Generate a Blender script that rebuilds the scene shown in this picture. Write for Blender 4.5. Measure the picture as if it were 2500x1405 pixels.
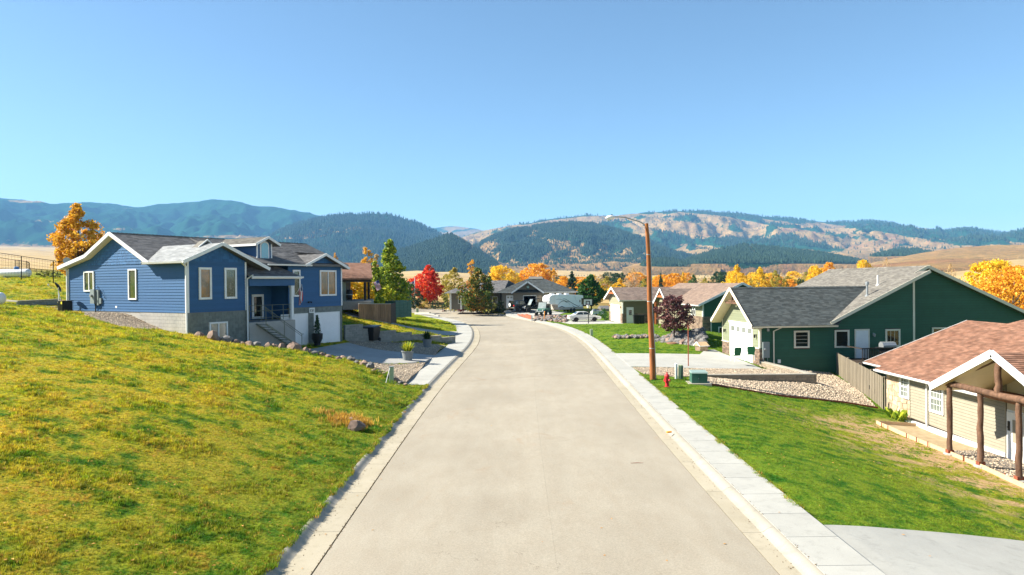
import bpy, bmesh, math, random
import numpy as np
from mathutils import Vector, Matrix, noise as mnoise
random.seed(7); RNG = np.random.default_rng(7)
R = math.radians
sc = bpy.context.scene
for o in list(bpy.data.objects): bpy.data.objects.remove(o)

# ---------------------------------------------------------------- camera
CAM_H = 5.7; FPX = 1667.0; ROLL = R(0.52); PITCH = math.atan(12.5/1667)
cd = bpy.data.cameras.new('camera'); cam = bpy.data.objects.new('camera', cd); sc.collection.objects.link(cam)
cd.sensor_width = 36.0; cd.lens = 24.005; cd.clip_start = 0.3; cd.clip_end = 40000
_x = Vector((math.cos(ROLL), 0, -math.sin(ROLL)))
def _ray(u, v):
    x = (u-1250)/FPX; y = -(v-702.5)/FPX; c, s = math.cos(ROLL), math.sin(ROLL)
    x2 = c*x+s*y; y2 = -s*x+c*y; cp, sp = math.cos(PITCH), math.sin(PITCH)
    return Vector((x2, cp+sp*y2, -sp+cp*y2))
_f = _ray(1250, 702.5).normalized(); _r = (_ray(2250, 702.5)-_ray(1250, 702.5)).normalized(); _u = _r.cross(_f)
cam.matrix_world = Matrix(((_r.x, _u.x, -_f.x, 0), (_r.y, _u.y, -_f.y, 0), (_r.z, _u.z, -_f.z, CAM_H), (0, 0, 0, 1)))
sc.camera = cam
# ---------------------------------------------------------------- world, sun, exposure
SUN_EL = R(37.5); SUN_AZ = math.atan2(-1.0, 0.05)      # azimuth from +Y towards +X: sun at the left, a touch ahead
w = bpy.data.worlds.new('World'); sc.world = w; w.use_nodes = True
wn = w.node_tree.nodes; wn.clear()
sky = wn.new('ShaderNodeTexSky'); sky.sky_type = 'NISHITA'; sky.sun_disc = False
sky.sun_elevation = SUN_EL; sky.sun_rotation = SUN_AZ; sky.altitude = 1300
sky.air_density = 1.0; sky.dust_density = 0.25; sky.ozone_density = 1.5
bg = wn.new('ShaderNodeBackground'); bg.inputs['Strength'].default_value = 0.06
wo = wn.new('ShaderNodeOutputWorld')
tint = wn.new('ShaderNodeMix'); tint.data_type = 'RGBA'; tint.blend_type = 'MULTIPLY'; tint.inputs[0].default_value = 1.0; tint.inputs[7].default_value = (.93, 1.02, 1.01, 1)
w.node_tree.links.new(sky.outputs[0], tint.inputs[6]); w.node_tree.links.new(tint.outputs[2], bg.inputs[0]); w.node_tree.links.new(bg.outputs[0], wo.inputs[0])
sl = bpy.data.lights.new('sun', 'SUN'); sl.energy = 5.0; sl.angle = R(0.5); sl.color = (1.0, 0.93, 0.80)
so = bpy.data.objects.new('sun', sl); sc.collection.objects.link(so)
sdir = Vector((math.sin(SUN_AZ)*math.cos(SUN_EL), math.cos(SUN_AZ)*math.cos(SUN_EL), math.sin(SUN_EL)))
so.rotation_euler = sdir.to_track_quat('Z', 'Y').to_euler(); so.location = (-60, 0, 60)
sc.view_settings.view_transform = 'Standard'; sc.view_settings.look = 'None'
sc.view_settings.exposure = 1.62; sc.view_settings.gamma = 1.0; sc.view_settings.use_curve_mapping = False
sc.cycles.use_denoising = True; sc.cycles.max_bounces = 6; sc.cycles.volume_bounces = 0
sc.cycles.transparent_max_bounces = 8; sc.cycles.use_adaptive_sampling = True

# ---------------------------------------------------------------- helpers
def P(u, v, D):
    return Vector((0, 0, CAM_H)) + _ray(u, v)*D
def GZ(u, v, z):
    r = _ray(u, v); return Vector((0, 0, CAM_H)) + r*((z-CAM_H)/r.z)
def link(o): sc.collection.objects.link(o); return o
def tag(o, label=None, cat=None, group=None, kind=None):
    if label: o['label'] = label
    if cat: o['category'] = cat
    if group: o['group'] = group
    if kind: o['kind'] = kind
    return o
def thing(name, label, cat, loc=(0, 0, 0), rz=0.0, group=None):
    o = bpy.data.objects.new(name, None); o.empty_display_size = .2
    o.location = loc; o.rotation_euler = (0, 0, rz); link(o); return tag(o, label, cat, group)
class MB:
    def __init__(s): s.v = []; s.f = []
    def poly(s, pts): n = len(s.v); s.v += [tuple(p) for p in pts]; s.f.append(tuple(range(n, n+len(pts)))); return s
    def hexa(s, p):     # 4 bottom ccw, 4 top ccw
        n = len(s.v); s.v += [tuple(q) for q in p]
        s.f += [(n+3, n+2, n+1, n), (n+4, n+5, n+6, n+7)] + [(n+i, n+(i+1) % 4, n+4+(i+1) % 4, n+4+i) for i in range(4)]; return s
    def box(s, x0, y0, z0, x1, y1, z1):
        return s.hexa([(x0, y0, z0), (x1, y0, z0), (x1, y1, z0), (x0, y1, z0), (x0, y0, z1), (x1, y0, z1), (x1, y1, z1), (x0, y1, z1)])
    def prism(s, pts, ext):
        n = len(s.v); k = len(pts); e = Vector(ext)
        s.v += [tuple(p) for p in pts] + [tuple(Vector(p)+e) for p in pts]
        s.f.append(tuple(range(n+k-1, n-1, -1))); s.f.append(tuple(range(n+k, n+2*k)))
        s.f += [(n+i, n+(i+1) % k, n+k+(i+1) % k, n+k+i) for i in range(k)]; return s
    def wbox(s, W, s0, s1, o0, o1, z0, z1):
        return s.hexa([W(s0, o0, z0), W(s1, o0, z0), W(s1, o1, z0), W(s0, o1, z0), W(s0, o0, z1), W(s1, o0, z1), W(s1, o1, z1), W(s0, o1, z1)])
    def beam(s, a, b, w, h, up=(0, 0, 1)):      # a box along a->b, w wide, h tall, centred
        a = Vector(a); b = Vector(b); d = (b-a).normalized(); u = Vector(up)
        sd = d.cross(u).normalized(); u = sd.cross(d).normalized()
        q = [a-sd*w/2-u*h/2, a+sd*w/2-u*h/2, b+sd*w/2-u*h/2, b-sd*w/2-u*h/2]
        return s.hexa(q + [p+u*h for p in q])
    def tube(s, pts, rad, n=8, cap=True):
        pts = [Vector(p) for p in pts]; rad = rad if hasattr(rad, '__len__') else [rad]*len(pts); base = len(s.v)
        for i, p in enumerate(pts):
            d = (pts[min(i+1, len(pts)-1)]-pts[max(i-1, 0)]).normalized()
            a = Vector((0, 0, 1)) if abs(d.z) < .9 else Vector((1, 0, 0))
            x = d.cross(a).normalized(); y = d.cross(x)
            for k in range(n):
                t = 2*math.pi*k/n; s.v.append(tuple(p+(x*math.cos(t)+y*math.sin(t))*rad[i]))
        for i in range(len(pts)-1):
            for k in range(n):
                a = base+i*n+k; b = base+i*n+(k+1) % n; s.f.append((a, b, b+n, a+n))
        if cap: s.f.append(tuple(base+k for k in range(n))[::-1]); s.f.append(tuple(base+(len(pts)-1)*n+k for k in range(n)))
        return s
    def lathe(s, prof, c=(0, 0, 0), n=16, axis='z'):      # prof [(r,z)...]
        base = len(s.v)
        for r, z in prof:
            for k in range(n):
                t = 2*math.pi*k/n; q = (r*math.cos(t), r*math.sin(t), z)
                if axis == 'x': q = (z, q[0], q[1])
                if axis == 'y': q = (q[0], z, q[1])
                s.v.append((c[0]+q[0], c[1]+q[1], c[2]+q[2]))
        for i in range(len(prof)-1):
            for k in range(n):
                a = base+i*n+k; b = base+i*n+(k+1) % n; s.f.append((a, b, b+n, a+n))
        s.f.append(tuple(base+k for k in range(n))[::-1]); s.f.append(tuple(base+(len(prof)-1)*n+k for k in range(n)))
        return s
    def mesh(s, name):
        me = bpy.data.meshes.new(name); me.from_pydata(s.v, [], s.f)
        bm = bmesh.new(); bm.from_mesh(me); bmesh.ops.recalc_face_normals(bm, faces=bm.faces); bm.to_mesh(me); bm.free()
        return me
    def put(s, name, mat, parent=None, smooth=False, label=None, kind=None, bevel=0):
        me = s.mesh(name); me.materials.append(mat)
        if bevel:
            bm = bmesh.new(); bm.from_mesh(me)
            bmesh.ops.bevel(bm, geom=list(bm.edges), offset=bevel, segments=2, affect='EDGES', profile=.5, clamp_overlap=True); bm.to_mesh(me); bm.free()
        if smooth: me.polygons.foreach_set('use_smooth', [True]*len(me.polygons))
        o = bpy.data.objects.new(name, me); link(o); o.parent = parent
        if smooth and smooth != 'all':
            try: me.set_sharp_from_angle(angle=R(40))
            except Exception: pass
        if label: o['label'] = label
        if kind: o['kind'] = kind
        return o
def WF(ox, oy, ang):       # wall frame: s along ang (degrees), outward = to the right of s
    dx, dy = math.cos(R(ang)), math.sin(R(ang)); nx, ny = dy, -dx
    return lambda s, o, z: (ox+dx*s+nx*o, oy+dy*s+ny*o, z)
def share(name, me, parent, loc=(0, 0, 0), rot=(0, 0, 0), scale=(1, 1, 1)):
    o = bpy.data.objects.new(name, me); link(o); o.parent = parent; o.location = loc; o.rotation_euler = rot; o.scale = scale; return o
def children(o): return [c for c in bpy.data.objects if c.parent == o]
def tree_kids():
    k = {}
    for c in bpy.data.objects:
        if c.parent: k.setdefault(c.parent.name, []).append(c)
    return k
def copy_tree(o, loc=None, rz=None, scale=None, label=None, kids=None, parent=None):
    kids = kids or tree_kids()
    c = o.copy(); link(c); c.parent = parent
    if loc is not None: c.location = loc
    if rz is not None: c.rotation_euler = (0, 0, rz)
    if scale is not None: c.scale = scale if hasattr(scale, '__len__') else (scale,)*3
    if label: c['label'] = label
    for ch in kids.get(o.name, []): copy_tree(ch, kids=kids, parent=c)
    return c
def np_mesh(name, V, F, mat=None, smooth=False):
    me = bpy.data.meshes.new(name); V = np.asarray(V, np.float32); F = np.asarray(F, np.int32); k = F.shape[1]
    me.vertices.add(len(V)); me.vertices.foreach_set('co', V.ravel())
    me.loops.add(F.size); me.loops.foreach_set('vertex_index', F.ravel())
    me.polygons.add(len(F)); me.polygons.foreach_set('loop_start', np.arange(0, F.size, k, dtype=np.int32))
    try: me.polygons.foreach_set('loop_total', np.full(len(F), k, np.int32))
    except Exception: pass
    if smooth: me.polygons.foreach_set('use_smooth', np.ones(len(F), bool))
    me.update(calc_edges=True); me.validate()
    if mat: me.materials.append(mat)
    return me
def point_attr(me, name, arr):
    a = me.attributes.new(name, 'FLOAT', 'POINT'); a.data.foreach_set('value', np.asarray(arr, np.float32))

# ---------------------------------------------------------------- materials
def srgb(h):
    h = h.lstrip('#'); return tuple(((int(h[i:i+2], 16)/255+.055)/1.055)**2.4 if int(h[i:i+2], 16) > 10 else int(h[i:i+2], 16)/255/12.92 for i in (0, 2, 4))+(1,)
def C(c): return srgb(c) if isinstance(c, str) else tuple(c)+(1,)*(4-len(c))
class NT:
    def __init__(s, name):
        s.m = bpy.data.materials.new(name); s.m.use_nodes = True; s.t = s.m.node_tree; s.n = s.t.nodes
        s.b = s.n['Principled BSDF']; s.b.inputs['Specular IOR Level'].default_value = .3
    def new(s, t, **k):
        n = s.n.new(t)
        for a, v in k.items(): setattr(n, a, v)
        return n
    def L(s, a, b): s.t.links.new(a, b)
    def pos(s, kind='world'):
        if kind == 'world': return s.new('ShaderNodeNewGeometry').outputs['Position']
        return s.new('ShaderNodeTexCoord').outputs['Object']
    def noise(s, scale, detail=4, rough=.55, vec=None, stretch=None, dist=0, kind='world'):
        v = vec or s.pos(kind)
        if stretch:
            mp = s.new('ShaderNodeMapping'); mp.inputs['Scale'].default_value = stretch; s.L(v, mp.inputs[0]); v = mp.outputs[0]
        n = s.new('ShaderNodeTexNoise'); n.inputs['Scale'].default_value = scale; n.inputs['Detail'].default_value = detail
        n.inputs['Roughness'].default_value = rough; n.inputs['Distortion'].default_value = dist; s.L(v, n.inputs['Vector']); return n.outputs['Fac']
    def ramp(s, fac, stops, interp='LINEAR'):
        r = s.new('ShaderNodeValToRGB'); r.color_ramp.interpolation = interp; e = r.color_ramp.elements
        while len(e) < len(stops): e.new(.5)
        for i, (p, c) in enumerate(stops): e[i].position = p; e[i].color = C(c) if not isinstance(c, (int, float)) else (c, c, c, 1)
        s.L(fac, r.inputs[0]); return r.outputs[0]
    def mix(s, fac, a, b, mode='MIX'):
        n = s.new('ShaderNodeMix', data_type='RGBA', blend_type=mode)
        for sock, val in ((n.inputs[0], fac), (n.inputs[6], a), (n.inputs[7], b)):
            if isinstance(val, (int, float)): sock.default_value = val
            elif isinstance(val, (tuple, list, str)): sock.default_value = C(val)
            else: s.L(val, sock)
        return n.outputs[2]
    def math(s, op, a, b=0, clamp=False):
        n = s.new('ShaderNodeMath', operation=op, use_clamp=clamp)
        for sock, val in ((n.inputs[0], a), (n.inputs[1], b)):
            if isinstance(val, (int, float)): sock.default_value = val
            else: s.L(val, sock)
        return n.outputs[0]
    def attr(s, name): n = s.new('ShaderNodeAttribute'); n.attribute_name = name; return n.outputs['Fac']
    def bump(s, h, strength=.3, dist=.02):
        b = s.new('ShaderNodeBump'); b.inputs['Strength'].default_value = strength; b.inputs['Distance'].default_value = dist
        s.L(h, b.inputs['Height']); s.L(b.outputs[0], s.b.inputs['Normal']); return b
    def col(s, c):
        if isinstance(c, (tuple, list, str)): s.b.inputs['Base Color'].default_value = C(c)
        else: s.L(c, s.b.inputs['Base Color'])
def mat(name, c1, c2=None, scale=3, rough=.8, metal=0, bump=0, bscale=40, rnd=0, island=0, spec=.3, stretch=None, grime=0, kind='world'):
    """c1/c2 mixed by noise; rnd = per-object value variation, island = per-piece variation"""
    n = NT(name); c = C(c1)
    if c2: c = n.mix(n.ramp(n.noise(scale, 5, .6, stretch=stretch, kind=kind), [(.32, 0.), (.68, 1.)]), c1, c2)
    if rnd or island:
        src = n.new('ShaderNodeObjectInfo').outputs['Random'] if rnd else n.new('ShaderNodeNewGeometry').outputs['Random Per Island']
        a = rnd or island; mr = n.new('ShaderNodeMapRange'); mr.inputs[3].default_value = 1-a; mr.inputs[4].default_value = 1+a*.8
        n.L(src, mr.inputs[0]); hs = n.new('ShaderNodeHueSaturation'); n.L(mr.outputs[0], hs.inputs['Value'])
        if isinstance(c, tuple): hs.inputs['Color'].default_value = c
        else: n.L(c, hs.inputs['Color'])
        c = hs.outputs[0]
    if grime:
        g = n.ramp(n.noise(1.3, 6, .65), [(.35, 1-grime), (.65, 1.)]); c = n.mix(1.0, c, g, 'MULTIPLY')
    n.col(c); n.b.inputs['Roughness'].default_value = rough; n.b.inputs['Metallic'].default_value = metal
    n.b.inputs['Specular IOR Level'].default_value = spec
    if bump: n.bump(n.noise(bscale, 4, .6, kind=kind), .5, bump)
    return n.m
def leafmat(name, cols, transl=.35, nscale=.5, sat=1.0):
    """leaf colours: one draw per leaf mixed with slow drift through the crown"""
    n = NT(name); g = n.new('ShaderNodeNewGeometry').outputs['Random Per Island']
    k = len(cols); a = n.math('ADD', n.math('MULTIPLY', g, .55), n.math('MULTIPLY', n.math('SUBTRACT', n.noise(nscale, 3, .6), .25), .9))
    c = n.ramp(a, [((i+.5)/k, cc) for i, cc in enumerate(cols)])
    n.col(c); n.b.inputs['Roughness'].default_value = .55; n.b.inputs['Specular IOR Level'].default_value = .25
    tr = n.new('ShaderNodeBsdfTranslucent'); n.L(c, tr.inputs[0]); mx = n.new('ShaderNodeMixShader'); mx.inputs[0].default_value = transl
    n.L(n.b.outputs[0], mx.inputs[1]); n.L(tr.outputs[0], mx.inputs[2]); n.L(mx.outputs[0], n.n['Material Output'].inputs[0])
    return n.m
def glassmat(name, c, rough=.06, c2=None):
    n = NT(name)
    n.col(n.mix(n.ramp(n.noise(1.1, 3, .6), [(.4, 0.), (.6, 1.)]), c, c2) if c2 else c)
    n.b.inputs['Roughness'].default_value = rough; n.b.inputs['Specular IOR Level'].default_value = .9; n.b.inputs['Coat Weight'].default_value = .6; n.b.inputs['Coat Roughness'].default_value = .02
    return n.m
M = {}
M['white'] = mat('white_trim_paint', (.78, .78, .76), (.70, .70, .68), 2, .45, bump=.002)
M['cream'] = mat('cream_trim_paint', (.72, .66, .52), (.66, .60, .47), 2, .5)
M['blue'] = mat('blue_siding', (.032, .108, .24), (.028, .096, .215), 3, .55, bump=.003, bscale=25, rnd=.07, stretch=(1, 1, 6))
M['blue_shake'] = mat('blue_shake_siding', (.036, .125, .28), None, 3, .6, island=.22)
M['block'] = mat('grey_concrete_block', (.19, .21, .19), (.14, .155, .14), 4, .9, bump=.008, bscale=60, rnd=.14)
M['mortar'] = mat('mortar', (.20, .20, .19), None, 4, .95)
M['concrete'] = mat('cast_concrete', (.42, .40, .36), (.34, .33, .30), .9, .88, bump=.006, bscale=90, grime=.12)
M['roof_grey'] = mat('grey_shingle', (.125, .125, .13), (.165, .16, .158), 1.5, .95, island=.32, bump=.01, bscale=120)
M['roof_charcoal'] = mat('charcoal_shingle', (.05, .06, .062), (.07, .08, .08), 1.5, .95, island=.36, bump=.01, bscale=120)
M['roof_taupe'] = mat('taupe_shingle', (.17, .125, .105), (.21, .16, .13), 1.5, .95, island=.28, bump=.01, bscale=120)
M['roof_weather'] = mat('weathered_grey_shingle', (.15, .14, .125), (.19, .178, .155), 1.5, .95, island=.30, bump=.01, bscale=120)
M['roof_red'] = mat('red_brown_shingle', (.165, .078, .048), (.27, .145, .095), 2.2, .95, island=.30, bump=.01, bscale=120)
M['green'] = mat('dark_green_siding', (.031, .11, .062), (.027, .097, .054), 2, .6, bump=.003, bscale=25, rnd=.06)
M['sage'] = mat('sage_green_siding', (.205, .225, .145), (.19, .208, .132), 2, .6, rnd=.05)
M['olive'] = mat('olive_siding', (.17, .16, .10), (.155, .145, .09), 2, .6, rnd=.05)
M['olive_lit'] = mat('sunlit_pale_olive_siding', (.28, .265, .18), (.26, .245, .165), 2, .6, rnd=.05)  # olive siding with sunlight put into its colour for the street-side walls
M['tan'] = mat('tan_siding', (.29, .265, .20), (.26, .235, .18), 3, .6, bump=.002, rnd=.035)
M['greysid'] = mat('taupe_grey_siding', (.19, .17, .14), (.17, .155, .13), 2, .65, rnd=.05)
M['soffit'] = mat('tan_soffit', (.60, .50, .30), (.55, .46, .28), 3, .6)
M['brownwood'] = mat('rough_brown_log', (.21, .115, .07), (.09, .048, .03), 9, .85, bump=.05, bscale=11, stretch=(1, 1, .18), grime=.35)
M['timber'] = mat('orange_stained_timber', (.42, .14, .045), (.30, .09, .03), 6, .6)
M['darkwood'] = mat('dark_timber_and_gap_shade', (.035, .025, .018), None, 6, .7)  # also backs gapped siding, where its dark tone paints shadow lines
M['fence'] = mat('weathered_fence_board', (.24, .205, .15), (.19, .16, .115), 5, .85, bump=.004, bscale=30, rnd=.16, stretch=(1, 1, .2))
M['fence_brown'] = mat('brown_fence_board', (.28, .165, .085), (.18, .11, .06), 5, .85, rnd=.22, stretch=(1, 1, .2))
M['steel'] = mat('galvanised_metal', (.36, .38, .39), (.30, .32, .33), 4, .45, .6)
M['rail'] = mat('grey_green_railing', (.16, .17, .13), None, 4, .5, .3)
M['black'] = mat('black_plastic', (.012, .013, .014), None, 4, .45)
M['matt_black'] = mat('matt_black_metal', (.012, .012, .012), None, 4, 1.0, spec=0)
M['tyre'] = mat('tyre_rubber', (.018, .018, .018), None, 4, .85)
M['darkgap'] = mat('dark_interior', (.006, .006, .006), None, 4, .9)
M['glass'] = glassmat('dark_window_glass', (.012, .018, .016), .05, (.03, .028, .018))
M['glass_amber'] = glassmat('window_glass_amber_reflection', (.11, .055, .010), .16, (.30, .12, .015))  # orange tree reflections painted into the pane colour
M['glass_green'] = glassmat('green_glass_with_tree_reflection', (.02, .05, .022), .1, (.06, .075, .03))  # green tree reflections painted into blue house panes; plain green in the tan arch
M['glass_pale'] = glassmat('pale_curtained_glass', (.22, .26, .25), .15, (.34, .38, .36))
M['glass_grey'] = glassmat('grey_blind_glass', (.15, .17, .15), .2, (.19, .21, .19))
M['glass_sky'] = glassmat('sky_blue_glass', (.10, .32, .42), .1)
M['door_white'] = mat('white_garage_door', (.80, .80, .80), (.75, .75, .75), 2, .4)
M['red'] = mat('hydrant_red_paint', (.50, .018, .02), (.34, .012, .016), 9, .5, bump=.003)
M['utilgreen'] = mat('utility_green_paint', (.045, .13, .095), (.04, .11, .08), 6, .55)
M['palegreen'] = mat('faded_pale_green_plastic', (.42, .47, .30), (.36, .41, .26), 6, .6)
M['greychrome'] = mat('meter_box_grey', (.22, .26, .26), None, 4, .5, .2)
M['yellow'] = mat('yellow_label', (.65, .55, .02), None, 4, .6)
M['orange'] = mat('orange_marker', (.75, .28, .01), None, 4, .6)
M['polewood'] = mat('street_pole_wood', (.36, .13, .035), (.17, .06, .022), 9, .8, bump=.01, bscale=20, stretch=(1, 1, .12))
M['planter'] = mat('grey_planter', (.19, .21, .22), (.16, .18, .19), 4, .7)
M['bluepot'] = mat('blue_ceramic_pot', (.10, .20, .42), None, 4, .4)
M['car_white'] = mat('pearl_car_paint', (.66, .64, .60), None, 4, .25, .1, spec=.6)
M['rv_white'] = mat('rv_white_shell', (.82, .83, .84), (.78, .80, .82), 1.2, .35)
M['rv_dark'] = mat('rv_graphic', (.035, .05, .075), None, 4, .4)
M['rv_belly'] = mat('rv_belly_taupe', (.42, .37, .32), None, 4, .5)
M['jeep'] = mat('black_car_paint', (.012, .016, .018), None, 4, .25, spec=.6)
M['chrome'] = mat('bright_metal', (.7, .7, .7), None, 4, .25, .9)
M['tail'] = mat('red_lamp_lens', (.6, .01, .01), None, 4, .3)
M['lamp_lens'] = mat('clear_lamp_lens', (.6, .6, .55), None, 4, .2)
M['flag_red'] = mat('flag_red', (.50, .03, .04), None, 4, .8); M['flag_white'] = mat('flag_white', (.72, .72, .72), None, 4, .8); M['flag_blue'] = mat('flag_blue', (.02, .035, .16), None, 4, .8)
M['dish'] = mat('dish_grey', (.38, .42, .46), None, 4, .45)
M['tank'] = mat('white_tank_paint', (.74, .76, .80), (.66, .68, .72), 1, .4)
M['chair'] = mat('green_chair_plastic', (.012, .12, .045), None, 4, .4)
M['rust'] = mat('rust_edging', (.24, .07, .035), None, 4, .9)
M['lumber'] = mat('new_form_lumber', (.60, .42, .25), (.50, .34, .2), 7, .8, stretch=(.3, 1, 1))
M['stucco'] = mat('house_wrap_panel', (.52, .45, .34), (.46, .40, .30), 1.5, .8)
M['bark'] = mat('tree_bark', (.10, .075, .055), (.16, .13, .10), 8, .9, bump=.01, bscale=20, kind='obj')
M['barkpale'] = mat('pale_tree_bark', (.34, .31, .26), (.22, .19, .15), 8, .9, kind='obj')
M['rock'] = mat('pink_tan_boulder', (.30, .20, .15), (.17, .125, .10), 3.5, .9, bump=.03, bscale=9, rnd=.22, kind='obj')
M['rock_grey'] = mat('grey_boulder', (.20, .19, .18), (.09, .085, .085), 3.5, .9, bump=.03, bscale=9, rnd=.25, kind='obj')
M['stonev'] = mat('flagstone_veneer', (.55, .40, .25), (.42, .31, .22), 4, .85, bump=.01, bscale=20, rnd=.28)
M['ledge'] = mat('brown_ledgestone', (.26, .17, .11), (.15, .12, .10), 6, .9, rnd=.4)
M['skylight'] = glassmat('skylight_glass', (.03, .05, .08))
# ================================================================ ROAD LAYOUT
def catmull(pts, n):
    p = np.array(pts, float); d = np.r_[0, np.cumsum(np.hypot(*np.diff(p, axis=0).T))]
    # natural cubic through the points by arc length
    def nat(x, y, q):
        k = len(x); h = np.diff(x); A = np.eye(k); b = np.zeros(k)
        for i in range(1, k-1):
            A[i, i-1] = h[i-1]; A[i, i] = 2*(h[i-1]+h[i]); A[i, i+1] = h[i]; b[i] = 6*((y[i+1]-y[i])/h[i]-(y[i]-y[i-1])/h[i-1])
        m = np.linalg.solve(A, b); j = np.clip(np.searchsorted(x, q)-1, 0, k-2); t = q-x[j]
        return y[j]+t*((y[j+1]-y[j])/h[j]-h[j]*(2*m[j]+m[j+1])/6)+t*t*m[j]/2+t**3*(m[j+1]-m[j])/(6*h[j])
    q = np.linspace(0, d[-1], n); return np.c_[nat(d, p[:, 0], q), nat(d, p[:, 1], q)]
NS = 500
EL = catmull([(-4.0, -60), (-4.0, -30), (-4.0, 0), (-4.0, 15), (-3.9, 35), (-3.5, 50), (-3.2, 63), (-3.7, 77), (-6.0, 96), (-10, 110), (-15.6, 123), (-24, 135), (-36, 147), (-60, 165), (-90, 182)], NS)
ER = catmull([(5.1, -60), (5.1, -30), (5.1, 0), (5.15, 15), (5.6, 35), (6.0, 48), (6.3, 60), (6.2, 72), (5.2, 85), (1.8, 102.5), (-2.5, 118), (-8.5, 134), (-17.5, 148), (-27, 158), (-50, 176), (-80, 195)], NS)
def normals(E):
    g = np.gradient(E, axis=0); g /= np.hypot(g[:, 0], g[:, 1])[:, None]; return np.c_[g[:, 1], -g[:, 0]]     # to the right
NL = -normals(EL); NR = normals(ER)
CL = (EL+ER)/2; HW = np.hypot(*(ER-EL).T)/2
KERB_L = .87; KERB_R = .74; KZ = .12
def iy(E, y): return int(np.argmin(np.abs(E[:, 1]-y)))
def arc_i(E, y): return iy(E, y)

# ================================================================ GROUND HEIGHT
ctl = []
for i in range(40, NS-20, 16):
    if EL[i][1] < 175:
        if 38 < EL[i][1] < 122: p = EL[i]+NL[i]*2.9; ctl.append((p[0], p[1], .13))
        if -10 < ER[i][1] < 92: p = ER[i]+NR[i]*2.3; ctl.append((p[0], p[1], .13))
        p = EL[i]+NL[i]*1.15; ctl.append((p[0], p[1], KZ)); p = ER[i]+NR[i]*1.1; ctl.append((p[0], p[1], KZ))
ctl += [(-8.2, 11, .95), (-13, 0, 2.2), (-12, 20, 2.0), (-20, 18, 3.6), (-22, 0, 3.9), (-30, 30, 4.75), (-20, -30, 3.5), (-45, 0, 5.6), (-45, 40, 5.3), (-36, 44, 4.75), (-12, 30, 1.75), (-19, 28, 3.25),
  (-30.5, 42.5, 4.42), (-27.6, 42.4, 3.98), (-24.6, 40.6, 3.50), (-20.8, 38.2, 3.1), (-21.5, 38, 3.35), (-18.0, 36.6, 2.85), (-15.9, 38.2, 2.3), (-13.4, 40.5, 1.75), (-11.8, 42.0, 1.45), (-10.0, 42.2, 1.0), (-6.9, 37.0, .38), (-8.4, 33, .95),
  (-29.5, 45, 4.15), (-23.5, 41.5, 4.0), (-19.8, 38.6, 3.3),
  (-13.6, 47, 1.5), (-12.3, 49.5, 1.5), (-9.3, 46, .85), (-9.2, 52, 1.0), (-7, 46.5, .38), (-6.8, 55.0, .42), (-17, 43, 1.6),
  (-14, 55, 2.7), (-9, 62, 1.1), (-14.5, 60, 3.0), (-10, 70, 1.4), (-17, 66, 3.6), (-22, 66, 4.2), (-16, 76, 2.0), (-9, 84, .7), (-16, 92, 1.2), (-26, 62, 4.7), (-26, 85, 3.2), (-24, 110, 1.2),
  (-36, 52, 4.9), (-56, 75, 6.7), (-44, 62, 6.4), (-40, 55, 5.7), (-52, 62, 6.5), (-50, 100, 6.6), (-80, 80, 7.5), (-70, 30, 6.8), (-90, 130, 8), (-45, 140, 4), (-32, 56, 4.9), (-38, 75, 5.9),
  (-20, 125, .5), (-12, 142, .6), (0, 119, .95), (-11, 122, 1.5), (0, 130, 1.2), (6, 121, .75), (12, 121, .5), (12, 135, .7), (7.6, 107, .3), (14, 106, .1), (8, 97, .12), (13, 96, .1), (-24, 168, .4), (-5, 150, 1), (-25, 185, 2), (20, 120, -.2),
  (14, 87, .35), (20, 82, .35), (10, 80, .3), (14, 72, .75), (19.6, 69, .5), (17.5, 62, .95), (12, 66, .55), (15.7, 56.5, .1), (12, 59.5, .12), (11, 54, .1), (18, 59, .0), (24, 66, -.1), (24, 58, -.6), (30, 75, -.5),
  (17.2, 48, -.3), (17, 55, -.12), (13, 50, 0), (22.6, 48.2, -.9), (26, 47, -1.25), (14, 43, -.2), (11.6, 40.9, -.08), (18.3, 41, -.58), (10.6, 37.3, .02), (20.6, 38.5, -1.62), (15.4, 38, -.85), (20, 43, -1.05), (24, 43, -1.5),
  (21, 37, -1.85), (21, 29, -1.95), (18.5, 25, -1.85), (18.4, 34, -1.75), (14, 28, -1.05), (13.4, 17.8, -1.12), (9.4, 16.6, -.42), (25, 12, -2.6), (10, 0, -.35), (20, -20, -1.5), (25, 25, -2.1), (30, 40, -1.9), (45, 50, -2.5), (45, 20, -3), (45, 85, -2), (60, 120, -2), (30, 110, -.8), (80, 60, -4), (11, 30, -.35), (15, 33, -1.2)]
ctl = [p for p in ctl if not (p[0] < -9.5 and 37.5 < p[1] < 43 and p[2] < 3.6)]
ctl = [(p[0]*1.107, p[1]*1.107, CAM_H-(CAM_H-p[2])*1.107) if (p[0] < -9 and 38 < p[1] < 72) else p for p in ctl]
ctl += [tuple(P(u_, v_, d_)) for u_, v_, d_ in ((500, 829, 41.2), (553, 838, 41.3), (600, 844, 41.4), (654, 851, 41.6), (700, 855, 41.8))]
ctl += [(-19.85, 41.2, 2.72), (-22.6, 41.6, 3.1), (-12.9, 42.3, 1.58), (-10.2, 42.3, .96), (-8.4, 40.6, .74), (-14.2, 46, 1.15), (-12, 45.5, 1.05), (-18, 44, 1.9), (-25.5, 44.5, 3.6)]
ctl = np.array(ctl)
def _phi(r2): return np.where(r2 > 1e-9, .5*r2*np.log(r2+1e-12), 0)
_n = len(ctl); _K = _phi(((ctl[:, None, :2]-ctl[None, :, :2])**2).sum(-1)) + np.eye(_n)*.7
_Pm = np.c_[np.ones(_n), ctl[:, :2]]; _A = np.block([[_K, _Pm], [_Pm.T, np.zeros((3, 3))]])
_w = np.linalg.solve(_A, np.r_[ctl[:, 2], 0, 0, 0])
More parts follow.
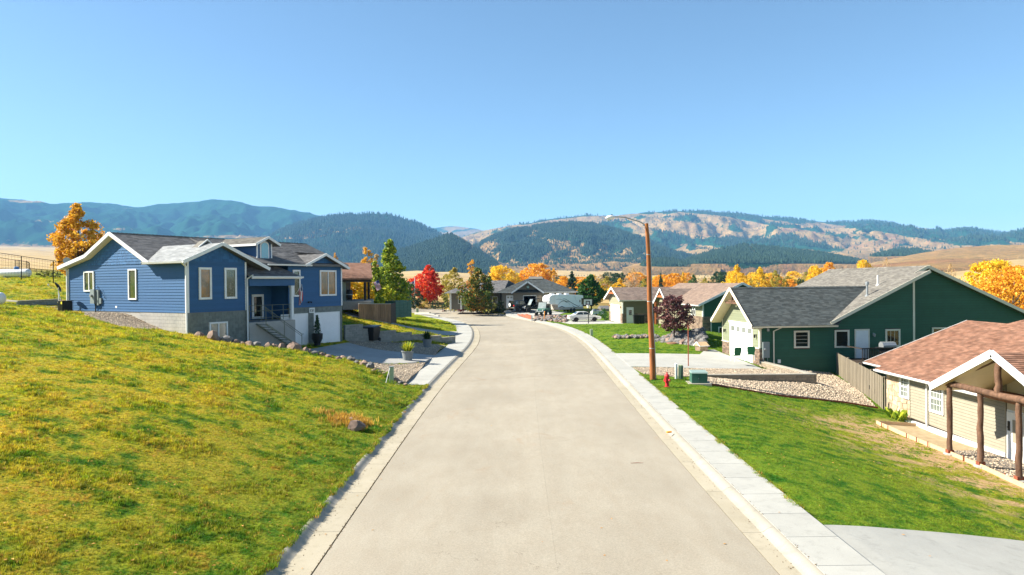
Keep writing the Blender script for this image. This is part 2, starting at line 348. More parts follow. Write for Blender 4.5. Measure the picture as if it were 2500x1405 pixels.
def tps(x, y):
    out = np.empty(len(x))
    for a in range(0, len(x), 20000):
        q = np.c_[x[a:a+20000], y[a:a+20000]]; r2 = ((q[:, None, :]-ctl[None, :, :2])**2).sum(-1)
        out[a:a+20000] = _phi(r2)@_w[:_n]+_w[_n]+q@_w[_n+1:]
    return out
FU = np.array([-1800, 0, 500, 1000, 1250, 1600, 2000, 2300, 2500, 4300.])
FD = np.log(np.array([190, 300, 500, 900, 1600, 2600, 4500.]))
FY = np.array([[652, 640, 628, 618, 610, 604, 598], [654, 646, 638, 628, 618, 611, 604], [690, 680, 665, 645, 628, 618, 608], [728, 705, 685, 674, 668, 660, 650], [742, 715, 700, 690, 680, 668, 655],
  [745, 722, 706, 694, 680, 664, 645], [745, 720, 705, 692, 672, 652, 630], [740, 712, 690, 668, 648, 637, 622], [735, 705, 676, 644, 625, 610, 600], [700, 660, 620, 590, 580, 570, 560.]])
def zfar(x, y):
    y = np.maximum(y, 60); u = np.clip(1250+1667*x/y, FU[0], FU[-1]); l = np.clip(np.log(y), FD[0], FD[-1])
    i = np.clip(np.searchsorted(FU, u)-1, 0, len(FU)-2); j = np.clip(np.searchsorted(FD, l)-1, 0, len(FD)-2)
    a = (u-FU[i])/(FU[i+1]-FU[i]); b = (l-FD[j])/(FD[j+1]-FD[j]); a = a*a*(3-2*a)
    Y = FY[i, j]*(1-a)*(1-b)+FY[i+1, j]*a*(1-b)+FY[i, j+1]*(1-a)*b+FY[i+1, j+1]*a*b
    return CAM_H+(690-.0091*(u-1250)-Y)*y/1667
def corridor(x, y):
    """signed distance outside the road slab edge, metres"""
    out = np.full(len(x), 99.); cc = CL[::2]; hh = HW[::2]
    near = np.where((np.abs(x+20) < 90) & (y > -62))[0]
    for a in range(0, len(near), 20000):
        k = near[a:a+20000]; d = np.hypot(x[k][:, None]-cc[None, :, 0], y[k][:, None]-cc[None, :, 1])-hh[None]
        out[k] = d.min(1)
    return out
def hbase(x, y):
    x = np.asarray(x, float); y = np.asarray(y, float)
    r = np.maximum(np.abs(x)*.9, y); s = np.clip((r-140)/45, 0, 1); s = s*s*(3-2*s)
    z = tps(np.clip(x, -130, 130), np.clip(y, -80, 200))
    z = np.clip(z, -8, 14)
    return z*(1-s)+zfar(x, y)*s
def hz(x, y): return float(hbase([x], [y])[0])
def hzv(x, y): return hbase(x, y)

# ---------------------------------------------------------------- ground mesh
def grow(a, b, k, s0): 
    out = [a]; s = s0
    while abs(out[-1]-b) > s: out.append(out[-1]+math.copysign(s, b-a)); s *= k
    out.append(b); return out[1:]
gx = np.array(sorted(grow(-42, -420, 1.12, .6)) + list(np.arange(-42, 42.01, .5)) + grow(42, 420, 1.12, .6))
gy = np.array(sorted(grow(-6, -160, 1.12, .6)) + list(np.arange(-6, 80.01, .5)) + list(np.arange(81.2, 189, 1.2)) + [190.])
X, Y = np.meshgrid(gx, gy); x = X.ravel(); y = Y.ravel()
z = hzv(x, y); dc = corridor(x, y)
lw_ = ((x < 0) & (y > 36.9) & (y < 123) & (dc < 2.75)) | ((x > 0) & (y < 93) & (dc < 1.95)); z = np.where(lw_, np.minimum(z, .11), z)
t = np.clip((dc-.45)/.35, 0, 1); zz = np.where(dc < .8, -.14*(1-t)+np.minimum(z, .10)*t, z)
far_fade = np.clip((y-185)/5, 0, 1); zz = zz*(1-far_fade)+z*far_fade
nx, ny = len(gx), len(gy); idx = np.arange(nx*ny).reshape(ny, nx)
F = np.stack([idx[:-1, :-1], idx[:-1, 1:], idx[1:, 1:], idx[1:, :-1]], -1).reshape(-1, 4)

def lawn_zones(x, y):
    """dry = yellowed grass, lush = watered green, bare = soil, field = tan prairie"""
    sm = lambda v, a, b: np.clip((v-a)/(b-a), 0, 1)
    left = sm(-x, 4, 5)*(1-sm(y, 66, 92)); right = sm(x, 5, 6)
    lush = right*(1-.45*sm(x, 9, 17)*sm(38-y, 0, 6)); lush = np.where((x > 5) & (y > 44), 1., lush)
    edge = np.clip(1.2-np.abs(dcg)/6.0, 0, 1); lush = np.maximum(lush, edge*left*.8)
    dry = left*(.50+.25*sm(30-y, 0, 15))+right*sm(x, 11, 15)*sm(38-y, 0, 5)*.55
    bare = sm(x, 11.5, 17.5)*sm(37-y, 0, 3)*sm(y, 16, 22)*.95
    field = np.maximum(sm(y, 118, 150), np.maximum(sm(-x-.93*y, 4, 12)*sm(y, 63, 72), sm(-x, 60, 75)))
    field = np.maximum(field, sm(x, 45, 60)*.8)
    return dry, lush, bare, field
dcg = dc
dry, lush, bare, field = lawn_zones(x, y)
n = NT('lawn_ground')
dr, lu, ba, fi = n.attr('dry'), n.attr('lush'), n.attr('bare'), n.attr('field')
big = n.noise(.35, 5, .65); fine = n.noise(9, 4, .7); mid = n.noise(1.7, 5, .65)
def shade_grass(n, big, mid, fine, dr, lu, blade=False):
    olive = n.mix(n.ramp(mid, [(.30, 0.), (.70, 1.)]), '#6f8614', '#9c9818')
    lushc = n.mix(n.ramp(mid, [(.3, 0.), (.7, 1.)]), '#386214', '#6c8022')
    yel = n.mix(n.ramp(fine, [(.4, 0.), (.65, 1.)]), '#ab9626', '#bd9434')
    k = n.ramp(n.math('ADD', big, n.math('MULTIPLY', n.math('SUBTRACT', mid, .5), .55)), [(.40, 0.), (.62, 1.)])
    c = n.mix(n.math('MULTIPLY', k, n.math('MULTIPLY', dr, 1.15, True)), olive, yel)
    c = n.mix(n.math('MULTIPLY', lu, .88), c, lushc)
    dk = n.ramp(n.math('ADD', n.math('MULTIPLY', big, .4), n.math('MULTIPLY', mid, .6)), [(.40, 1.), (.50, 0.)])
    c = n.mix(n.math('MULTIPLY', dk, .8), c, '#24560f')
    rust = n.ramp(n.math('ADD', n.math('MULTIPLY', n.noise(1.1, 5, .7), .7), n.math('MULTIPLY', fine, .3)), [(.56, 0.), (.64, 1.)])
    return n.mix(n.math('MULTIPLY', n.math('MULTIPLY', rust, dr), .75, True), c, '#a5742c')
c = shade_grass(n, big, mid, fine, dr, lu)
c = n.mix(n.math('MULTIPLY', n.ramp(n.math('ADD', n.noise(.9, 6, .7), n.math('MULTIPLY', ba, .10)), [(.52, 0.), (.60, 1.)]), n.math('MULTIPLY', ba, 1.4, True)), c, n.mix(fine, '#9c7b55', '#c9ab7e'))
fieldc = n.mix(n.ramp(n.noise(.03, 6, .6, stretch=(1, 3, 1)), [(.35, 0.), (.65, 1.)]), '#a88e5a', '#86713f')
c = n.mix(fi, c, n.mix(n.ramp(n.noise(1.2, 4, .7), [(.45, 0.), (.7, .6)]), fieldc, '#6f5a2c'))
n.col(n.mix(1.0, c, n.ramp(fine, [(.3, .62), (.7, 1.08)]), 'MULTIPLY')); n.b.inputs['Roughness'].default_value = .95; n.b.inputs['Specular IOR Level'].default_value = .1
n.bump(n.math('ADD', fine, n.math('MULTIPLY', mid, 2.)), .7, .06)
M['ground'] = n.m
me = np_mesh('ground', np.c_[x, y, zz], F, M['ground'], True)
for k, v in (('dry', dry), ('lush', lush), ('bare', bare), ('field', field)): point_attr(me, k, v)
ground = tag(link(bpy.data.objects.new('ground', me)), kind='structure')

# far plain: one sheet on to the foot of the mountains
us = np.unique(np.r_[np.linspace(-2600, -150, 40), np.linspace(-150, 2650, 260), np.linspace(2650, 5200, 40)])
Ds = np.geomspace(190, 6500, 150)
U, D = np.meshgrid(us, Ds); fx = ((U-1250)/1667*D).ravel(); fy = D.ravel(); fz = zfar(fx, fy)
nzv = np.array([mnoise.fractal((a*.0022, b*.0022, 0), .9, 2.1, 5) for a, b in zip(fx, fy)])
fz = fz + nzv*np.clip((fy-400)/1500, 0, 1)*14
k2 = np.arange(len(us)*len(Ds)).reshape(len(Ds), len(us))
F2 = np.stack([k2[:-1, :-1], k2[:-1, 1:], k2[1:, 1:], k2[1:, :-1]], -1).reshape(-1, 4)
n = NT('prairie_ground')
a = n.ramp(n.noise(.004, 6, .6, stretch=(1, 2.6, 1)), [(.38, 0.), (.62, 1.)]); b_ = n.ramp(n.noise(.02, 6, .7, stretch=(1, 3, 1)), [(.45, 0.), (.7, 1.)])
c = n.mix(a, '#b39a66', '#9a8052'); c = n.mix(n.math('MULTIPLY', b_, .45), c, '#7d6840')
c = n.mix(n.ramp(n.noise(.0035, 4, .6, stretch=(1, 4, 1), vec=n.pos()), [(.60, 0.), (.66, .7)]), c, '#a3805e')
gf = n.new('ShaderNodeSeparateXYZ'); n.L(n.pos(), gf.inputs[0])
m1 = n.math('MULTIPLY', n.math('GREATER_THAN', gf.outputs[0], 340), n.math('LESS_THAN', gf.outputs[0], 560)); m2 = n.math('MULTIPLY', n.math('GREATER_THAN', gf.outputs[1], 1180), n.math('LESS_THAN', gf.outputs[1], 1420))
c = n.mix(n.math('MULTIPLY', n.math('MULTIPLY', m1, m2), .8), c, '#4f8a4e')
n.col(c); n.b.inputs['Roughness'].default_value = .95; n.bump(n.noise(.05, 5, .7), .6, 2.0)
plain = tag(link(bpy.data.objects.new('prairie', np_mesh('prairie', np.c_[fx, fy, fz], F2, n.m, True))), kind='structure')
def zplain(x, y): return float(zfar(np.array([x]), np.array([y]))[0])

# ================================================================ MOUNTAINS
def mountain_mat(name, forest, forest2, tan, tan2, rock):
    n = NT(name); f = n.attr('forest')
    nn = n.noise(.011, 10, .82); f2 = n.ramp(n.math('ADD', f, n.math('MULTIPLY', n.math('SUBTRACT', nn, .5), 1.7)), [(.44, 0.), (.52, 1.)])
    fc = n.mix(n.ramp(n.noise(.03, 5, .75), [(.35, 0.), (.65, 1.)]), forest, forest2)
    tc = n.mix(n.ramp(n.noise(.004, 5, .6), [(.35, 0.), (.65, 1.)]), tan, tan2)
    tc = n.mix(n.ramp(n.noise(.0025, 5, .65, dist=1.2), [(.52, 0.), (.66, .8)]), tc, rock)
    sp = n.new('ShaderNodeTexVoronoi'); sp.inputs['Scale'].default_value = .022; n.L(n.pos(), sp.inputs[0]); tc = n.mix(n.ramp(n.noise(.05, 6, .8), [(.40, .55), (.62, 0.)]), tc, forest2)
    tc = n.mix(n.math('MULTIPLY', n.ramp(sp.outputs['Distance'], [(.13, 1.), (.2, 0.)]), .4), tc, forest)
    n.col(n.mix(f2, tc, fc)); n.b.inputs['Roughness'].default_value = 1; n.b.inputs['Specular IOR Level'].default_value = 0
    n.bump(n.noise(.02, 6, .75), .9, 14.0); return n.m
MTN = mountain_mat('mountain_slope', '#16301f', '#22402a', '#9c784e', '#ae8a5a', '#8f5f48')
MTN_FAR = mountain_mat('far_mountain_slope', '#1b3a2c', '#234a38', '#9c7a50', '#b08c5c', '#8f6248')
layers = {}
def ridge(name, label, crest, base, Db, Dc, mat_, fmask, amp=60, nu=260, nt=70, shape=.85, freq=.0011, stripe=None):
    cu, cy = np.array(crest, float).T; bu, by = np.array(base, float).T
    us = np.linspace(cu[0], cu[-1], nu); ts = np.r_[np.linspace(0, 1, nt), 1.04, 1.12, 1.25]
    cr = np.interp(us, cu, cy); cr = np.convolve(np.pad(cr, 3, 'edge'), np.ones(7)/7, 'valid'); ba = np.interp(us, bu, by)
    U, T = np.meshgrid(us, ts); CR = np.tile(cr, (len(ts), 1)); BA = np.tile(ba, (len(ts), 1))
    D = Db+(Dc-Db)*T; S = np.clip(T, 0, 1)**shape
    Yp = BA+(CR-BA)*S
    hor = 690-.0091*(U-1250)
    Z = CAM_H+(hor-Yp)*D/1667
    over = np.clip(T-1, 0, 1); Z = Z-over*over*16*(Dc-Db)*.12-over*(Dc-Db)*.12
    X = (U-1250)/1667*D
    xs, ys = X.ravel(), D.ravel()
    rn = np.array([1-abs(mnoise.fractal((a*freq, b*freq*.8, 3.1), .75, 2.15, 5)) for a, b in zip(xs, ys)])
    rn2 = np.array([mnoise.fractal((a*freq*4, b*freq*2, 7.7), .8, 2.1, 4) for a, b in zip(xs, ys)])
    env = (np.sin(np.pi*np.clip(T, 0, 1))**.8).ravel()
    Z = Z.ravel()+(rn-.78)*amp*env+rn2*amp*.22*env+rn2*amp*.05
    Z[T.ravel() == 0] -= 30
    me = np_mesh(name, np.c_[xs, ys, Z], (lambda k: np.stack([k[:-1, :-1], k[:-1, 1:], k[1:, 1:], k[1:, :-1]], -1).reshape(-1, 4))(np.arange(U.size).reshape(U.shape)), mat_, True)
    f = np.clip(fmask(U.ravel(), (690-.0091*(U.ravel()-1250))-(Z-CAM_H)*1667/ys, T.ravel(), rn, rn2), 0, 1)
    point_attr(me, 'forest', f)
    o = tag(link(bpy.data.objects.new(name, me)), kind='structure'); layers[label] = (np.c_[xs, ys, Z].reshape(U.shape+(3,)), f.reshape(U.shape)); return o
def blob(u, v, cx, cy, rx, ry): return np.exp(-(((u-cx)/rx)**2+((v-cy)/ry)**2))
def f_far(u, v, t, r, q):
    f = .85+q*.25
    for b in ((725, 578, 60, 5), (1090, 500, 60, 4), (30, 612, 90, 12), (110, 541, 26, 3), (560, 578, 70, 4), (300, 560, 30, 2.5), (70, 493, 60, 4)): f = f-1.0*blob(u, v, *b)
    return f-.9*np.clip((v-598)/12, 0, 1)
ridge('mountain_range', 'A', [(-900, 500), (-400, 470), (-100, 478), (0, 484), (60, 490), (140, 500), (200, 494), (280, 495), (335, 505), (430, 497), (515, 488), (560, 490), (600, 497), (632, 508), (660, 503), (740, 522), (820, 534), (900, 545), (1000, 560), (1120, 590)],
      [(-900, 612), (0, 615), (600, 628), (1120, 650)], 4600, 7400, MTN_FAR, f_far, amp=330, nu=420, nt=90, freq=.0007)
def f_2(u, v, t, r, q):
    f = .9+q*.2
    for b in ((725, 580, 40, 5), (810, 563, 45, 7), (880, 556, 30, 4), (770, 573, 30, 6)): f = f-1.1*blob(u, v, *b)
    return f
ridge('mountain_ridge', 'B', [(560, 622), (640, 590), (700, 556), (760, 538), (800, 530), (830, 525), (900, 522), (960, 526), (1020, 544), (1060, 566), (1085, 578), (1110, 600)],
      [(560, 645), (1110, 655)], 3500, 5200, MTN_FAR, f_2, amp=150, nu=220, nt=80, freq=.0011)
ridge('distant_peak', 'C', [(1000, 575), (1050, 560), (1080, 555), (1105, 552), (1130, 555), (1165, 559), (1200, 568), (1240, 580)], [(1000, 600), (1240, 600)], 9000, 11000, MTN_FAR, lambda u, v, t, r, q: .6+q-.8*blob(u, v, 1150, 568, 40, 4), amp=60, nu=60, nt=20)
def f_4(u, v, t, r, q):
    f = .95+q*.15
    f = f-1.3*np.exp(-((v-(574+(u-1110)*.62))/4.5)**2)*((u > 1098) & (u < 1250)); f = f-.9*np.exp(-((u-1150+.9*(v-610))/5)**2)*(u > 1130)*(v > 585)
    return f-1.2*np.clip((u-1205)/30, 0, 1)
ridge('forested_hill', 'D', [(840, 668), (900, 648), (960, 618), (1000, 607), (1060, 588), (1100, 572), (1125, 578), (1160, 603), (1200, 632), (1250, 652), (1290, 662)],
      [(840, 672), (1000, 674), (1290, 668)], 2100, 2900, MTN, f_4, amp=30, nu=160, nt=60)
def f_5(u, v, t, r, q):          # long right-hand range
    f = .14+q*.9+(r-.8)*.8
    crest_y = np.interp(u, [1280, 1430, 1560, 1660, 1900, 2130, 2300, 2500, 2800], [548, 527, 522, 516, 533, 542, 563, 573, 590])
    w = np.interp(u, [1500, 1620, 1750, 1900, 2100, 2500], [2, 8, 8, 26, 30, 26]); f = f+1.0*np.clip(1-(v-crest_y)/w, 0, 1)
    st = np.sin((v-.20*u)*.16+q*3.)*.5+.5; f = f+(st-.55)*.75*np.clip((u-1560)/80, 0, 1)
    for b in ((1640, 592, 75, 16), (1790, 588, 60, 10), (1860, 600, 90, 9), (1460, 560, 60, 8), (2200, 618, 70, 7), (2010, 605, 60, 6)): f = f+1.0*blob(u, v, *b)
    for b in ((1700, 560, 60, 14), (1720, 575, 30, 12), (1900, 570, 90, 7), (2080, 590, 110, 6), (1560, 548, 60, 10), (1740, 535, 70, 10), (1620, 615, 80, 9)): f = f-.55*blob(u, v, *b)
    return f-1.0*np.clip((t-.0)/.12, 0, 1)*0-.9*np.clip(1-t/.10, 0, 1)
ridge('eastern_mountain', 'E', [(1080, 600), (1150, 573), (1200, 560), (1260, 549), (1300, 545), (1330, 536), (1350, 534), (1430, 526), (1500, 529), (1530, 524), (1560, 521), (1610, 517), (1660, 515), (1700, 516), (1750, 518), (1820, 525), (1900, 533), (1980, 539), (2050, 543), (2090, 541), (2130, 541), (2200, 551), (2300, 562), (2340, 562), (2370, 559), (2420, 566), (2500, 572), (2700, 588), (3400, 610)],
      [(1080, 655), (1500, 640), (1900, 634), (2200, 618), (2500, 606), (3400, 620)], 3600, 6600, MTN_FAR, f_5, amp=230, nu=560, nt=110, freq=.0010, shape=.95)
def f_5a(u, v, t, r, q):
    top = np.interp(u, [1100, 1250, 1400, 1480, 1560, 1620, 1680], [590, 560, 545, 553, 578, 600, 628])
    f = .85+q*.6+(r-.8)*.6; f = f-.9*np.clip((v-np.interp(u, [1150, 1250, 1400, 1500, 1680], [640, 640, 622, 628, 632]))/14, 0, 1)
    s = np.sin((u+.9*v)*.11+q*4)*.5+.5; f = f-.5*np.clip(s-.55, 0, 1)*np.clip((v-575)/20, 0, 1)*2
    for b in ((1180, 600, 25, 12), (1215, 625, 40, 9), (1350, 595, 18, 14), (1400, 610, 30, 9), (1300, 575, 22, 9)): f = f-.4*blob(u, v, *b)
    return f
ridge('forested_spur', 'F', [(1090, 640), (1130, 612), (1180, 590), (1220, 572), (1260, 559), (1330, 549), (1400, 543), (1450, 547), (1500, 558), (1560, 580), (1610, 603), (1660, 628), (1720, 648)],
      [(1090, 664), (1300, 652), (1500, 646), (1720, 652)], 2700, 4000, MTN, f_5a, amp=110, nu=300, nt=80, freq=.0015)
ridge('wooded_hill', 'G', [(1655, 644), (1700, 628), (1750, 612), (1780, 606), (1820, 600), (1860, 604), (1920, 610), (1990, 618), (2050, 629), (2100, 640), (2130, 646)],
      [(1655, 648), (1800, 646), (1960, 648), (2130, 648)], 1900, 2500, MTN, lambda u, v, t, r, q: .97+q*.12-1.2*np.exp(-((u-1840-(v-615)*.8)/4)**2)*(v < 630)-1.1*np.clip((v-643)/4, 0, 1), amp=14, nu=160, nt=40)
ridge('wooded_knoll', 'H', [(1520, 655), (1560, 643), (1590, 635), (1625, 631), (1660, 638), (1700, 648), (1760, 655)], [(1520, 656), (1760, 656)], 1800, 2200, MTN, lambda u, v, t, r, q: 1.0-.9*np.clip((1575-u)/20, 0, 1)-.9*np.clip((u-1715)/20, 0, 1)-1.*np.clip((v-650)/3, 0, 1), amp=6, nu=60, nt=24)
ridge('wooded_rise', 'I', [(2120, 628), (2160, 617), (2200, 609), (2240, 610), (2290, 620), (2330, 627)], [(2120, 630), (2330, 630)], 2300, 2800, MTN, lambda u, v, t, r, q: .95+q*.3-1.*np.clip((v-625)/4, 0, 1), amp=8, nu=50, nt=20)
ridge('rolling_hill', 'J', [(2090, 650), (2160, 636), (2250, 618), (2330, 606), (2420, 599), (2500, 598), (2700, 590), (3200, 580)], [(2090, 656), (3200, 668)], 900, 1900, MTN, lambda u, v, t, r, q: u*0, amp=10, nu=120, nt=40)

# ---------------------------------------------------------------- instancer
def inst(name, pts, scl, rot, proto, label_kind='stuff', extra=None):
    """one object: a point cloud on which geometry nodes stand copies of proto's mesh"""
    me = bpy.data.meshes.new(name); pts = np.asarray(pts, np.float32); me.vertices.add(len(pts)); me.vertices.foreach_set('co', pts.ravel())
    point_attr(me, 'scl', scl); point_attr(me, 'rot', rot)
    for k_, v_ in (extra or {}).items(): point_attr(me, k_, v_)
    o = link(bpy.data.objects.new(name, me)); o['kind'] = label_kind
    g = bpy.data.node_groups.new(name, 'GeometryNodeTree'); g.interface.new_socket('Geometry', in_out='INPUT', socket_type='NodeSocketGeometry'); g.interface.new_socket('Geometry', in_out='OUTPUT', socket_type='NodeSocketGeometry')
    N = g.nodes; gi = N.new('NodeGroupInput'); go = N.new('NodeGroupOutput'); ip = N.new('GeometryNodeInstanceOnPoints'); oi = N.new('GeometryNodeObjectInfo'); oi.inputs[0].default_value = proto
    a1 = N.new('GeometryNodeInputNamedAttribute'); a1.data_type = 'FLOAT'; a1.inputs[0].default_value = 'scl'
    a2 = N.new('GeometryNodeInputNamedAttribute'); a2.data_type = 'FLOAT'; a2.inputs[0].default_value = 'rot'
    cx = N.new('ShaderNodeCombineXYZ'); cs = N.new('ShaderNodeCombineXYZ'); Lk = g.links.new
    m2p = N.new('GeometryNodeMeshToPoints'); Lk(gi.outputs[0], m2p.inputs[0]); Lk(m2p.outputs[0], ip.inputs[0])
    Lk(oi.outputs['Geometry'], ip.inputs['Instance']); Lk(a2.outputs[0], cx.inputs[2]); Lk(cx.outputs[0], ip.inputs['Rotation'])
    for i in range(3): Lk(a1.outputs[0], cs.inputs[i])
    Lk(cs.outputs[0], ip.inputs['Scale']); Lk(ip.outputs[0], go.inputs[0])
    md = o.modifiers.new('instances', 'NODES'); md.node_group = g; return o
def proto_obj(name, me): return bpy.data.objects.new(name, me)
# little conifers over the wooded slopes
pm = MB()
for zz0, zz1, rr in ((.12, .62, .24), (.40, 1.0, .17)):
    b0 = len(pm.v)
    for k in range(6):
        a = k*math.pi/3+zz0; q = rr*(.8+.4*random.random()); pm.v.append((q*math.cos(a), q*math.sin(a), zz0+.05*random.random()))
    pm.v.append((0, 0, zz1)); pm.f += [(b0+k, b0+(k+1) % 6, b0+6) for k in range(6)]
M['fir'] = mat('fir_foliage', (.020, .050, .030), (.035, .070, .036), .02, .95, island=.3)
firme = pm.mesh('fir'); firme.materials.append(M['fir']); fir = proto_obj('fir', firme)
def forest(label, name, count, h, thr=.55, below=False):
    V, f = layers[label]; a = V[:-4, :-1]; b = V[1:-3, 1:]; ff = f[:-4, :-1]
    ii = np.argwhere((ff < thr) if below else (ff > thr)); ii = ii[RNG.integers(0, len(ii), count)]
    t1, t2 = RNG.random(count), RNG.random(count)
    A, B, C_, D_ = V[ii[:, 0], ii[:, 1]], V[ii[:, 0], ii[:, 1]+1], V[ii[:, 0]+1, ii[:, 1]+1], V[ii[:, 0]+1, ii[:, 1]]
    p = (A*(1-t1)[:, None]+B*t1[:, None])*(1-t2)[:, None]+(D_*(1-t1)[:, None]+C_*t1[:, None])*t2[:, None]
    inst(name, p, h*(.6+.8*RNG.random(count)), RNG.random(count)*6, fir)
forest('D', 'conifer_forest', 16000, 13); forest('G', 'conifer_wood', 9000, 11); forest('F', 'spur_forest', 22000, 14, .5); forest('H', 'knoll_wood', 1300, 9)
forest('B', 'ridge_forest', 14000, 20, .7); forest('E', 'upper_forest', 16000, 20, .62); forest('I', 'rise_wood', 1200, 11)
forest('F', 'open_slope_trees', 3500, 12, .5, True); forest('E', 'open_slope_trees', 3000, 16, .5, True); forest('B', 'open_slope_trees', 1500, 18, .6, True)
sp = []
for k in range(420):       # loose junipers dotted over the slope foot
    u = random.uniform(1280, 2150); D = random.uniform(1300, 2500) if k % 2 else random.gauss(1750, 120)
    xx = (u-1250)/1667*D; sp.append((xx, D, zplain(xx, D)))
inst('scattered_junipers', sp, np.full(len(sp), 5.5), RNG.random(len(sp))*6, fir)

# ---------------------------------------------------------------- haze
if True:
    hb = MB().box(-9000, -400, -130, 9000, 12500, 1250); me = hb.mesh('haze')
    hm = bpy.data.materials.new('haze_air'); hm.use_nodes = True; hn = hm.node_tree.nodes; hn.clear()
    pv = hn.new('ShaderNodeVolumePrincipled'); pv.inputs['Color'].default_value = (.24, .56, 1.0, 1); pv.inputs['Density'].default_value = 7.2e-5; pv.inputs['Anisotropy'].default_value = 0.0
    ho = hn.new('ShaderNodeOutputMaterial'); hm.node_tree.links.new(pv.outputs[0], ho.inputs['Volume'])
    me.materials.append(hm); tag(link(bpy.data.objects.new('haze', me)), kind='stuff')
# ================================================================ GROUND PICKER, POLYGONS
_Ds = np.concatenate([np.arange(8, 70, .2), np.arange(70, 190, .5)])
def S(u, v, dz=0.0):
    """where the sight line through a photo pixel meets the ground"""
    r = _ray(u, v); x = r.x*_Ds; y = _Ds; zr = CAM_H+r.z*_Ds; g = hzv(x, y)+dz
    k = np.where(zr < g)[0]
    if not len(k): return Vector((x[-1], y[-1], g[-1]))
    k = k[0]; k0 = max(k-1, 0); a = (zr[k0]-g[k0]); b = (g[k]-zr[k]); t = a/(a+b+1e-9)
    return Vector((x[k0]*(1-t)+x[k]*t, y[k0]*(1-t)+y[k]*t, g[k0]*(1-t)+g[k]*t))
def Sxy(*uv): return [tuple(S(u, v)[:2]) for u, v in uv]
def inpoly(px, py, poly):
    c = np.zeros(len(px), bool); n = len(poly); j = n-1
    for i in range(n):
        xi, yi = poly[i]; xj, yj = poly[j]
        c ^= ((yi > py) != (yj > py)) & (px < (xj-xi)*(py-yi)/(yj-yi+1e-12)+xi); j = i
    return c
NOGRASS = []
def drape(name, poly, dz, m, res=.7, parent=None, kind=None, skirt=.12, ex=True, gap=0, zf=None):
    """a sheet cut to the polygon that follows the ground, dz above it, with edges that go down into it"""
    bm = bmesh.new(); vs = [bm.verts.new((p[0], p[1], 0)) for p in poly]; f = bm.faces.new(vs); f.normal_update()
    if f.normal.z < 0: f.normal_flip()
    xs = [p[0] for p in poly]; ys = [p[1] for p in poly]
    if res:
        for lo, hi, no in ((min(xs), max(xs), (1, 0, 0)), (min(ys), max(ys), (0, 1, 0))):
            k = lo+res
            while k < hi-1e-3:
                bmesh.ops.bisect_plane(bm, geom=bm.verts[:]+bm.edges[:]+bm.faces[:], plane_co=(k*no[0], k*no[1], 0), plane_no=no); k += res
    bd = [e for e in bm.edges if len(e.link_faces) == 1]
    ext = bmesh.ops.extrude_edge_only(bm, edges=bd); low = {v for v in ext['geom'] if isinstance(v, bmesh.types.BMVert)}
    vv = list(bm.verts); q = np.array([v.co[:2] for v in vv]); h = hzv(q[:, 0], q[:, 1]) if zf is None else np.array([zf(a, b) for a, b in q])
    for v, hh in zip(vv, h): v.co.z = hh+dz-(skirt if v in low else 0)
    bmesh.ops.recalc_face_normals(bm, faces=bm.faces)
    if sum(f.normal.z for f in bm.faces) < 0: bmesh.ops.reverse_faces(bm, faces=bm.faces)
    me = bpy.data.meshes.new(name); bm.to_mesh(me); bm.free(); me.materials.append(m)
    o = link(bpy.data.objects.new(name, me)); o.parent = parent
    if kind: o['kind'] = kind
    if ex: NOGRASS.append(list(poly))
    return o

# ================================================================ ROAD
n = NT('road_concrete')
b1 = n.noise(.25, 6, .6); b2 = n.noise(2.2, 6, .7, stretch=(1, .35, 1)); sp_ = n.noise(60, 3, .8)
c = n.mix(n.ramp(b1, [(.35, 0.), (.65, 1.)]), (.30, .265, .205), (.34, .305, .24)); c = n.mix(n.ramp(b2, [(.40, 0.), (.75, .55)]), c, (.27, .225, .165))
c = n.mix(1.0, c, n.ramp(n.math('ADD', n.math('MULTIPLY', sp_, .5), n.math('MULTIPLY', n.noise(22, 3, .8), .5)), [(.34, .70), (.62, 1.12)]), 'MULTIPLY')
sx = n.new('ShaderNodeSeparateXYZ'); n.L(n.pos(), sx.inputs[0])
tr = n.ramp(n.math('PINGPONG', n.math('ADD', sx.outputs[0], 20.45), 1.55), [(0, .0), (.5, 1.), (1, 0.)])
c = n.mix(n.math('MULTIPLY', n.math('MULTIPLY', tr, n.noise(.5, 4, .6)), .12), c, (.38, .345, .28))
st = n.ramp(n.noise(.55, 5, .7, stretch=(1, .6, 1), dist=.8), [(.60, 0.), (.72, .5)]); c = n.mix(st, c, (.27, .19, .12))
vc = n.new('ShaderNodeTexVoronoi', feature='DISTANCE_TO_EDGE'); vc.inputs['Scale'].default_value = .16; dv = n.new('ShaderNodeMix', data_type='VECTOR'); nz = n.new('ShaderNodeTexNoise'); nz.inputs['Scale'].default_value = .9; nz.inputs['Detail'].default_value = 8; n.L(n.pos(), nz.inputs[0]); dv.inputs[0].default_value = .42; n.L(n.pos(), dv.inputs[4]); vs_ = n.new('ShaderNodeVectorMath', operation='SCALE'); vs_.inputs[3].default_value = 9.0; n.L(nz.outputs['Color'], vs_.inputs[0]); va = n.new('ShaderNodeVectorMath', operation='ADD'); n.L(n.pos(), va.inputs[0]); n.L(vs_.outputs[0], va.inputs[1]); n.L(va.outputs[0], vc.inputs['Vector'])
crk = n.ramp(vc.outputs['Distance'], [(.0, 1.), (.0028, 0.)]); crk = n.math('MULTIPLY', crk, n.ramp(n.noise(.12, 3, .6), [(.52, 0.), (.56, 1.)])); c = n.mix(n.math('MULTIPLY', crk, .7), c, (.12, .09, .06))
drip = n.ramp(n.noise(3.2, 4, .75, stretch=(1, .5, 1)), [(.70, 0.), (.80, .45)]); c = n.mix(drip, c, (.17, .14, .11))
wsh = n.ramp(n.noise(.09, 4, .7, stretch=(1.6, .35, 1)), [(.38, .90), (.62, 1.05)]); c = n.mix(1.0, c, wsh, 'MULTIPLY')
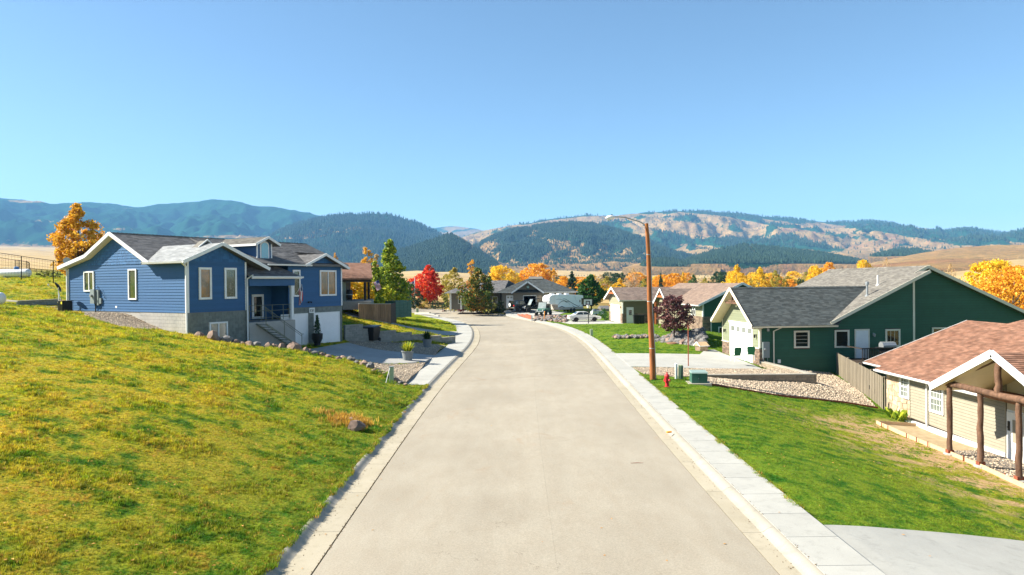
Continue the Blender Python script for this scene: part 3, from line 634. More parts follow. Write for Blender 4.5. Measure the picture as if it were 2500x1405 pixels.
oi = n.new('ShaderNodeObjectInfo').outputs['Random']; hs = n.new('ShaderNodeHueSaturation'); n.L(c, hs.inputs['Color']); n.L(n.math('ADD', .965, n.math('MULTIPLY', oi, .06)), hs.inputs['Value'])
n.col(hs.outputs[0]); n.b.inputs['Roughness'].default_value = .93; n.bump(n.math('ADD', sp_, n.math('MULTIPLY', b2, .6)), .35, .01); M['road'] = n.m
def conc(name, c1, c2, rnd=.05):
    n = NT(name); c = n.mix(n.ramp(n.noise(.7, 6, .65), [(.35, 0.), (.65, 1.)]), c1, c2); c = n.mix(1.0, c, n.ramp(n.noise(45, 3, .8), [(.3, .86), (.7, 1.06)]), 'MULTIPLY')
    c = n.mix(n.ramp(n.noise(2.2, 6, .75, dist=.5), [(.52, 0.), (.72, .55)]), c, tuple(q*.66 for q in c1)); c = n.mix(n.ramp(n.noise(9, 4, .75), [(.62, 0.), (.76, .5)]), c, tuple(q*.5 for q in c1))
    oi = n.new('ShaderNodeObjectInfo').outputs['Random']; hs = n.new('ShaderNodeHueSaturation'); n.L(c, hs.inputs['Color']); n.L(n.math('ADD', 1-rnd, n.math('MULTIPLY', oi, rnd*2)), hs.inputs['Value'])
    n.col(hs.outputs[0]); n.b.inputs['Roughness'].default_value = .9; n.bump(n.noise(50, 3, .8), .3, .008); return n.m
M['walk'] = conc('sidewalk_concrete', (.335, .33, .30), (.38, .375, .34)); M['kerb'] = conc('kerb_concrete', (.31, .285, .23), (.35, .32, .265))
M['pan'] = conc('gutter_concrete', (.33, .29, .21), (.37, .33, .25)); M['drive'] = conc('driveway_concrete', (.31, .305, .29), (.36, .355, .335))
M['seal'] = mat('joint_sealant', (.06, .045, .03), None, 3, .9)

road = MB()
I = list(range(0, NS-6))
for a, b in zip(I[:-1], I[1:]): road.poly([tuple(EL[a]-NL[a]*.0)+(-.03,), tuple(ER[a])+(-.03,), tuple(ER[b])+(-.03,), tuple(EL[b])+(-.03,)])
rd = tag(road.put('road', M['seal']), kind='structure')
def lerp2(E, f): 
    i = int(f); t = f-i; return E[i]*(1-t)+E[min(i+1, NS-1)]*t
brk = [0, 60, iy(EL, -8)] + [iy(EL, y) for y in (39.0, 51.2, 59.5, 66.5, 76, 86, 97)]; 
k = brk[-1]
while k < NS-30: k += 14; brk.append(k)
brk = sorted(set(brk))
def strip(E1, E2, a, b, g1, g2, z, th=.05, ga=.010):
    """slab between two edge lines, from row a to row b"""
    mb = MB(); n_ = max(2, int((b-a)/2)+1); fs = np.linspace(a, b, n_); rows = []
    for f in fs:
        p, q = lerp2(E1, f), lerp2(E2, f); d = (q-p)/np.hypot(*(q-p)); rows.append((p+d*g1, q-d*g2))
    d0 = (rows[1][0]-rows[0][0]); d0 /= np.hypot(*d0); d1 = rows[-1][0]-rows[-2][0]; d1 /= np.hypot(*d1)
    rows[0] = (rows[0][0]+d0*ga, rows[0][1]+d0*ga); rows[-1] = (rows[-1][0]-d1*ga, rows[-1][1]-d1*ga)
    for i, (p, q) in enumerate(rows): mb.v += [(p[0], p[1], z[0]), (q[0], q[1], z[1]), (p[0], p[1], z[0]-th), (q[0], q[1], z[1]-th)]
    for i in range(len(rows)-1):
        o = 4*i; mb.f += [(o, o+1, o+5, o+4), (o, o+4, o+6, o+2), (o+1, o+3, o+7, o+5)]
    o = 4*(len(rows)-1); mb.f += [(0, 2, 3, 1), (o, o+1, o+3, o+2)]; return mb
SEAM = EL+(ER-EL)*.53
for a, b in zip(brk[:-1], brk[1:]):
    strip(EL, SEAM, a, b, .028, .0012, (0, .015)).put('road_slab', M['road'], rd); strip(SEAM, ER, a, b, .0012, .012, (.015, 0)).put('road_slab', M['road'], rd)
# gutter pan and rolled kerb, cast in sections
def offs(E, N, d): return E+N*d
def kerb_run(E, N, pan, w, name_k, name_p, par, step):
    prof = [(pan, 0.0), (pan+.06, .018), (pan+.12, .06), (pan+.17, .095), (pan+w-.04, .118), (pan+w, .112), (pan+w, -.05)]
    k = 20
    while k < NS-12:
        b = min(k+step, NS-8); fs = np.linspace(k, b, 4); mb = MB(); 
        for j, f in enumerate(fs):
            p = lerp2(E, f); nn = lerp2(N, f); tg = lerp2(E, min(f+1, NS-2))-lerp2(E, max(f-1, 0)); tg /= np.hypot(*tg); sh = tg*(.006 if j == 0 else -.006 if j == 3 else 0)
            for o_, z_ in prof: q = p+nn*o_+sh; mb.v.append((q[0], q[1], z_))
        m_ = len(prof)
        for j in range(3): mb.f += [(j*m_+i, j*m_+i+1, (j+1)*m_+i+1, (j+1)*m_+i) for i in range(m_-1)]
        mb.f += [tuple(range(m_)), tuple(range(3*m_, 4*m_))]
        mb.put(name_k, M['kerb'], par, smooth=True)
        strip(offs(E, N, 0.0), offs(E, N, pan), k, b, .012, .001, (-.004, .0), ga=.006).put(name_p, M['pan'], par); k = b
kl = thing('kerb', None, None); kl['kind'] = 'structure'
kerb_run(EL, NL, .60, .27, 'kerb_section', 'gutter_pan', kl, 5.2); kerb_run(ER, NR, .42, .32, 'kerb_section', 'gutter_pan', kl, 5.2)
# sidewalks
sw = thing('sidewalk', None, None); sw['kind'] = 'structure'
def walk_run(E, N, d0, d1, y0, y1, stepm):
    k = float(iy(E, y0)); end = float(iy(E, y1)); L1 = offs(E, N, d0); L2 = offs(E, N, d1); poly = [tuple(lerp2(L1, f)) for f in np.linspace(k, end, 40)]+[tuple(lerp2(L2, f)) for f in np.linspace(end, k, 40)]
    NOGRASS.append(poly)
    while k < end-.5:
        sl_ = np.hypot(*(lerp2(E, min(k+1, NS-1))-lerp2(E, k))); b = min(k+stepm/sl_, end)
        strip(L1, L2, k, b, .004, .004, (.128, .135), th=.10, ga=.007).put('paving_slab', M['walk'], sw); k = b
walk_run(ER, NR, KERB_R, KERB_R+1.12, -20, 92, 1.5); walk_run(EL, NL, KERB_L, KERB_L+1.75, 37.2, 122, 1.8)
walk_run(ER, NR, KERB_R, KERB_R+.8, 92, 150, 2.5)
corr_poly = [tuple(p) for p in offs(EL, NL, KERB_L)[::6]]+[tuple(p) for p in offs(ER, NR, KERB_R)[::-6]]; NOGRASS.append(corr_poly)

# ---------------------------------------------------------------- driveways and paths
def clipx(poly): return poly
def drive(name, polys, dz=.03, m='drive', zf=None):
    d = thing(name, None, None); d['kind'] = 'structure'
    for pl in polys: drape('slab', pl, dz, M[m], parent=d, zf=zf)
    return d
g = .008
# near right drive (cracked slabs)
def quadsplit(A, B, C_, D_, nu, nv, gap=.012):
    """A-B near edge, D-C far edge -> nu x nv slabs"""
    A, B, C_, D_ = map(lambda p: np.array(p, float), (A, B, C_, D_)); out = []
    f = lambda s, t: (A*(1-s)+B*s)*(1-t)+(D_*(1-s)+C_*s)*t
    ls = np.hypot(*(B-A)); lt = np.hypot(*(D_-A))
    for i in range(nu):
        for j in range(nv):
            s0, s1, t0, t1 = i/nu+gap/ls/2, (i+1)/nu-gap/ls/2, j/nv+gap/lt/2, (j+1)/nv-gap/lt/2
            out.append([tuple(f(s0, t0)), tuple(f(s1, t0)), tuple(f(s1, t1)), tuple(f(s0, t1))])
    return out
nd = quadsplit((6.98, 5.0), (22, 7), (20, 19.0), (6.98, 16.0), 2, 2)
drive('driveway', nd, .03, 'walk')
# green house drive
GD = [(8.15, 44.2), (17.25, 44.0), (17.2, 49), (16.9, 55.0), (15.4, 55.4), (14.6, 53.0), (8.35, 52.4)]
gdp = quadsplit((7.65, 44.3), (12.4, 44.3), (12.4, 52.45), (7.9, 52.45), 1, 2)+quadsplit((12.4, 44.3), (16.9, 44.2), (16.8, 52.6), (12.4, 52.45), 1, 2)
drive('driveway', gdp+[[(14.4, 52.5), (16.75, 52.6), (16.6, 56.0), (15.6, 55.4)]], .05, 'walk')
# blue house drive
bd = quadsplit((-6.0, 46.9), (-6.0, 52.5), (-13.2, 54.8), (-15.2, 49.4), 2, 2)+[[(-15.2, 49.3), (-17.0, 47.5), (-13.6, 42.9), (-10.3, 43.0), (-8.6, 44.2), (-6.1, 46.7)]]
drive('driveway', bd, .035, 'drive')
# neighbour's path and drive on the left
drive('path', quadsplit((-6.05, 72.2), (-6.2, 78.0), (-16.8, 67.7), (-15.5, 65.3), 1, 6), .04, 'walk')
# drives across the street
od = quadsplit((7.6, 89.8), (14.0, 86.0), (14.2, 97.5), (5.9, 98.2), 3, 1); drive('driveway', od, .03, 'walk')
fd = quadsplit((-1.0, 113.0), (5.2, 103.5), (9.5, 117.0), (-1.8, 124.0), 3, 2)
drive('driveway', fd, .05, 'walk')
# ---------------------------------------------------------------- gravel beds
def gravelmat(name, cols, sc_=26):
    n = NT(name); v = n.new('ShaderNodeTexVoronoi'); v.inputs['Scale'].default_value = sc_; n.L(n.pos(), v.inputs['Vector'])
    hs = n.new('ShaderNodeSeparateColor'); n.L(v.outputs['Color'], hs.inputs[0])
    c = n.ramp(hs.outputs[0], [(i/(len(cols)-1), q) for i, q in enumerate(cols)]); c = n.mix(1.0, c, n.ramp(v.outputs['Distance'], [(.0, 1.1), (.7, .45)]), 'MULTIPLY')
    n.col(n.mix(1.0, c, n.ramp(n.noise(1.2, 5, .6), [(.35, .82), (.65, 1.08)]), 'MULTIPLY')); n.b.inputs['Roughness'].default_value = .9; n.bump(n.math('SUBTRACT', 1, v.outputs['Distance']), .9, .03); return n.m
GC = [(.20, .14, .10), (.43, .34, .24), (.56, .47, .35), (.34, .27, .20), (.64, .57, .46), (.38, .25, .17)]
M['gravel'] = gravelmat('river_gravel', GC); M['gravel_grey'] = gravelmat('grey_gravel', [(.16, .15, .14), (.32, .28, .24), (.24, .2, .17), (.40, .36, .30)])  # second mix is a duller grey-brown, for the porch bed
M['pebble'] = mat('river_pebble', (.50, .41, .30), (.34, .265, .19), 9, .85, rnd=.45)
def rockmesh(seed, sub=2, flat=.7, amp=.28, m=None):
    bm = bmesh.new(); bmesh.ops.create_icosphere(bm, subdivisions=sub, radius=.5)
    for v in bm.verts:
        p = v.co*2.2+Vector((seed*7.3, seed*3.1, 0)); k = 1+amp*mnoise.noise(p)+amp*.6*mnoise.noise(p*2.3); v.co *= k; v.co.z *= flat; v.co.y *= .8
        if v.co.z < -.22*flat: v.co.z = -.22*flat
    me = bpy.data.meshes.new('boulder'); bm.to_mesh(me); bm.free()
    if m: me.materials.append(m)
    return me
peb = proto_obj('pebble', rockmesh(3, 1, .6, .2, M['pebble']))
def scatter_in(poly, n_):
    xs = [p[0] for p in poly]; ys = [p[1] for p in poly]; out = np.zeros((0, 2))
    while len(out) < n_:
        q = np.c_[RNG.uniform(min(xs), max(xs), n_*2), RNG.uniform(min(ys), max(ys), n_*2)]; out = np.r_[out, q[inpoly(q[:, 0], q[:, 1], poly)]]
    return out[:n_]
def gravel(name, poly, n_, m='gravel', size=.07, zf=None, dz=.02):
    o = drape(name, poly, dz, M[m], kind='structure', zf=zf)
    q = scatter_in(poly, n_); zz_ = hzv(q[:, 0], q[:, 1]) if zf is None else np.array([zf(a, b) for a, b in q])
    inst(name.replace('bed', 'stones'), np.c_[q, zz_+dz+.01], size*(.5+RNG.random(n_)**2*1.3), RNG.random(n_)*6, peb); return o
GRV1 = [(-9.9, 42.9), (-8.2, 40.6), (-6.2, 37.4), (-5.9, 37.8), (-5.95, 46.5), (-8.4, 44.2)]
gravel('gravel_bed', GRV1, 2600)
GRV2 = [(-13.1, 54.9), (-6.0, 52.7), (-5.9, 60.2), (-7.0, 60.0), (-10.5, 58.2), (-13.4, 55.8)]
gravel('gravel_bed', GRV2, 2600)
GRV3 = [(10.75, 37.45), (12.5, 37.6), (20.55, 38.6), (21.9, 43.5), (22.4, 48.1), (18.3, 48.0), (18.45, 41.0), (11.6, 40.6), (10.2, 39.6)]
gravel('gravel_bed', GRV3, 9000, size=.085)
GRV5 = [(-31.0, 49.2), (-20.6, 42.9)] + Sxy((446, 800), (400, 803), (345, 805), (300, 799), (250, 785), (205, 770))
gravel('gravel_bed', GRV5, 3500)
# ================================================================ BUILDING HELPERS
def sc_range(poly, z):
    xs = []
    n = len(poly)
    for i in range(n):
        (s0, z0), (s1, z1) = poly[i], poly[(i+1) % n]
        if (z0 <= z) != (z1 <= z): xs.append(s0+(s1-s0)*(z-z0)/(z1-z0))
    return (min(xs), max(xs)) if len(xs) >= 2 else None
def wall(par, W, poly, m, step=.16, boards=True, ops=(), th=.16, name='wall', bname='siding_board', zmin=None, o=0.0, gap=0.0, back=None):  # a dark back seen through gap is a painted shadow line under each board
    """backing wall plus overlapping boards, each its own part; ops = openings (s0,z0,s1,z1) that interrupt boards"""
    mb = MB(); pts = [W(s, o, z) for s, z in poly]; e = Vector(W(0, -th, 0))-Vector(W(0, 0, 0)); mb.prism(pts, e); mb.put(name, back or m, par)
    if not boards: return
    z0 = min(p[1] for p in poly); z1 = max(p[1] for p in poly); z = z0+.002
    while z < z1-.03:
        zt = min(z+step, z1-.004); a = sc_range(poly, z+.004); b = sc_range(poly, zt-.004)
        if a and b:
            cuts = [(max(a[0], b[0])-.0, min(a[1], b[1]))]
            iv = [(a[0], a[1], b[0], b[1])]
            for (s0, q0, s1, q1) in ops:
                if q0 < (z+zt)/2 < q1:
                    nv = []
                    for (al, ar, bl, br) in iv:
                        if s1 <= min(al, bl) or s0 >= max(ar, br): nv.append((al, ar, bl, br)); continue
                        if s0 > max(al, bl)+.02: nv.append((al, s0, bl, s0))
                        if s1 < min(ar, br)-.02: nv.append((s1, ar, s1, br))
                    iv = nv
            for (al, ar, bl, br) in iv:
                if ar-al < .03 and br-bl < .03: continue
                MB().hexa([W(al, o+.003, z+gap), W(ar, o+.003, z+gap), W(ar, o+.036, z+gap), W(al, o+.036, z+gap), W(bl, o+.003, zt), W(br, o+.003, zt), W(br, o+.012, zt), W(bl, o+.012, zt)]).put(bname, m, par)
        z += step
def shakes(par, W, poly, m, row=.17, tab=.13, o=.02, name='shake_siding'):
    mb = MB(); z0 = min(p[1] for p in poly); z1 = max(p[1] for p in poly); z = z0
    while z < z1-.05:
        r = sc_range(poly, z+row*.6)
        if r and r[1]-r[0] > .1:
            s = r[0]
            while s < r[1]-.03:
                e = min(s+tab*random.uniform(.75, 1.25), r[1]); dz = random.uniform(-.012, .012)
                mb.hexa([W(s+.004, o, z+dz), W(e-.004, o, z+dz), W(e-.004, o+.03, z+dz), W(s+.004, o+.03, z+dz), W(s+.004, o, z+row), W(e-.004, o, z+row), W(e-.004, o+.008, z+row), W(s+.004, o+.008, z+row)]); s = e
        z += row
    mb.put(name, m, par, kind='stuff')
def blocks(par, W, poly, m, bw=.40, bh=.20, ops=(), th=.2, name='block_wall', bname='concrete_block', cache={}):
    mb = MB(); mb.prism([W(s, 0, z) for s, z in poly], Vector(W(0, -th, 0))-Vector(W(0, 0, 0))); mb.put(name, M['mortar'], par)
    z0 = min(p[1] for p in poly); z1 = max(p[1] for p in poly); z = z0; r_ = 0
    while z < z1-.04:
        zt = min(z+bh, z1); r = sc_range(poly, (z+zt)/2)
        if r:
            s = r[0]-(bw/2 if r_ % 2 else 0)
            while s < r[1]-.02:
                a, b = max(s, r[0]), min(s+bw, r[1]); mid = (a+b)/2
                if b-a > .04 and not any(o_[0]-.02 < mid < o_[2]+.02 and o_[1]-.02 < (z+zt)/2 < o_[3]+.02 for o_ in ops):
                    MB().wbox(W, a+.005, b-.005, .001, .016, z+.005, zt-.005).put(bname, m, par)
                s += bw
        z += bh; r_ += 1
def roof(par, pts, m, row=.14, tab=.3, th=.14, name='roof', lift=.02, cap=None):
    """pts: eaveL, eaveR, (more...), ridgeL - seen from outside, ccw.  deck + real shingle courses"""
    p = [Vector(q) for q in pts]; e = (p[1]-p[0]).normalized(); nrm = e.cross(p[-1]-p[0]).normalized()
    if nrm.z < 0: nrm = -nrm; 
    up = nrm.cross(e).normalized()
    mb = MB(); mb.prism([tuple(q) for q in p], -nrm*th); mb.put(name, m, par)
    pl = [((q-p[0]).dot(e), (q-p[0]).dot(up)) for q in p]; b = min(q[1] for q in pl)+1e-3; top = max(q[1] for q in pl); sh = MB(); k = 0
    if b < -1e-2: b = b
    while b < top-.02:
        r = sc_range(pl, min(b+row*.5, top-1e-3))
        if r:
            s = r[0]-random.random()*tab
            while s < r[1]:
                a, c_ = max(s, r[0]), min(s+tab*random.uniform(.8, 1.2), r[1]); s = s+tab if c_ == r[1] else c_
                if c_-a < .02: s = max(s, c_+.001); continue
                bt = min(b+row, top); l2 = lift*random.uniform(.7, 1.3)
                q = lambda a_, b_, h_: tuple(p[0]+e*a_+up*b_+nrm*h_)
                n0 = len(sh.v); sh.v += [q(a, b, .002), q(c_-.004, b, .002), q(a, b, l2), q(c_-.004, b, l2), q(a, bt, .004), q(c_-.004, bt, .004)]
                sh.f += [(n0, n0+1, n0+3, n0+2), (n0+2, n0+3, n0+5, n0+4)]
        b += row
    me = bpy.data.meshes.new('shingles'); me.from_pydata(sh.v, [], sh.f); me.materials.append(m); o = link(bpy.data.objects.new('shingles', me)); o.parent = par; o['kind'] = 'stuff'
def ridgecap(par, a, b, m, w=.3):
    mb = MB(); a = Vector(a); b = Vector(b); L_ = (b-a).length; k = max(1, int(L_/.25)); d = (b-a)/k
    sd = d.cross(Vector((0, 0, 1))).normalized()*w/2
    for i in range(k):
        p = a+d*i; q = p+d*1.05
        mb.poly([p-sd+Vector((0, 0, -.06)), p+Vector((0, 0, .05)), q+Vector((0, 0, .03)), q-sd+Vector((0, 0, -.07))]); mb.poly([p+Vector((0, 0, .05)), p+sd+Vector((0, 0, -.06)), q+sd+Vector((0, 0, -.07)), q+Vector((0, 0, .03))])
    mb.put('ridge_cap', m, par, kind='stuff')
def window(par, W, s0, z0, s1, z1, glass='glass', fr='white', fw=.09, mull=(), bars=(0, 0), o=.03, depth=.06, name='window', label=None, arch=False, sill=False):
    """mull: list of s fractions for thick mullions; bars=(vertical, horizontal) muntins; z-split through mullz"""
    mb = MB()
    mb.wbox(W, s0, s1, o-.04, o+depth, z1-fw, z1); mb.wbox(W, s0, s1, o-.04, o+depth, z0, z0+fw); mb.wbox(W, s0, s0+fw, o-.04, o+depth, z0+fw, z1-fw); mb.wbox(W, s1-fw, s1, o-.04, o+depth, z0+fw, z1-fw)
    if sill: mb.wbox(W, s0-.04, s1+.04, o-.04, o+depth+.04, z0-.05, z0)
    f = mb.put(name, M[fr], par, label=label)
    MB().wbox(W, s0+fw*.7, s1-fw*.7, o-.03, o+.008, z0+fw*.7, z1-fw*.7).put('pane', M[glass], f)
    for t in mull:
        if isinstance(t, tuple): zc = z0+(z1-z0)*t[1]; MB().wbox(W, s0+fw, s1-fw, o, o+depth*.75, zc-.03, zc+.03).put('mullion', M[fr], f)
        else: c_ = s0+(s1-s0)*t; MB().wbox(W, c_-.035, c_+.035, o, o+depth*.75, z0+fw, z1-fw).put('mullion', M[fr], f)
    a, b, c_, d = s0+fw, s1-fw, z0+fw, z1-fw
    if bars[0] or bars[1]:
        m2 = MB()
        for i in range(bars[0]): q = a+(b-a)*(i+1)/(bars[0]+1); m2.wbox(W, q-.009, q+.009, o+.008, o+.02, c_, d)
        for i in range(bars[1]): q = c_+(d-c_)*(i+1)/(bars[1]+1); m2.wbox(W, a, b, o+.008, o+.018, q-.009, q+.009)
        m2.put('muntin', M[fr], f)
    return f
def garage_door(par, W, s0, z0, s1, z1, m='door_white', rows=4, lites=0, fr='white', o=-.05, name='garage_door', cols=0):
    mb = MB(); t = .1
    mb.wbox(W, s0-t, s1+t, -.02, .045, z1, z1+t); mb.wbox(W, s0-t, s0, -.02, .045, z0, z1); mb.wbox(W, s1, s1+t, -.02, .045, z0, z1)
    f = mb.put(name, M[fr], par)
    MB().wbox(W, s0, s1, .004, .012, z0, z1).put('door_backing', M[m], f)
    h = (z1-z0)/rows
    for i in range(rows):
        MB().wbox(W, s0+.004, s1-.004, .012, .03, z0+h*i+.006, z0+h*(i+1)-.006).put('door_panel', M[m], f)
        if i < rows-1 or not lites:
            mm = MB(); k = cols or max(2, int((s1-s0)/.6))
            for j in range(k): 
                a = s0+(s1-s0)*j/k; b = s0+(s1-s0)*(j+1)/k
                mm.wbox(W, a+.06, b-.06, .030, .036, z0+h*i+.08, z0+h*(i+1)-.08)
            mm.put('raised_field', M[m], f)
    for j in range(lites):
        a = s0+(s1-s0)*(j+.18)/lites; b = s0+(s1-s0)*(j+.82)/lites
        l = MB().wbox(W, a, b, .03, .04, z1-h*.78, z1-h*.22).put('garage_window', M['glass_grey'], f)
    return f
def fascia(par, a, b, h=.18, w=.035, m='white', name='fascia_board', drop=.09):
    a = Vector(a)-Vector((0, 0, drop)); b = Vector(b)-Vector((0, 0, drop)); return MB().beam(a, b, w, h).put(name, M[m], par)
def gutter(par, a, b, m='white', w=.12):
    mb = MB(); a = Vector(a); b = Vector(b); d = (b-a).normalized(); s = d.cross(Vector((0, 0, 1))).normalized()
    pr = [(-w/2, -.10), (w*.2, -.10), (w/2, .0), (w/2-.012, .0), (w*.2-.01, -.085), (-w/2+.01, -.085), (-w/2+.01, 0), (-w/2, 0)]
    n0 = len(mb.v)
    for q in (a, b): mb.v += [tuple(q+s*x_+Vector((0, 0, z_))) for x_, z_ in pr]
    k = len(pr); mb.f += [(i, (i+1) % k, k+(i+1) % k, k+i) for i in range(k)]+[tuple(range(k)), tuple(range(k, 2*k))]
    return mb.put('gutter', M[m], par)
def downspout(par, pts, m='white', w=.08):
    mb = MB()
    for a, b in zip(pts[:-1], pts[1:]):
        up = (0, 1, 0) if abs((Vector(b)-Vector(a)).normalized().z) > .9 else (0, 0, 1)
        mb.beam(a, b, w, w*.75, up)
    return mb.put('downspout', M[m], par)
def trim(par, W, s, z0, z1, w=.11, o=.045, m='white', name='corner_trim'): return MB().wbox(W, s-w/2, s+w/2, -.01, o, z0, z1).put(name, M[m], par)
def lantern(par, W, s, z, m='black'):
    mb = MB(); mb.wbox(W, s-.05, s+.05, 0, .05, z-.08, z+.12); mb.wbox(W, s-.02, s+.02, .05, .16, z+.06, z+.09)
    c_ = W(s, .17, z); mb.lathe([(.02, -.16), (.06, -.13), (.075, .02), (.09, .03), (.02, .10)], c_, 8)
    return mb.put('wall_lantern', M[m], par)
def ledgestone(par, W, s0, s1, z0, z1, m='ledge', rh=.11, name='ledge_stone'):
    z = z0
    while z < z1-.02:
        h = min(rh*random.uniform(.8, 1.25), z1-z); s = s0
        while s < s1-.01:
            e = min(s+random.uniform(.22, .5), s1)
            if s1-e < .08: e = s1
            MB().wbox(W, s+.005, e-.005, .0, random.uniform(.03, .07), z+.005, z+h-.005).put(name, M[m], par); s = e
        z += h
def gable_truss(par, W, sc_, zp, half, slope, m='timber'):
    """open king-post truss hung in a gable peak"""
    zb = zp-half*slope; mb = MB()
    mb.wbox(W, sc_-half, sc_+half, 0, .12, zb, zb+.14).put('tie_beam', M[m], par)
    MB().wbox(W, sc_-.06, sc_+.06, .0, .12, zb+.14, zp-.12).put('king_post', M[m], par)
    for k in (-1, 1):
        a = W(sc_+k*.05, .06, zb+.2); b = W(sc_+k*half*.55, .06, zp-half*.55*slope-.12); MB().beam(a, b, .09, .09, (0, 0, 1) ).put('brace', M[m], par)

# ================================================================ BLUE HOUSE
BS = 1.107; BO = P(457, 765, 38.7*BS); BY = 59.7; BZ = CAM_H*(1-BS)
blue = thing('blue_house', 'blue lap-sided house with white trim over a grey block basement, left of the road', 'house', (BO.x, BO.y, BZ), R(BY)); blue.scale = (BS,)*3
ZS = 4.13
FW = WF(0, 0, 0)                 # street front: s = local x, outward = -y
def WS_(s, o, z): return (-o, s, z)      # side wall: s = local y, outward = -x
WR = WF(0, .35, 0)
# side gable wall
wall(blue, WS_, [(0, ZS), (12.5, ZS), (12.5, 6.86), (9.7, 7.5), (6.97, 8.80), (3.3, 7.05), (0, 7.05)], M['blue'], .168, ops=[(9.38, 5.35, 10.55, 6.66), (4.77, 4.85, 5.62, 6.72)], th=.2)
shakes(blue, WS_, [(3.15, 7.02), (11.6, 7.02), (9.7, 7.5), (6.97, 8.78), (3.3, 7.03)], M['blue_shake'])
window(blue, WS_, 9.38, 5.36, 10.55, 6.66, 'glass_green', mull=[.5]); window(blue, WS_, 4.77, 4.86, 5.62, 6.72, 'glass_green')
blocks(blue, WS_, [(-.0, 2.3), (4.5, 3.2), (4.5, ZS-.002), (0, ZS-.002)], M['concrete'], bname='foundation_block')
MB().wbox(WS_, 4.5, 12.5, -.2, 0, 2.9, ZS-.002).put('foundation', M['concrete'], blue)
trim(blue, WS_, .055, ZS, 7.05); trim(blue, WS_, 12.45, ZS, 6.85); trim(blue, FW, .055, ZS, 7.05, o=.047)
# bay front
bay_ops = [(.72, 4.87, 1.55, 6.73), (2.42, 4.87, 3.27, 6.73)]
wall(blue, FW, [(0, ZS), (4.0, ZS), (4.0, 7.1), (2.05, 8.03), (0, 7.1)], M['blue'], .168, ops=bay_ops, th=.2)
shakes(blue, FW, [(0.05, 7.08), (3.95, 7.08), (2.05, 8.0)], M['blue_shake'])
MB().wbox(FW, .1, 3.9, .0, .035, 7.03, 7.085).put('band_board', M['blue'], blue)
window(blue, FW, *bay_ops[0], 'glass_amber', fw=.12); window(blue, FW, *bay_ops[1], 'glass_green', fw=.12)
blocks(blue, FW, [(0, 1.9), (4.0, 1.3), (4.0, ZS-.002), (0, ZS-.002)], M['block'], ops=[(1.38, 2.2, 2.57, 3.5)])
window(blue, FW, 1.36, 2.3, 2.6, 3.52, 'glass_grey', mull=[.5])
trim(blue, FW, 3.945, ZS, 7.1)
# porch recess: return wall, back wall, ceiling
WB = WF(0, 2.0, 0)
MB().box(7.6, .4, 3.42, 7.7, 2.1, 7.0).put('return_wall', M['blue'], blue)
wall(blue, WB, [(4.0, 3.4), (7.6, 3.4), (7.6, 7.0), (4.0, 7.0)], M['blue'], .168, ops=[(5.95, 3.4, 6.95, 5.1)], th=.15)
def WP(s, o, z): return (4.0+o, s, z)
wall(blue, WP, [(0, 3.4), (2, 3.4), (2, 7.1), (0, 7.1)], M['blue'], .168, th=.15)
d = MB().wbox(WB, 5.98, 6.92, .02, .07, 3.45, 5.06).put('front_door', M['white'], blue); MB().wbox(WB, 6.14, 6.76, .07, .085, 3.6, 4.9).put('door_glass', M['glass'], d)
MB().wbox(WF(0, -.1, 0), 4.0, 7.6, -2.1, -.05, 5.70, 5.74).put('porch_ceiling', M['blue'], blue)
# right section
r_ops = [(10.36, 4.87, 12.0-.05, 6.68), (7.95, 4.87, 8.6, 6.68)]
wall(blue, WR, [(7.6, ZS), (12.55, ZS), (12.55, 7.0), (10.6, 7.72), (8.9, 7.0), (7.6, 7.0)], M['blue'], .168, ops=r_ops, th=.2)
shakes(blue, WR, [(8.95, 7.02), (12.5, 7.02), (10.6, 7.7)], M['blue_shake'])
window(blue, WR, *r_ops[0], 'glass_amber', mull=[.5], fw=.11); window(blue, WR, *r_ops[1], 'glass_green', fw=.11)
blocks(blue, WR, [(7.0, 1.3), (12.55, 1.25), (12.55, ZS-.002), (7.6, ZS-.002), (7.6, 3.3), (7.0, 3.3)], M['block'], ops=[(9.88, 1.3, 12.2, 3.66), (7.0, 1.3, 9.2, 3.66)])
garage_door(blue, WR, 9.9, 1.48, 12.18, 3.62, cols=4); garage_door(blue, WR, 7.05, 1.48, 9.16, 3.62, cols=4)
trim(blue, WR, 12.5, ZS, 7.0); MB().prism([(12.6, .5, .9), (15.3, 7.2, .9), (15.3, 12.4, .9), (15.1, 12.4, .9), (15.1, 7.3, .9), (12.4, .5, .9)], (0, 0, 6.05)).put('end_wall', M['blue'], blue)
MB().box(0.1, 12.35, 3.0, 12.6, 12.5, 6.8).put('back_wall', M['blue'], blue)
sg = MB().wbox(WR, 9.40, 9.89, .016, .04, 3.72, 4.07).put('house_number_sign', M['white'], blue)
def textmesh(s, size, mt, par, W, s0, z0, o, name='digit', bold=0.0, ext=.004):
    cu = bpy.data.curves.new(name, 'FONT'); cu.body = s; cu.size = size; cu.extrude = ext; cu.offset = bold; cu.align_x = 'CENTER'
    to = bpy.data.objects.new(name, cu); link(to); dg = bpy.context.evaluated_depsgraph_get(); me = bpy.data.meshes.new_from_object(to.evaluated_get(dg)); bpy.data.objects.remove(to)
    for v in me.vertices: v.co = Vector(W(s0+v.co.x, o-v.co.z*0+v.co.z, z0+v.co.y))
    me.materials.clear(); me.materials.append(mt); ob = link(bpy.data.objects.new(name, me)); ob.parent = par; return ob
for i, ch in enumerate('151'): textmesh(ch, .27, M['black'], sg, WR, 9.50+i*.145, 3.80, .046, 'digit', .008)
mb = MB(); mb.wbox(WR, 9.3, 9.45, 0.03, .12, 4.44, 4.52); mb.lathe([(.02, 0), (.06, .1)], WR(9.25, .12, 4.40), 8); mb.lathe([(.02, 0), (.06, .1)], WR(9.52, .12, 4.40), 8); mb.put('floodlight', M['black'], blue)
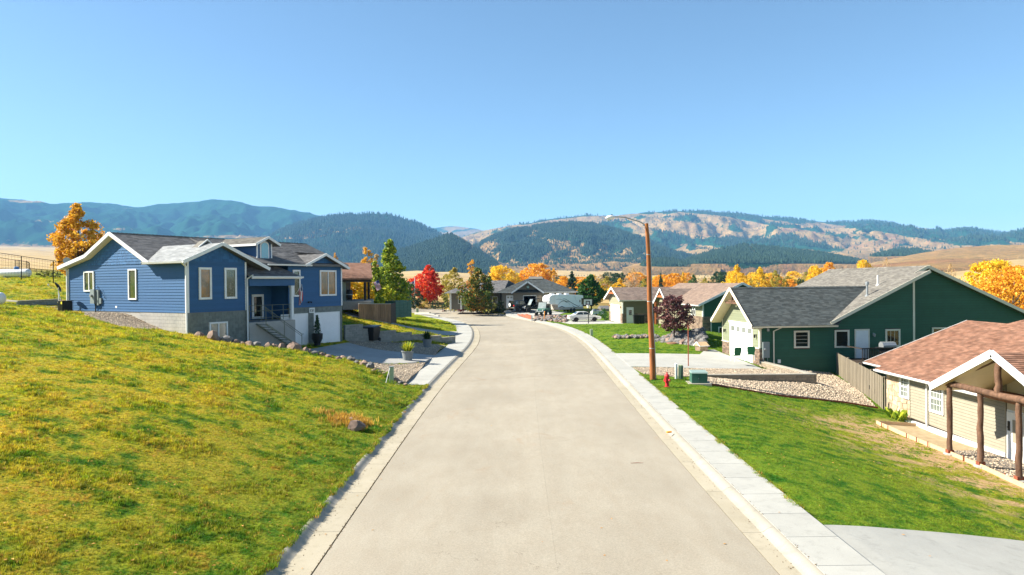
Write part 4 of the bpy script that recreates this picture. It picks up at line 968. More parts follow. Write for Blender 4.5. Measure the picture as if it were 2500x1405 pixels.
# roofs
RG = M['roof_grey']
zr = lambda t, a=7.05, b=8.97: a+(b-a)*(t+.45)/(6.97+.45)
roof(blue, [(-.42, 3.0, 7.05), (5.0, 3.0, 7.05), (5.0, 6.97, 8.95), (-.42, 6.97, 8.95)], RG)                        # behind the bay
roof(blue, [(4.9, -.0, 7.07), (12.9, -.0, 7.07), (15.4, 6.97, 8.95), (4.9, 6.97, 8.95)], RG)
roof(blue, [(15.4, 9.75, 7.62), (-.42, 9.75, 7.62), (-.42, 6.97, 8.95), (15.4, 6.97, 8.95)], RG)
roof(blue, [(15.4, 13.0, 6.93), (-.42, 13.0, 6.93), (-.42, 9.75, 7.60), (15.4, 9.75, 7.60)], RG)
ridgecap(blue, (-.42, 6.97, 8.97), (15.4, 6.97, 8.97), M['roof_charcoal'])
for a, b in (((-.43, 3.0, 7.12), (-.43, 6.97, 9.02)), ((-.43, 6.97, 9.02), (-.43, 9.75, 7.69)), ((-.43, 9.75, 7.69), (-.43, 13.0, 7.0))): fascia(blue, a, b, .22)
mb = MB()
for (y0, z0_), (y1, z1_) in (((3.2, 6.98), (6.97, 8.79)), ((6.97, 8.79), (9.75, 7.46)), ((9.75, 7.46), (12.9, 6.82))): mb.prism([(-.42, y0, z0_), (0, y0, z0_), (0, y1, z1_), (-.42, y1, z1_)], (0, 0, -.02))
mb.put('rake_soffit', M['cream'], blue)
# bay roof (ridge runs back at x=2.05)
roof(blue, [(-.5, 3.6, 7.06), (-.5, -.45, 7.06), (2.05, -.45, 8.18), (2.05, 5.35, 8.18)], mat('lit_grey_shingle', (.30, .31, .32), (.36, .37, .37), 1.5, .95, island=.2))  # left slope: paler copy of the grey shingle, sunlight put into its colour
roof(blue, [(5.45, -.45, 6.72), (5.45, 1.0, 6.72), (4.6, 3.0, 7.06), (2.05, 5.35, 8.18), (2.05, -.45, 8.18)], RG)
fascia(blue, (-.5, -.46, 7.1), (2.05, -.46, 8.22), .2); fascia(blue, (2.05, -.46, 8.22), (5.45, -.46, 6.76), .2)
MB().prism([(-.5, -.45, 6.98), (0, -.45, 7.18), (0, 3.3, 7.18), (-.5, 3.3, 6.98)], (0, 0, -.02)).put('eave_soffit', M['white'], blue)
gutter(blue, (-.56, 3.3, 7.06), (-.56, -.45, 7.06)); gutter(blue, (5.6, .25-.35, 7.03), (9.3, .25-.35, 7.03)); 
downspout(blue, [(-.5, -.3, 6.97), (-.12, -.12, 6.75), (-.12, -.12, 2.6)]); downspout(blue, [(4.12, -.5, 6.3), (3.98, -.12, 6.05), (3.98, -.12, 1.9)])
gutter(blue, (-.3, 13.06, 6.9), (15.3, 13.06, 6.9)); downspout(blue, [(-.1, 12.6, 6.8), (-.1, 12.5, 6.7), (-.1, 12.5, 4.1)])
# small louvred vent gable on the bay roof
MB().prism([(1.5, 1.0, 7.95), (2.55, 1.0, 7.98), (2.05, 1.0, 8.38)], (0, .7, 0)).put('vent_gable', M['roof_weather'], blue)
fascia(blue, (1.45, .97, 7.98), (2.05, .97, 8.45), .06, drop=.02); fascia(blue, (2.05, .97, 8.45), (2.62, .97, 8.0), .06, drop=.02)
MB().prism([(1.78, .98, 8.08), (2.32, .98, 8.08), (2.05, .98, 8.28)], (0, .03, 0)).put('roof_vent', M['black'], blue)
# right small gable
roof(blue, [(8.75, 2.0, 7.02), (8.75, -.1, 7.02), (10.6, -.1, 7.82), (10.6, 3.2, 7.82)], RG); roof(blue, [(12.85, -.1, 6.86), (12.85, 1.5, 6.98), (10.6, 3.2, 7.82), (10.6, -.1, 7.82)], RG)
fascia(blue, (8.75, -.11, 7.06), (10.6, -.11, 7.86), .17); fascia(blue, (10.6, -.11, 7.86), (12.9, -.11, 6.90), .17)
# dormer
WD = WF(0, 1.4, 0)
MB().box(5.95, 1.45, 6.6, 7.15, 4.5, 8.42).put('dormer_body', M['blue'], blue)
wall(blue, WD, [(5.95, 7.2), (7.15, 7.2), (7.15, 8.42), (6.55, 8.72), (5.95, 8.42)], M['blue'], .16, th=.05, name='dormer_wall')
fr = MB(); arc = [(6.55+.27*math.cos(a), 8.24+.22*math.sin(a)) for a in np.linspace(0, math.pi, 9)]; outer = [(6.82, 7.38)]+arc+[(6.28, 7.38)]
fr.prism([WD(s, .02, z) for s, z in [(6.92, 7.28)]+[(6.55+.37*math.cos(a), 8.24+.33*math.sin(a)) for a in np.linspace(0, math.pi, 11)]+[(6.18, 7.28)]], (0, -.04, 0)); f_ = fr.put('arched_window', M['white'], blue)
MB().prism([WD(s, .065, z) for s, z in outer], (0, -.012, 0)).put('pane', M['glass_sky'], f_)
trim(blue, WD, 5.98, 7.2, 8.4, .1); trim(blue, WD, 7.12, 7.2, 8.4, .1)
roof(blue, [(5.55, 4.8, 8.36), (5.55, .95, 8.36), (6.55, .95, 8.84), (6.55, 5.3, 8.84)], M['roof_weather'], row=.12); roof(blue, [(7.55, .95, 8.36), (7.55, 4.8, 8.36), (6.55, 5.3, 8.84), (6.55, .95, 8.84)], M['roof_weather'], row=.12)
fascia(blue, (5.55, .94, 8.4), (6.55, .94, 8.88), .15); fascia(blue, (6.55, .94, 8.88), (7.55, .94, 8.4), .15); fascia(blue, (5.54, 4.8, 8.38), (5.54, .95, 8.38), .14)
# porch roof, header, post
roof(blue, [(4.05, -.45, 6.20), (8.05, -.45, 6.20), (6.2, 1.4, 7.40), (4.05, 1.4, 7.40)], RG); roof(blue, [(8.05, -.45, 6.20), (8.05, .5, 6.24), (6.2, 1.4, 7.40)], RG)
fascia(blue, (4.05, -.47, 6.24), (8.05, -.47, 6.24), .16); gutter(blue, (4.05, -.55, 6.21), (8.1, -.55, 6.21)); fascia(blue, (8.07, -.45, 6.24), (8.07, .33, 6.24), .16)
MB().box(4.05, -.28, 5.62, 7.6, -.13, 6.07).put('porch_header', M['blue'], blue); MB().box(7.45, -.13, 5.62, 7.6, .35, 6.07).put('porch_header', M['blue'], blue)
for x_, y_ in ((7.42, -.17),): 
    mb = MB(); mb.box(x_-.09, y_-.09, 3.42, x_+.09, y_+.09, 5.62); mb.box(x_-.13, y_-.13, 5.5, x_+.13, y_+.13, 5.62); mb.box(x_-.12, y_-.12, 3.42, x_+.12, y_+.12, 3.56); mb.put('porch_post', M['white'], blue)
# concrete landing and steel stair
MB().box(4.05, -.18, 1.2, 7.70, 2.0, 3.36).put('landing', M['concrete'], blue, bevel=.02)
rl = MB()
for a, b in (((4.12, -.12), (7.62, -.12)), ((7.62, -.12), (7.62, .3))):
    L_ = math.dist(a, b)
    for z_ in (4.4, 4.05, 3.62): rl.tube([(a[0], a[1], z_), (b[0], b[1], z_)], .018, 6)
    for t in np.linspace(0, 1, 5 if L_ > 2 else 3): rl.tube([(a[0]+(b[0]-a[0])*t, a[1]+(b[1]-a[1])*t, 3.42), (a[0]+(b[0]-a[0])*t, a[1]+(b[1]-a[1])*t, 4.4)], .022, 6)
rl.put('railing', M['rail'], blue)
st_ = MB(); sx0, sz0, sx1, sz1 = 4.55, 3.36, 7.4, 1.5
for y_ in (-.22, -1.1):
    st_.beam((sx0, y_, sz0-.1), (sx1, y_, sz1), .04, .10)
stair = st_.put('stair', M['rail'], blue); tr_ = MB()
for i in range(10):
    t = (i+.6)/10.5; MB().box(sx0+(sx1-sx0)*t-.13, -1.08, sz0+(sz1-sz0)*t-.055, sx0+(sx1-sx0)*t+.13, -.24, sz0+(sz1-sz0)*t-.035).put('tread', M['rail'], stair)
hr = MB()
for y_ in (-1.1,):
    hr.tube([(sx0-.1, y_, sz0+.98), (sx1, y_, sz1+.95), (sx1+.15, y_, sz1+.95)], .022, 6); hr.tube([(sx0-.1, y_, sz0+.85), (sx1, y_, sz1+.82)], .015, 6)
    for t in (0, .5, 1): hr.tube([(sx0+(sx1-sx0)*t, y_, sz0+(sz1-sz0)*t-.1), (sx0+(sx1-sx0)*t, y_, sz0+(sz1-sz0)*t+.95)], .022, 6)
hr.put('handrail', M['rail'], stair)
# dryer vent, meter gear, on the side wall
v_ = MB(); v_.lathe([(.10, 0), (.10, .06), (.05, .10)], WS_(7.0, .03, 4.42), 10, 'x'); v_.put('wall_vent', M['white'], blue)
mtb = MB(); mtb.wbox(WS_, 9.05, 9.5, .03, .25, 4.6, 5.5); mtb.wbox(WS_, 8.75, 8.95, .03, .15, 4.5, 5.45); mtb.wbox(WS_, 8.5, 8.68, .03, .13, 4.6, 4.95)
ms = mtb.put('meter_box', M['greychrome'], blue); m2 = MB()
m2.lathe([(.09, 0), (.09, .1), (.06, .13)], tuple(Vector(WS_(9.28, .25, 5.1))+Vector((-.12, 0, 0))), 12, 'x'); m2.put('meter_dial', M['steel'], ms)
m3 = MB(); m3.tube([WS_(9.15, .1, 4.6), WS_(9.15, .1, 3.95)], .035, 6); m3.tube([WS_(8.6, .08, 4.6), WS_(8.45, .12, 4.3), WS_(8.7, .1, 4.05)], .015, 6); m3.tube([WS_(8.85, .08, 5.4), WS_(8.7, .2, 5.7), WS_(8.3, .1, 5.2), WS_(8.1, .06, 4.9)], .012, 6); m3.put('conduit', M['black'], ms)
def rest_on(name, label, cat, x_, y_, z_=None, rz=0, group=None):
    return thing(name, label, cat, (x_, y_, hz(x_, y_) if z_ is None else z_), rz, group)
def bl(x_, y_):      # blue house local -> world xy
    x_, y_ = x_*BS, y_*BS; c_, s_ = math.cos(R(BY)), math.sin(R(BY)); return BO.x+c_*x_-s_*y_, BO.y+s_*x_+c_*y_
# ================================================================ GREEN HOUSE
def inv_local(o, p):
    c_, s_ = math.cos(-o.rotation_euler.z), math.sin(-o.rotation_euler.z); dx, dy = p[0]-o.location.x, p[1]-o.location.y; return c_*dx-s_*dy, s_*dx+c_*dy
def hit_roof(o, u, v, f, d0=40, d1=70):
    for D in np.arange(d0, d1, .1):
        p = P(u, v, D); x_, y_ = inv_local(o, p)
        if p.z <= f(x_, y_): return x_, y_, p.z
    return x_, y_, p.z
grn = thing('green_house', 'dark green house with attached gabled garage and white garage door', 'house', (17.40, 48.0, 0), R(4))
GF = WF(0, 0, 0); WG = lambda s, o, z: (-o, s, z)
wall(grn, GF, [(0, -1.1), (5.3, -1.3), (5.3, 2.5), (0, 2.5)], M['green'], .19, gap=.01, back=M['darkwood'], ops=[(2.45, .88, 3.58, 2.11)])  # dark backing paints the shadow lines between boards
window(grn, GF, 2.45, .88, 3.58, 2.11, fr='cream', fw=.12, bars=(0, 3))
wall(grn, WG, [(0, -.45), (6.9, -.25), (6.9, 2.6), (3.4, 4.85), (0, 2.6)], M['sage'], .19, ops=[(1.05, -.4, 5.4, 2.42)], zmin=0)
f = garage_door(grn, WG, 1.16, -.28, 5.29, 2.34, lites=4, rows=4, fr='cream', cols=8)
MB().wbox(WG, 1.0, 5.5, -.02, .07, 2.42, 2.58).put('door_header', M['white'], grn)
for a, b in ((-.0, 1.0), (5.5, 6.9)):
    ledgestone(grn, WG, a, b, -.35, .85); MB().wbox(WG, a-.03, b, 0, .10, .85, .92).put('stone_cap', M['cream'], grn)
ledgestone(grn, GF, -.05, .35, -.45, .85); lantern(grn, WG, .5, 1.75); lantern(grn, WG, 6.2, 1.75)
trim(grn, GF, .04, .92, 2.5, m='cream'); trim(grn, WG, .04, .92, 2.6, o=.05, m='cream'); trim(grn, WG, 6.86, .92, 2.6, m='cream')
MB().box(.05, 6.85, -.4, 9, 6.95, 2.5).put('wall', M['green'], grn)
RC = M['roof_charcoal']; RW = M['roof_weather']
roof(grn, [(-.8, -.5, 2.50), (5.4, -.5, 2.50), (10.1, 3.4, 5.12), (-.8, 3.4, 5.12)], RC)
roof(grn, [(6.5, 7.3, 2.50), (-.8, 7.3, 2.50), (-.8, 3.4, 5.12), (10.1, 3.4, 5.12)], RC)
ridgecap(grn, (-.8, 3.4, 5.14), (10.0, 3.4, 5.14), RC)
fascia(grn, (-.82, -.55, 2.53), (-.82, 3.4, 5.18), .24, m='cream'); fascia(grn, (-.82, 3.4, 5.18), (-.82, 7.35, 2.53), .24, m='cream')
mb = MB(); mb.prism([(-.8, -.5, 2.34), (0, -.5, 2.34), (0, 3.4, 4.96), (-.8, 3.4, 4.96)], (0, 0, -.03)); mb.prism([(-.8, 3.4, 4.96), (0, 3.4, 4.96), (0, 7.3, 2.34), (-.8, 7.3, 2.34)], (0, 0, -.03)); mb.put('rake_soffit', M['soffit'], grn)
gable_truss(grn, lambda s, o, z: (-o-.55, s, z), 3.4, 4.78, 1.25, .672, 'brownwood')
gutter(grn, (-.75, -.56, 2.47), (5.4, -.56, 2.47), 'cream'); downspout(grn, [(1.35, -.5, 2.38), (.95, -.12, 2.1), (.95, -.12, -.5), (1.25, -.3, -.62)], 'cream')
# main block
wall(grn, GF, [(5.3, -2.0), (11.38, -2.2), (11.38, 5.72), (5.3, 2.72)], M['green'], .19, gap=.01, back=M['darkwood'], ops=[(5.42, .86, 6.5, 2.12), (6.9, .1, 8.0, 2.16), (9.17, .86, 10.27, 2.13)])  # board shadow lines painted by the dark backing here too
G2 = WF(0, 1.2, 0)
wall(grn, G2, [(11.2, -2.2), (21, -2.6), (21, 2.95), (13.1, 6.55), (11.2, 5.66)], M['green'], .19, gap=.01, back=M['darkwood'], ops=[(13.5, .9, 14.6, 2.12)])  # same dark backing as painted shadow between boards
MB().box(11.3, 0, -2.2, 11.38, 1.2, 5.7).put('wall', M['green'], grn); MB().box(20.8, 1.3, -2.6, 21, 14, 2.9).put('wall', M['green'], grn); MB().box(5.4, 13.4, -1, 20.9, 13.6, 2.6).put('back_wall', M['green'], grn); MB().box(5.35, 7, -1, 5.5, 13.5, 2.6).put('wall', M['green'], grn)
window(grn, GF, 5.42, .86, 6.5, 2.12, fr='cream', fw=.12); window(grn, GF, 9.17, .86, 10.27, 2.13, fr='cream', fw=.12, bars=(2, 0)); window(grn, G2, 13.5, .9, 14.6, 2.12, fr='cream', fw=.12)
mb = MB(); mb.wbox(GF, 6.9, 7.0, -.0, .07, .1, 2.16); mb.wbox(GF, 7.9, 8.0, 0, .07, .1, 2.16); mb.wbox(GF, 7.0, 7.9, 0, .07, 2.06, 2.16); d = mb.put('side_door', M['cream'], grn); MB().wbox(GF, 7.0, 7.9, .01, .05, .1, 2.06).put('door_leaf', M['white'], d)
lantern(grn, GF, 8.3, 1.75, 'steel'); trim(grn, GF, 11.32, -2.2, 5.75, .15, m='cream'); MB().wbox(GF, .5, .65, .0, .1, 2.1, 2.3).put('camera_box', M['steel'], grn)
roof(grn, [(5.0, 15.0, 2.66), (5.0, -.4, 2.66), (12.3, -.4, 6.26), (12.3, .8, 6.26), (13.0, .8, 6.60), (13.0, 14.4, 6.60)], RW)
roof(grn, [(21.6, .8, 2.66), (21.6, 15, 2.66), (13.0, 14.4, 6.60), (13.0, .8, 6.60)], RW); ridgecap(grn, (13, .8, 6.62), (13, 14.4, 6.62), RW)
fascia(grn, (4.95, -.43, 2.70), (12.3, -.43, 6.32), .22, m='cream'); fascia(grn, (12.0, .77, 6.16), (13.0, .77, 6.67), .22, m='cream'); fascia(grn, (13.0, .77, 6.67), (21.6, .77, 2.72), .22, m='cream'); fascia(grn, (4.95, 7.3, 2.68), (4.95, 15, 2.68), .18, m='cream')
rf = lambda x_, y_: 2.66+.493*(x_-5)
for (u, v), h, r_, mt, nm in (((2143, 697), .75, .06, 'white', 'vent_pipe'), ((2117, 723), .8, .075, 'steel', 'flue_pipe')):
    q = hit_roof(grn, u, v, rf); b = MB(); b.lathe([(r_*2.2, -.1), (r_*2.0, .06), (r_, .10), (r_, h)]+([(r_*1.7, h+.01), (r_*1.7, h+.2), (r_*1.2, h+.24)] if nm == 'flue_pipe' else [(r_*.8, h+.001)]), q, 12); b.put(nm, M[mt], grn, smooth=True)
# meter cabinet on the garage wall
b = MB(); b.wbox(GF, .15, .62, .03, .2, .25, 1.35); b.wbox(GF, .18, .24, .05, .12, -.6, .25); b.tube([GF(.5, .1, .25), GF(.5, .1, -.5)], .03, 6); b.tube([GF(.3, .08, .0), GF(.38, .1, -.25), GF(.3, .1, -.5)], .02, 6)
mtr = b.put('meter_cabinet', M['greychrome'], grn); b = MB(); c_ = GF(.28, .2, .85); b.lathe([(.075, 0), (.075, -.07), (.05, -.09)], c_, 12, 'y'); b.put('meter_dial', M['steel'], mtr)
MB().wbox(GF, 1.25, 1.45, .03, .12, -.15, .1).put('outlet_box', M['white'], grn)
# deck
dk = thing('wooden_deck', 'dark raised deck with railing against the green house wall', 'deck', (17.40, 48.0, 0), R(4)); 
for i in range(18): MB().box(5.9+i*.22, -2.6, .06, 6.11+i*.22, -.05, .10).put('deck_board', M['darkwood'], dk)
b = MB(); b.box(5.9, -2.65, -.12, 9.85, -2.6, .06); b.box(5.86, -2.65, -.12, 5.9, -.1, .06)
for x_ in (6, 8, 9.75): b.box(x_-.06, -2.6, -2, x_+.06, -2.48, -.0)
b.put('deck_frame', M['darkwood'], dk); b = MB(); b.box(5.9, -2.62, 1.0, 9.85, -2.54, 1.07); b.box(5.86, -2.62, 1.0, 5.94, -.1, 1.07); b.put('railing', M['darkwood'], dk)
for i in range(34): MB().box(5.93+i*.117, -2.6, .1, 5.97+i*.117, -2.56, 1.0).put('baluster', M['darkwood'], dk)
gx_, gy_ = 8.6, -1.2; gw = (17.4+gx_*math.cos(R(4))-gy_*math.sin(R(4)), 48+gx_*math.sin(R(4))+gy_*math.cos(R(4)))
gr = thing('barbecue_grill', 'covered barbecue grill with steel lid on the deck of the green house', 'grill', (gw[0], gw[1], .10), R(4))
b = MB(); b.box(-.45, -.28, 0, .45, .28, .85); b.put('cabinet', M['black'], gr); b = MB(); b.box(-.75, -.25, .82, .75, .25, .87); b.put('side_shelf', M['black'], gr)
b = MB(); b.prism([(-.48, -.28, .88), (-.48, .28, .88), (-.48, .28, 1.08), (-.48, .12, 1.24), (-.48, -.16, 1.2), (-.48, -.28, 1.0)], (.96, 0, 0)); b.put('lid', M['steel'], gr); MB().tube([(-.4, -.33, 1.02), (.4, -.33, 1.02)], .018, 6).put('handle', M['chrome'], gr)

# ================================================================ GRAVEL TERRACE BESIDE THE GARAGE
tz = lambda x_, y_: .06-.012*(x_-8)
TP = [(7.75, 44.1), (7.9, 41.0), (9.5, 39.9), (11.6, 40.75), (18.25, 41.1), (17.55, 47.9), (17.4, 43.95)]
gravel('gravel_bed', TP, 7000, zf=lambda x_, y_: max(tz(x_, y_), hz(x_, y_)+.02), size=.06)
tw = thing('block_retaining_wall', 'low tan block wall holding up the gravel terrace beside the green garage', 'retaining wall')
def blockwall(par, a, b, zt, zbot, bw=.42, bh=.16, m='wallblock', cap='kerb', th=.3):
    a = Vector(a); b = Vector(b); L_ = (b-a).length; ang = math.degrees(math.atan2(b.y-a.y, b.x-a.x)); W = WF(a.x, a.y, ang); s = 0
    n_ = int(L_/bw)+1; rows = int((max(zt)-min(zbot))/bh)+1
    for r_ in range(rows):
        for i in range(-1, n_+1):
            s0 = max(0, (i+(.5 if r_ % 2 else 0))*bw); s1 = min(L_, (i+1+(.5 if r_ % 2 else 0))*bw)
            if s1-s0 < .05: continue
            t = (s0+s1)/2/L_; top = zt[0]*(1-t)+zt[1]*t-r_*bh; bot = zbot[0]*(1-t)+zbot[1]*t
            if top-.0 <= bot: continue
            MB().wbox(W, s0+.006, s1-.006, -th, random.uniform(0, .012), top-bh+.006, top-.004).put('wall_block', M[m], par)
    c = max(1, int(L_/.6))
    for i in range(c):
        s0, s1 = L_*i/c, L_*(i+1)/c; z0, z1 = zt[0]+(zt[1]-zt[0])*i/c, zt[0]+(zt[1]-zt[0])*(i+1)/c
        MB().hexa([W(s0+.004, -th-.02, z0), W(s1-.004, -th-.02, z1), W(s1-.004, .04, z1), W(s0+.004, .04, z0), W(s0+.004, -th-.02, z0+.06), W(s1-.004, -th-.02, z1+.06), W(s1-.004, .04, z1+.06), W(s0+.004, .04, z0+.06)]).put('cap_stone', M[cap], par)
M['wallblock'] = mat('tan_wall_block', (.30, .24, .17), (.24, .19, .14), 5, .9, rnd=.18, bump=.01, bscale=40)
M['greyblock'] = mat('grey_wall_block', (.30, .29, .25), (.24, .235, .21), 5, .9, rnd=.15)
blockwall(tw, (11.6, 40.75), (18.3, 41.1), (.02, -.04), (-.15, -.75)); blockwall(tw, (18.3, 41.1), (17.6, 47.9), (-.04, -.04), (-.75, -.8))
eg = MB()
pe = [(10.75, 37.35), (12.5, 37.5), (14.5, 37.8), (16.5, 38.05), (18.5, 38.3), (20.6, 38.5)]
for a, b in zip(pe[:-1], pe[1:]): eg.beam((a[0], a[1], hz(*a)+.02), (b[0], b[1], hz(*b)+.02), .03, .14)
tag(eg.put('lawn_edging', M['rust']), 'rusty steel edging between the lower gravel bed and the lawn', 'edging')

# ================================================================ BOARD FENCE
fe = thing('board_fence', 'tall weathered board fence between the green house and the tan house', 'fence')
A, B = Vector((22.75, 47.9)), Vector((20.92, 38.5)); n_ = 66
for i in range(n_):
    t = (i+.5)/n_; p = A.lerp(B, t); zb = hz(p.x, p.y)-.06; zt = .58-.40*t; w_ = (B-A).length/n_; d = (B-A).normalized()
    c_ = MB(); a = p-d*w_*.47; b = p+d*w_*.47; o_ = Vector((-d.y, d.x))*(-.022 if i % 2 else 0); q = Vector((-d.y, d.x))*.02
    if q.x > 0: q = -q
    a, b = a+o_, b+o_
    c_.hexa([(a.x, a.y, zb), (b.x, b.y, zb), (b.x+q.x, b.y+q.y, zb), (a.x+q.x, a.y+q.y, zb), (a.x, a.y, zt), (b.x, b.y, zt-.005), (b.x+q.x, b.y+q.y, zt-.005), (a.x+q.x, a.y+q.y, zt)]).put('fence_board', M['fence'], fe)
for k in (.35, 1.2): MB().beam((A.x+.06, A.y, .58-k), (B.x+.06, B.y, .18-k), .04, .09).put('fence_rail', M['fence'], fe)
for t in (0, .26, .5, .75, 1): p = A.lerp(B, t); MB().box(p.x+.04, p.y-.05, hz(p.x, p.y)-.2, p.x+.14, p.y+.05, .6-.4*t).put('fence_post', M['fence'], fe)
MB().box(20.85, 39.9, -.75, 20.88, 39.93, -.5).put('gate_latch', M['black'], fe)
for i in range(9): MB().box(20.98, 38.34, -1.75+i*.2, 22.3, 38.37, -1.75+i*.2+.19).put('gate_slat', M['fence'], fe)

# ================================================================ TAN HOUSE
tan = thing('tan_house', 'tan-sided house with red-brown shingle roof, flagstone corner and log porch, lower right', 'house', (21, 0, 0))
WT = lambda s, o, z: (-o, s, z)
t_ops = [(33.16, -.97, 34.29, .47)]
wall(tan, WT, [(29.05, -1.78), (36.0, -1.72), (36.0, .58), (32.0, .58), (30.9, .95), (29.05, 1.65)], M['tan'], .15, ops=t_ops, gap=.016, back=M['darkwood'])  # lap shadows painted as dark backing in the board gaps
window(tan, WT, 33.16, -.97, 34.29, .47, 'glass_grey', mull=[('z', .5)], bars=(3, 3), fw=.12); window(tan, WT, 36.02, -.68, 36.9, .52, 'glass_grey', mull=[('z', .5)], bars=(2, 3), fw=.1)
MB().wbox(WT, 29.05, 38.2, -.2, .06, -2.15, -1.76).put('foundation', M['white'], tan)
MB().wbox(WT, 36.0, 38.2, -.2, .0, -1.76, .58).put('wall', M['mortar'], tan); MB().box(0, 38.2, -2.1, 6, 38.36, .6).put('wall', M['tan'], tan); MB().box(1.3, 38.36, -2.1, 6, 40.3, .75).put('rear_wall', M['green'], tan)
random.seed(21); gs, gz_ = 8, 9; gpt = {}
for i in range(gs+1):
    for j in range(gz_+1): gpt[i, j] = (36.0+2.2*min(1, max(0, (i+(random.uniform(-.33, .33) if 0 < i < gs else 0)+(.25 if j % 2 and 0 < i < gs else 0))/gs)), -1.76+2.34*(j+(random.uniform(-.3, .3) if 0 < j < gz_ else 0))/gz_)
for i in range(gs):
    for j in range(gz_):
        q = [gpt[i, j], gpt[i+1, j], gpt[i+1, j+1], gpt[i, j+1]]; c_ = (sum(a[0] for a in q)/4, sum(a[1] for a in q)/4)
        if 35.98 < c_[0] < 36.95 and -.72 < c_[1] < .56: continue
        q = [(c_[0]+(a-c_[0])*.93, c_[1]+(b-c_[1])*.92) for a, b in q]; h = random.uniform(.04, .08)
        MB().prism([WT(a, .005, b) for a, b in q], (-h, 0, 0)).put('flagstone', M['stonev'], tan)
# entry: panel, door, windows
MB().prism([(0, 29.0, .12), (0, 22.9, .12), (0, 22.9, 1.2), (0, 25.95, 2.75), (0, 29.0, 1.6)], (.15, 0, 0)).put('gable_panel', M['stucco'], tan)
MB().wbox(WT, 22.0, 29.0, -.15, 0, -2.15, .12).put('entry_wall', M['white'], tan)
d = MB().wbox(WT, 28.05, 28.95, .0, .05, -1.95, .05).put('front_door', M['white'], tan); b = MB(); b.wbox(WT, 28.75, 28.85, .05, .09, -.75, -.35); b.lathe([(.03, 0), (.03, -.08)], WT(28.8, .05, -.6), 8, 'x'); b.put('handle', M['black'], d); MB().wbox(WT, 28.2, 28.6, .05, .06, -1.2, -.25).put('door_mark', M['tan'], d)
window(tan, WT, 26.3, -1.2, 27.8, .08, 'glass_grey', mull=[.5]); window(tan, WT, 24.2, -1.3, 25.9, .1, 'glass_grey', mull=[.5])
b = MB(); arc = [(25.4+.9*math.cos(a), .25+.75*math.sin(a)) for a in np.linspace(0, math.pi, 13)]; b.prism([WT(s, 0, z) for s, z in arc], (-.06, 0, 0)); aw = b.put('arched_window', M['white'], tan)
MB().prism([WT(25.4+(s-25.4)*.86, .061, .25+(z-.25)*.86+.04) for s, z in arc], (-.015, 0, 0)).put('pane', M['glass_green'], aw)
b = MB()      # installer's red pencil strokes on the panel
for a in range(5): b.wbox(WT, 26.75-a*.16, 26.78-a*.16, .001, .006, .55+a*.14, .75+a*.14); b.wbox(WT, 26.66-a*.16, 26.78-a*.16, .001, .006, .62+a*.14, .64+a*.14)
b.put('pencil_marks', mat('red_marking', (.35, .12, .08)), tan)
trim(tan, WT, 29.05, -1.76, 1.6, .05, .04, 'tan'); trim(tan, WT, 36.0, -1.76, .58, .05, .04, 'tan')
RR = M['roof_red']; ml = .39
pz = lambda x_: .65+ml*(x_+.55)
roof(tan, [(-.55, 38.5, .65), (-.55, 17, .65), (7.2, 17, pz(7.2)), (7.2, 36.4, pz(7.2)), (6.0, 37.2, pz(6.0)), (6.0, 40.5, pz(6.0)), (-.1, 40.5, pz(-.1)), (-.1, 38.5, pz(-.1))], RR)
roof(tan, [(14, 17, 1.0), (14, 36.8, 1.0), (7.2, 36.8, pz(7.2)), (7.2, 17, pz(7.2))], RR); roof(tan, [(12.7, 36.8, .6), (12.7, 40.5, .6), (6.0, 40.5, pz(6)), (6.0, 36.8, pz(6.0))], RR)
MB().box(12.5, 17.5, -2.5, 12.7, 40, .8).put('rear_wall', M['tan'], tan); MB().box(1, 17.5, -2.5, 12.5, 17.7, .9).put('rear_wall', M['tan'], tan)
gutter(tan, (-.62, 38.5, .63), (-.62, 29.75, .63)); gutter(tan, (-.17, 40.5, .80), (-.17, 38.52, .80)); fascia(tan, (-.1, 40.5, .86), (6.0, 40.5, 3.24), .16)
MB().box(-.55, 29.7, .47, 0, 38.5, .50).put('eave_soffit', M['white'], tan)
downspout(tan, [(-.17, 40.2, .74), (.25, 39.9, .55), (1.2, 38.9, .42)]); downspout(tan, [(-.6, 34.45, .58), (-.12, 34.42, .40), (-.12, 34.42, -1.8)], w=.07); b = MB(); b.beam((-.1, 37.9, -1.80), (-1.9, 37.75, -1.82), .09, .07); b.put('downspout_extension', M['white'], tan)
# porch gable
pr_z, pr_y, sl_ = 2.86, 25.95, .48
xe = (pr_z-.65)/ml-.55
roof(tan, [(xe-3.5, 29.75, pr_z-3.8*sl_), (-2.75, 29.75, pr_z-3.8*sl_), (-2.75, pr_y, pr_z), (xe, pr_y, pr_z)], RR)
roof(tan, [(-2.75, 22.15, pr_z-3.8*sl_), (xe-3.5, 22.15, pr_z-3.8*sl_), (xe, pr_y, pr_z), (-2.75, pr_y, pr_z)], RR)
fascia(tan, (-2.79, 29.8, pr_z-3.85*sl_+.05), (-2.79, pr_y, pr_z+.06), .30, .05); fascia(tan, (-2.79, pr_y, pr_z+.06), (-2.79, 22.1, pr_z-3.85*sl_+.05), .30, .05)
b = MB(); b.prism([(-2.74, 29.7, pr_z-3.8*sl_-.17), (0, 29.7, pr_z-3.8*sl_-.17), (0, pr_y, pr_z-.17), (-2.74, pr_y, pr_z-.17)], (0, 0, -.03)); b.prism([(-2.74, 22.2, pr_z-3.8*sl_-.17), (0, 22.2, pr_z-3.8*sl_-.17), (0, pr_y, pr_z-.17), (-2.74, pr_y, pr_z-.17)], (0, 0, -.03)); b.put('porch_ceiling', M['soffit'], tan)
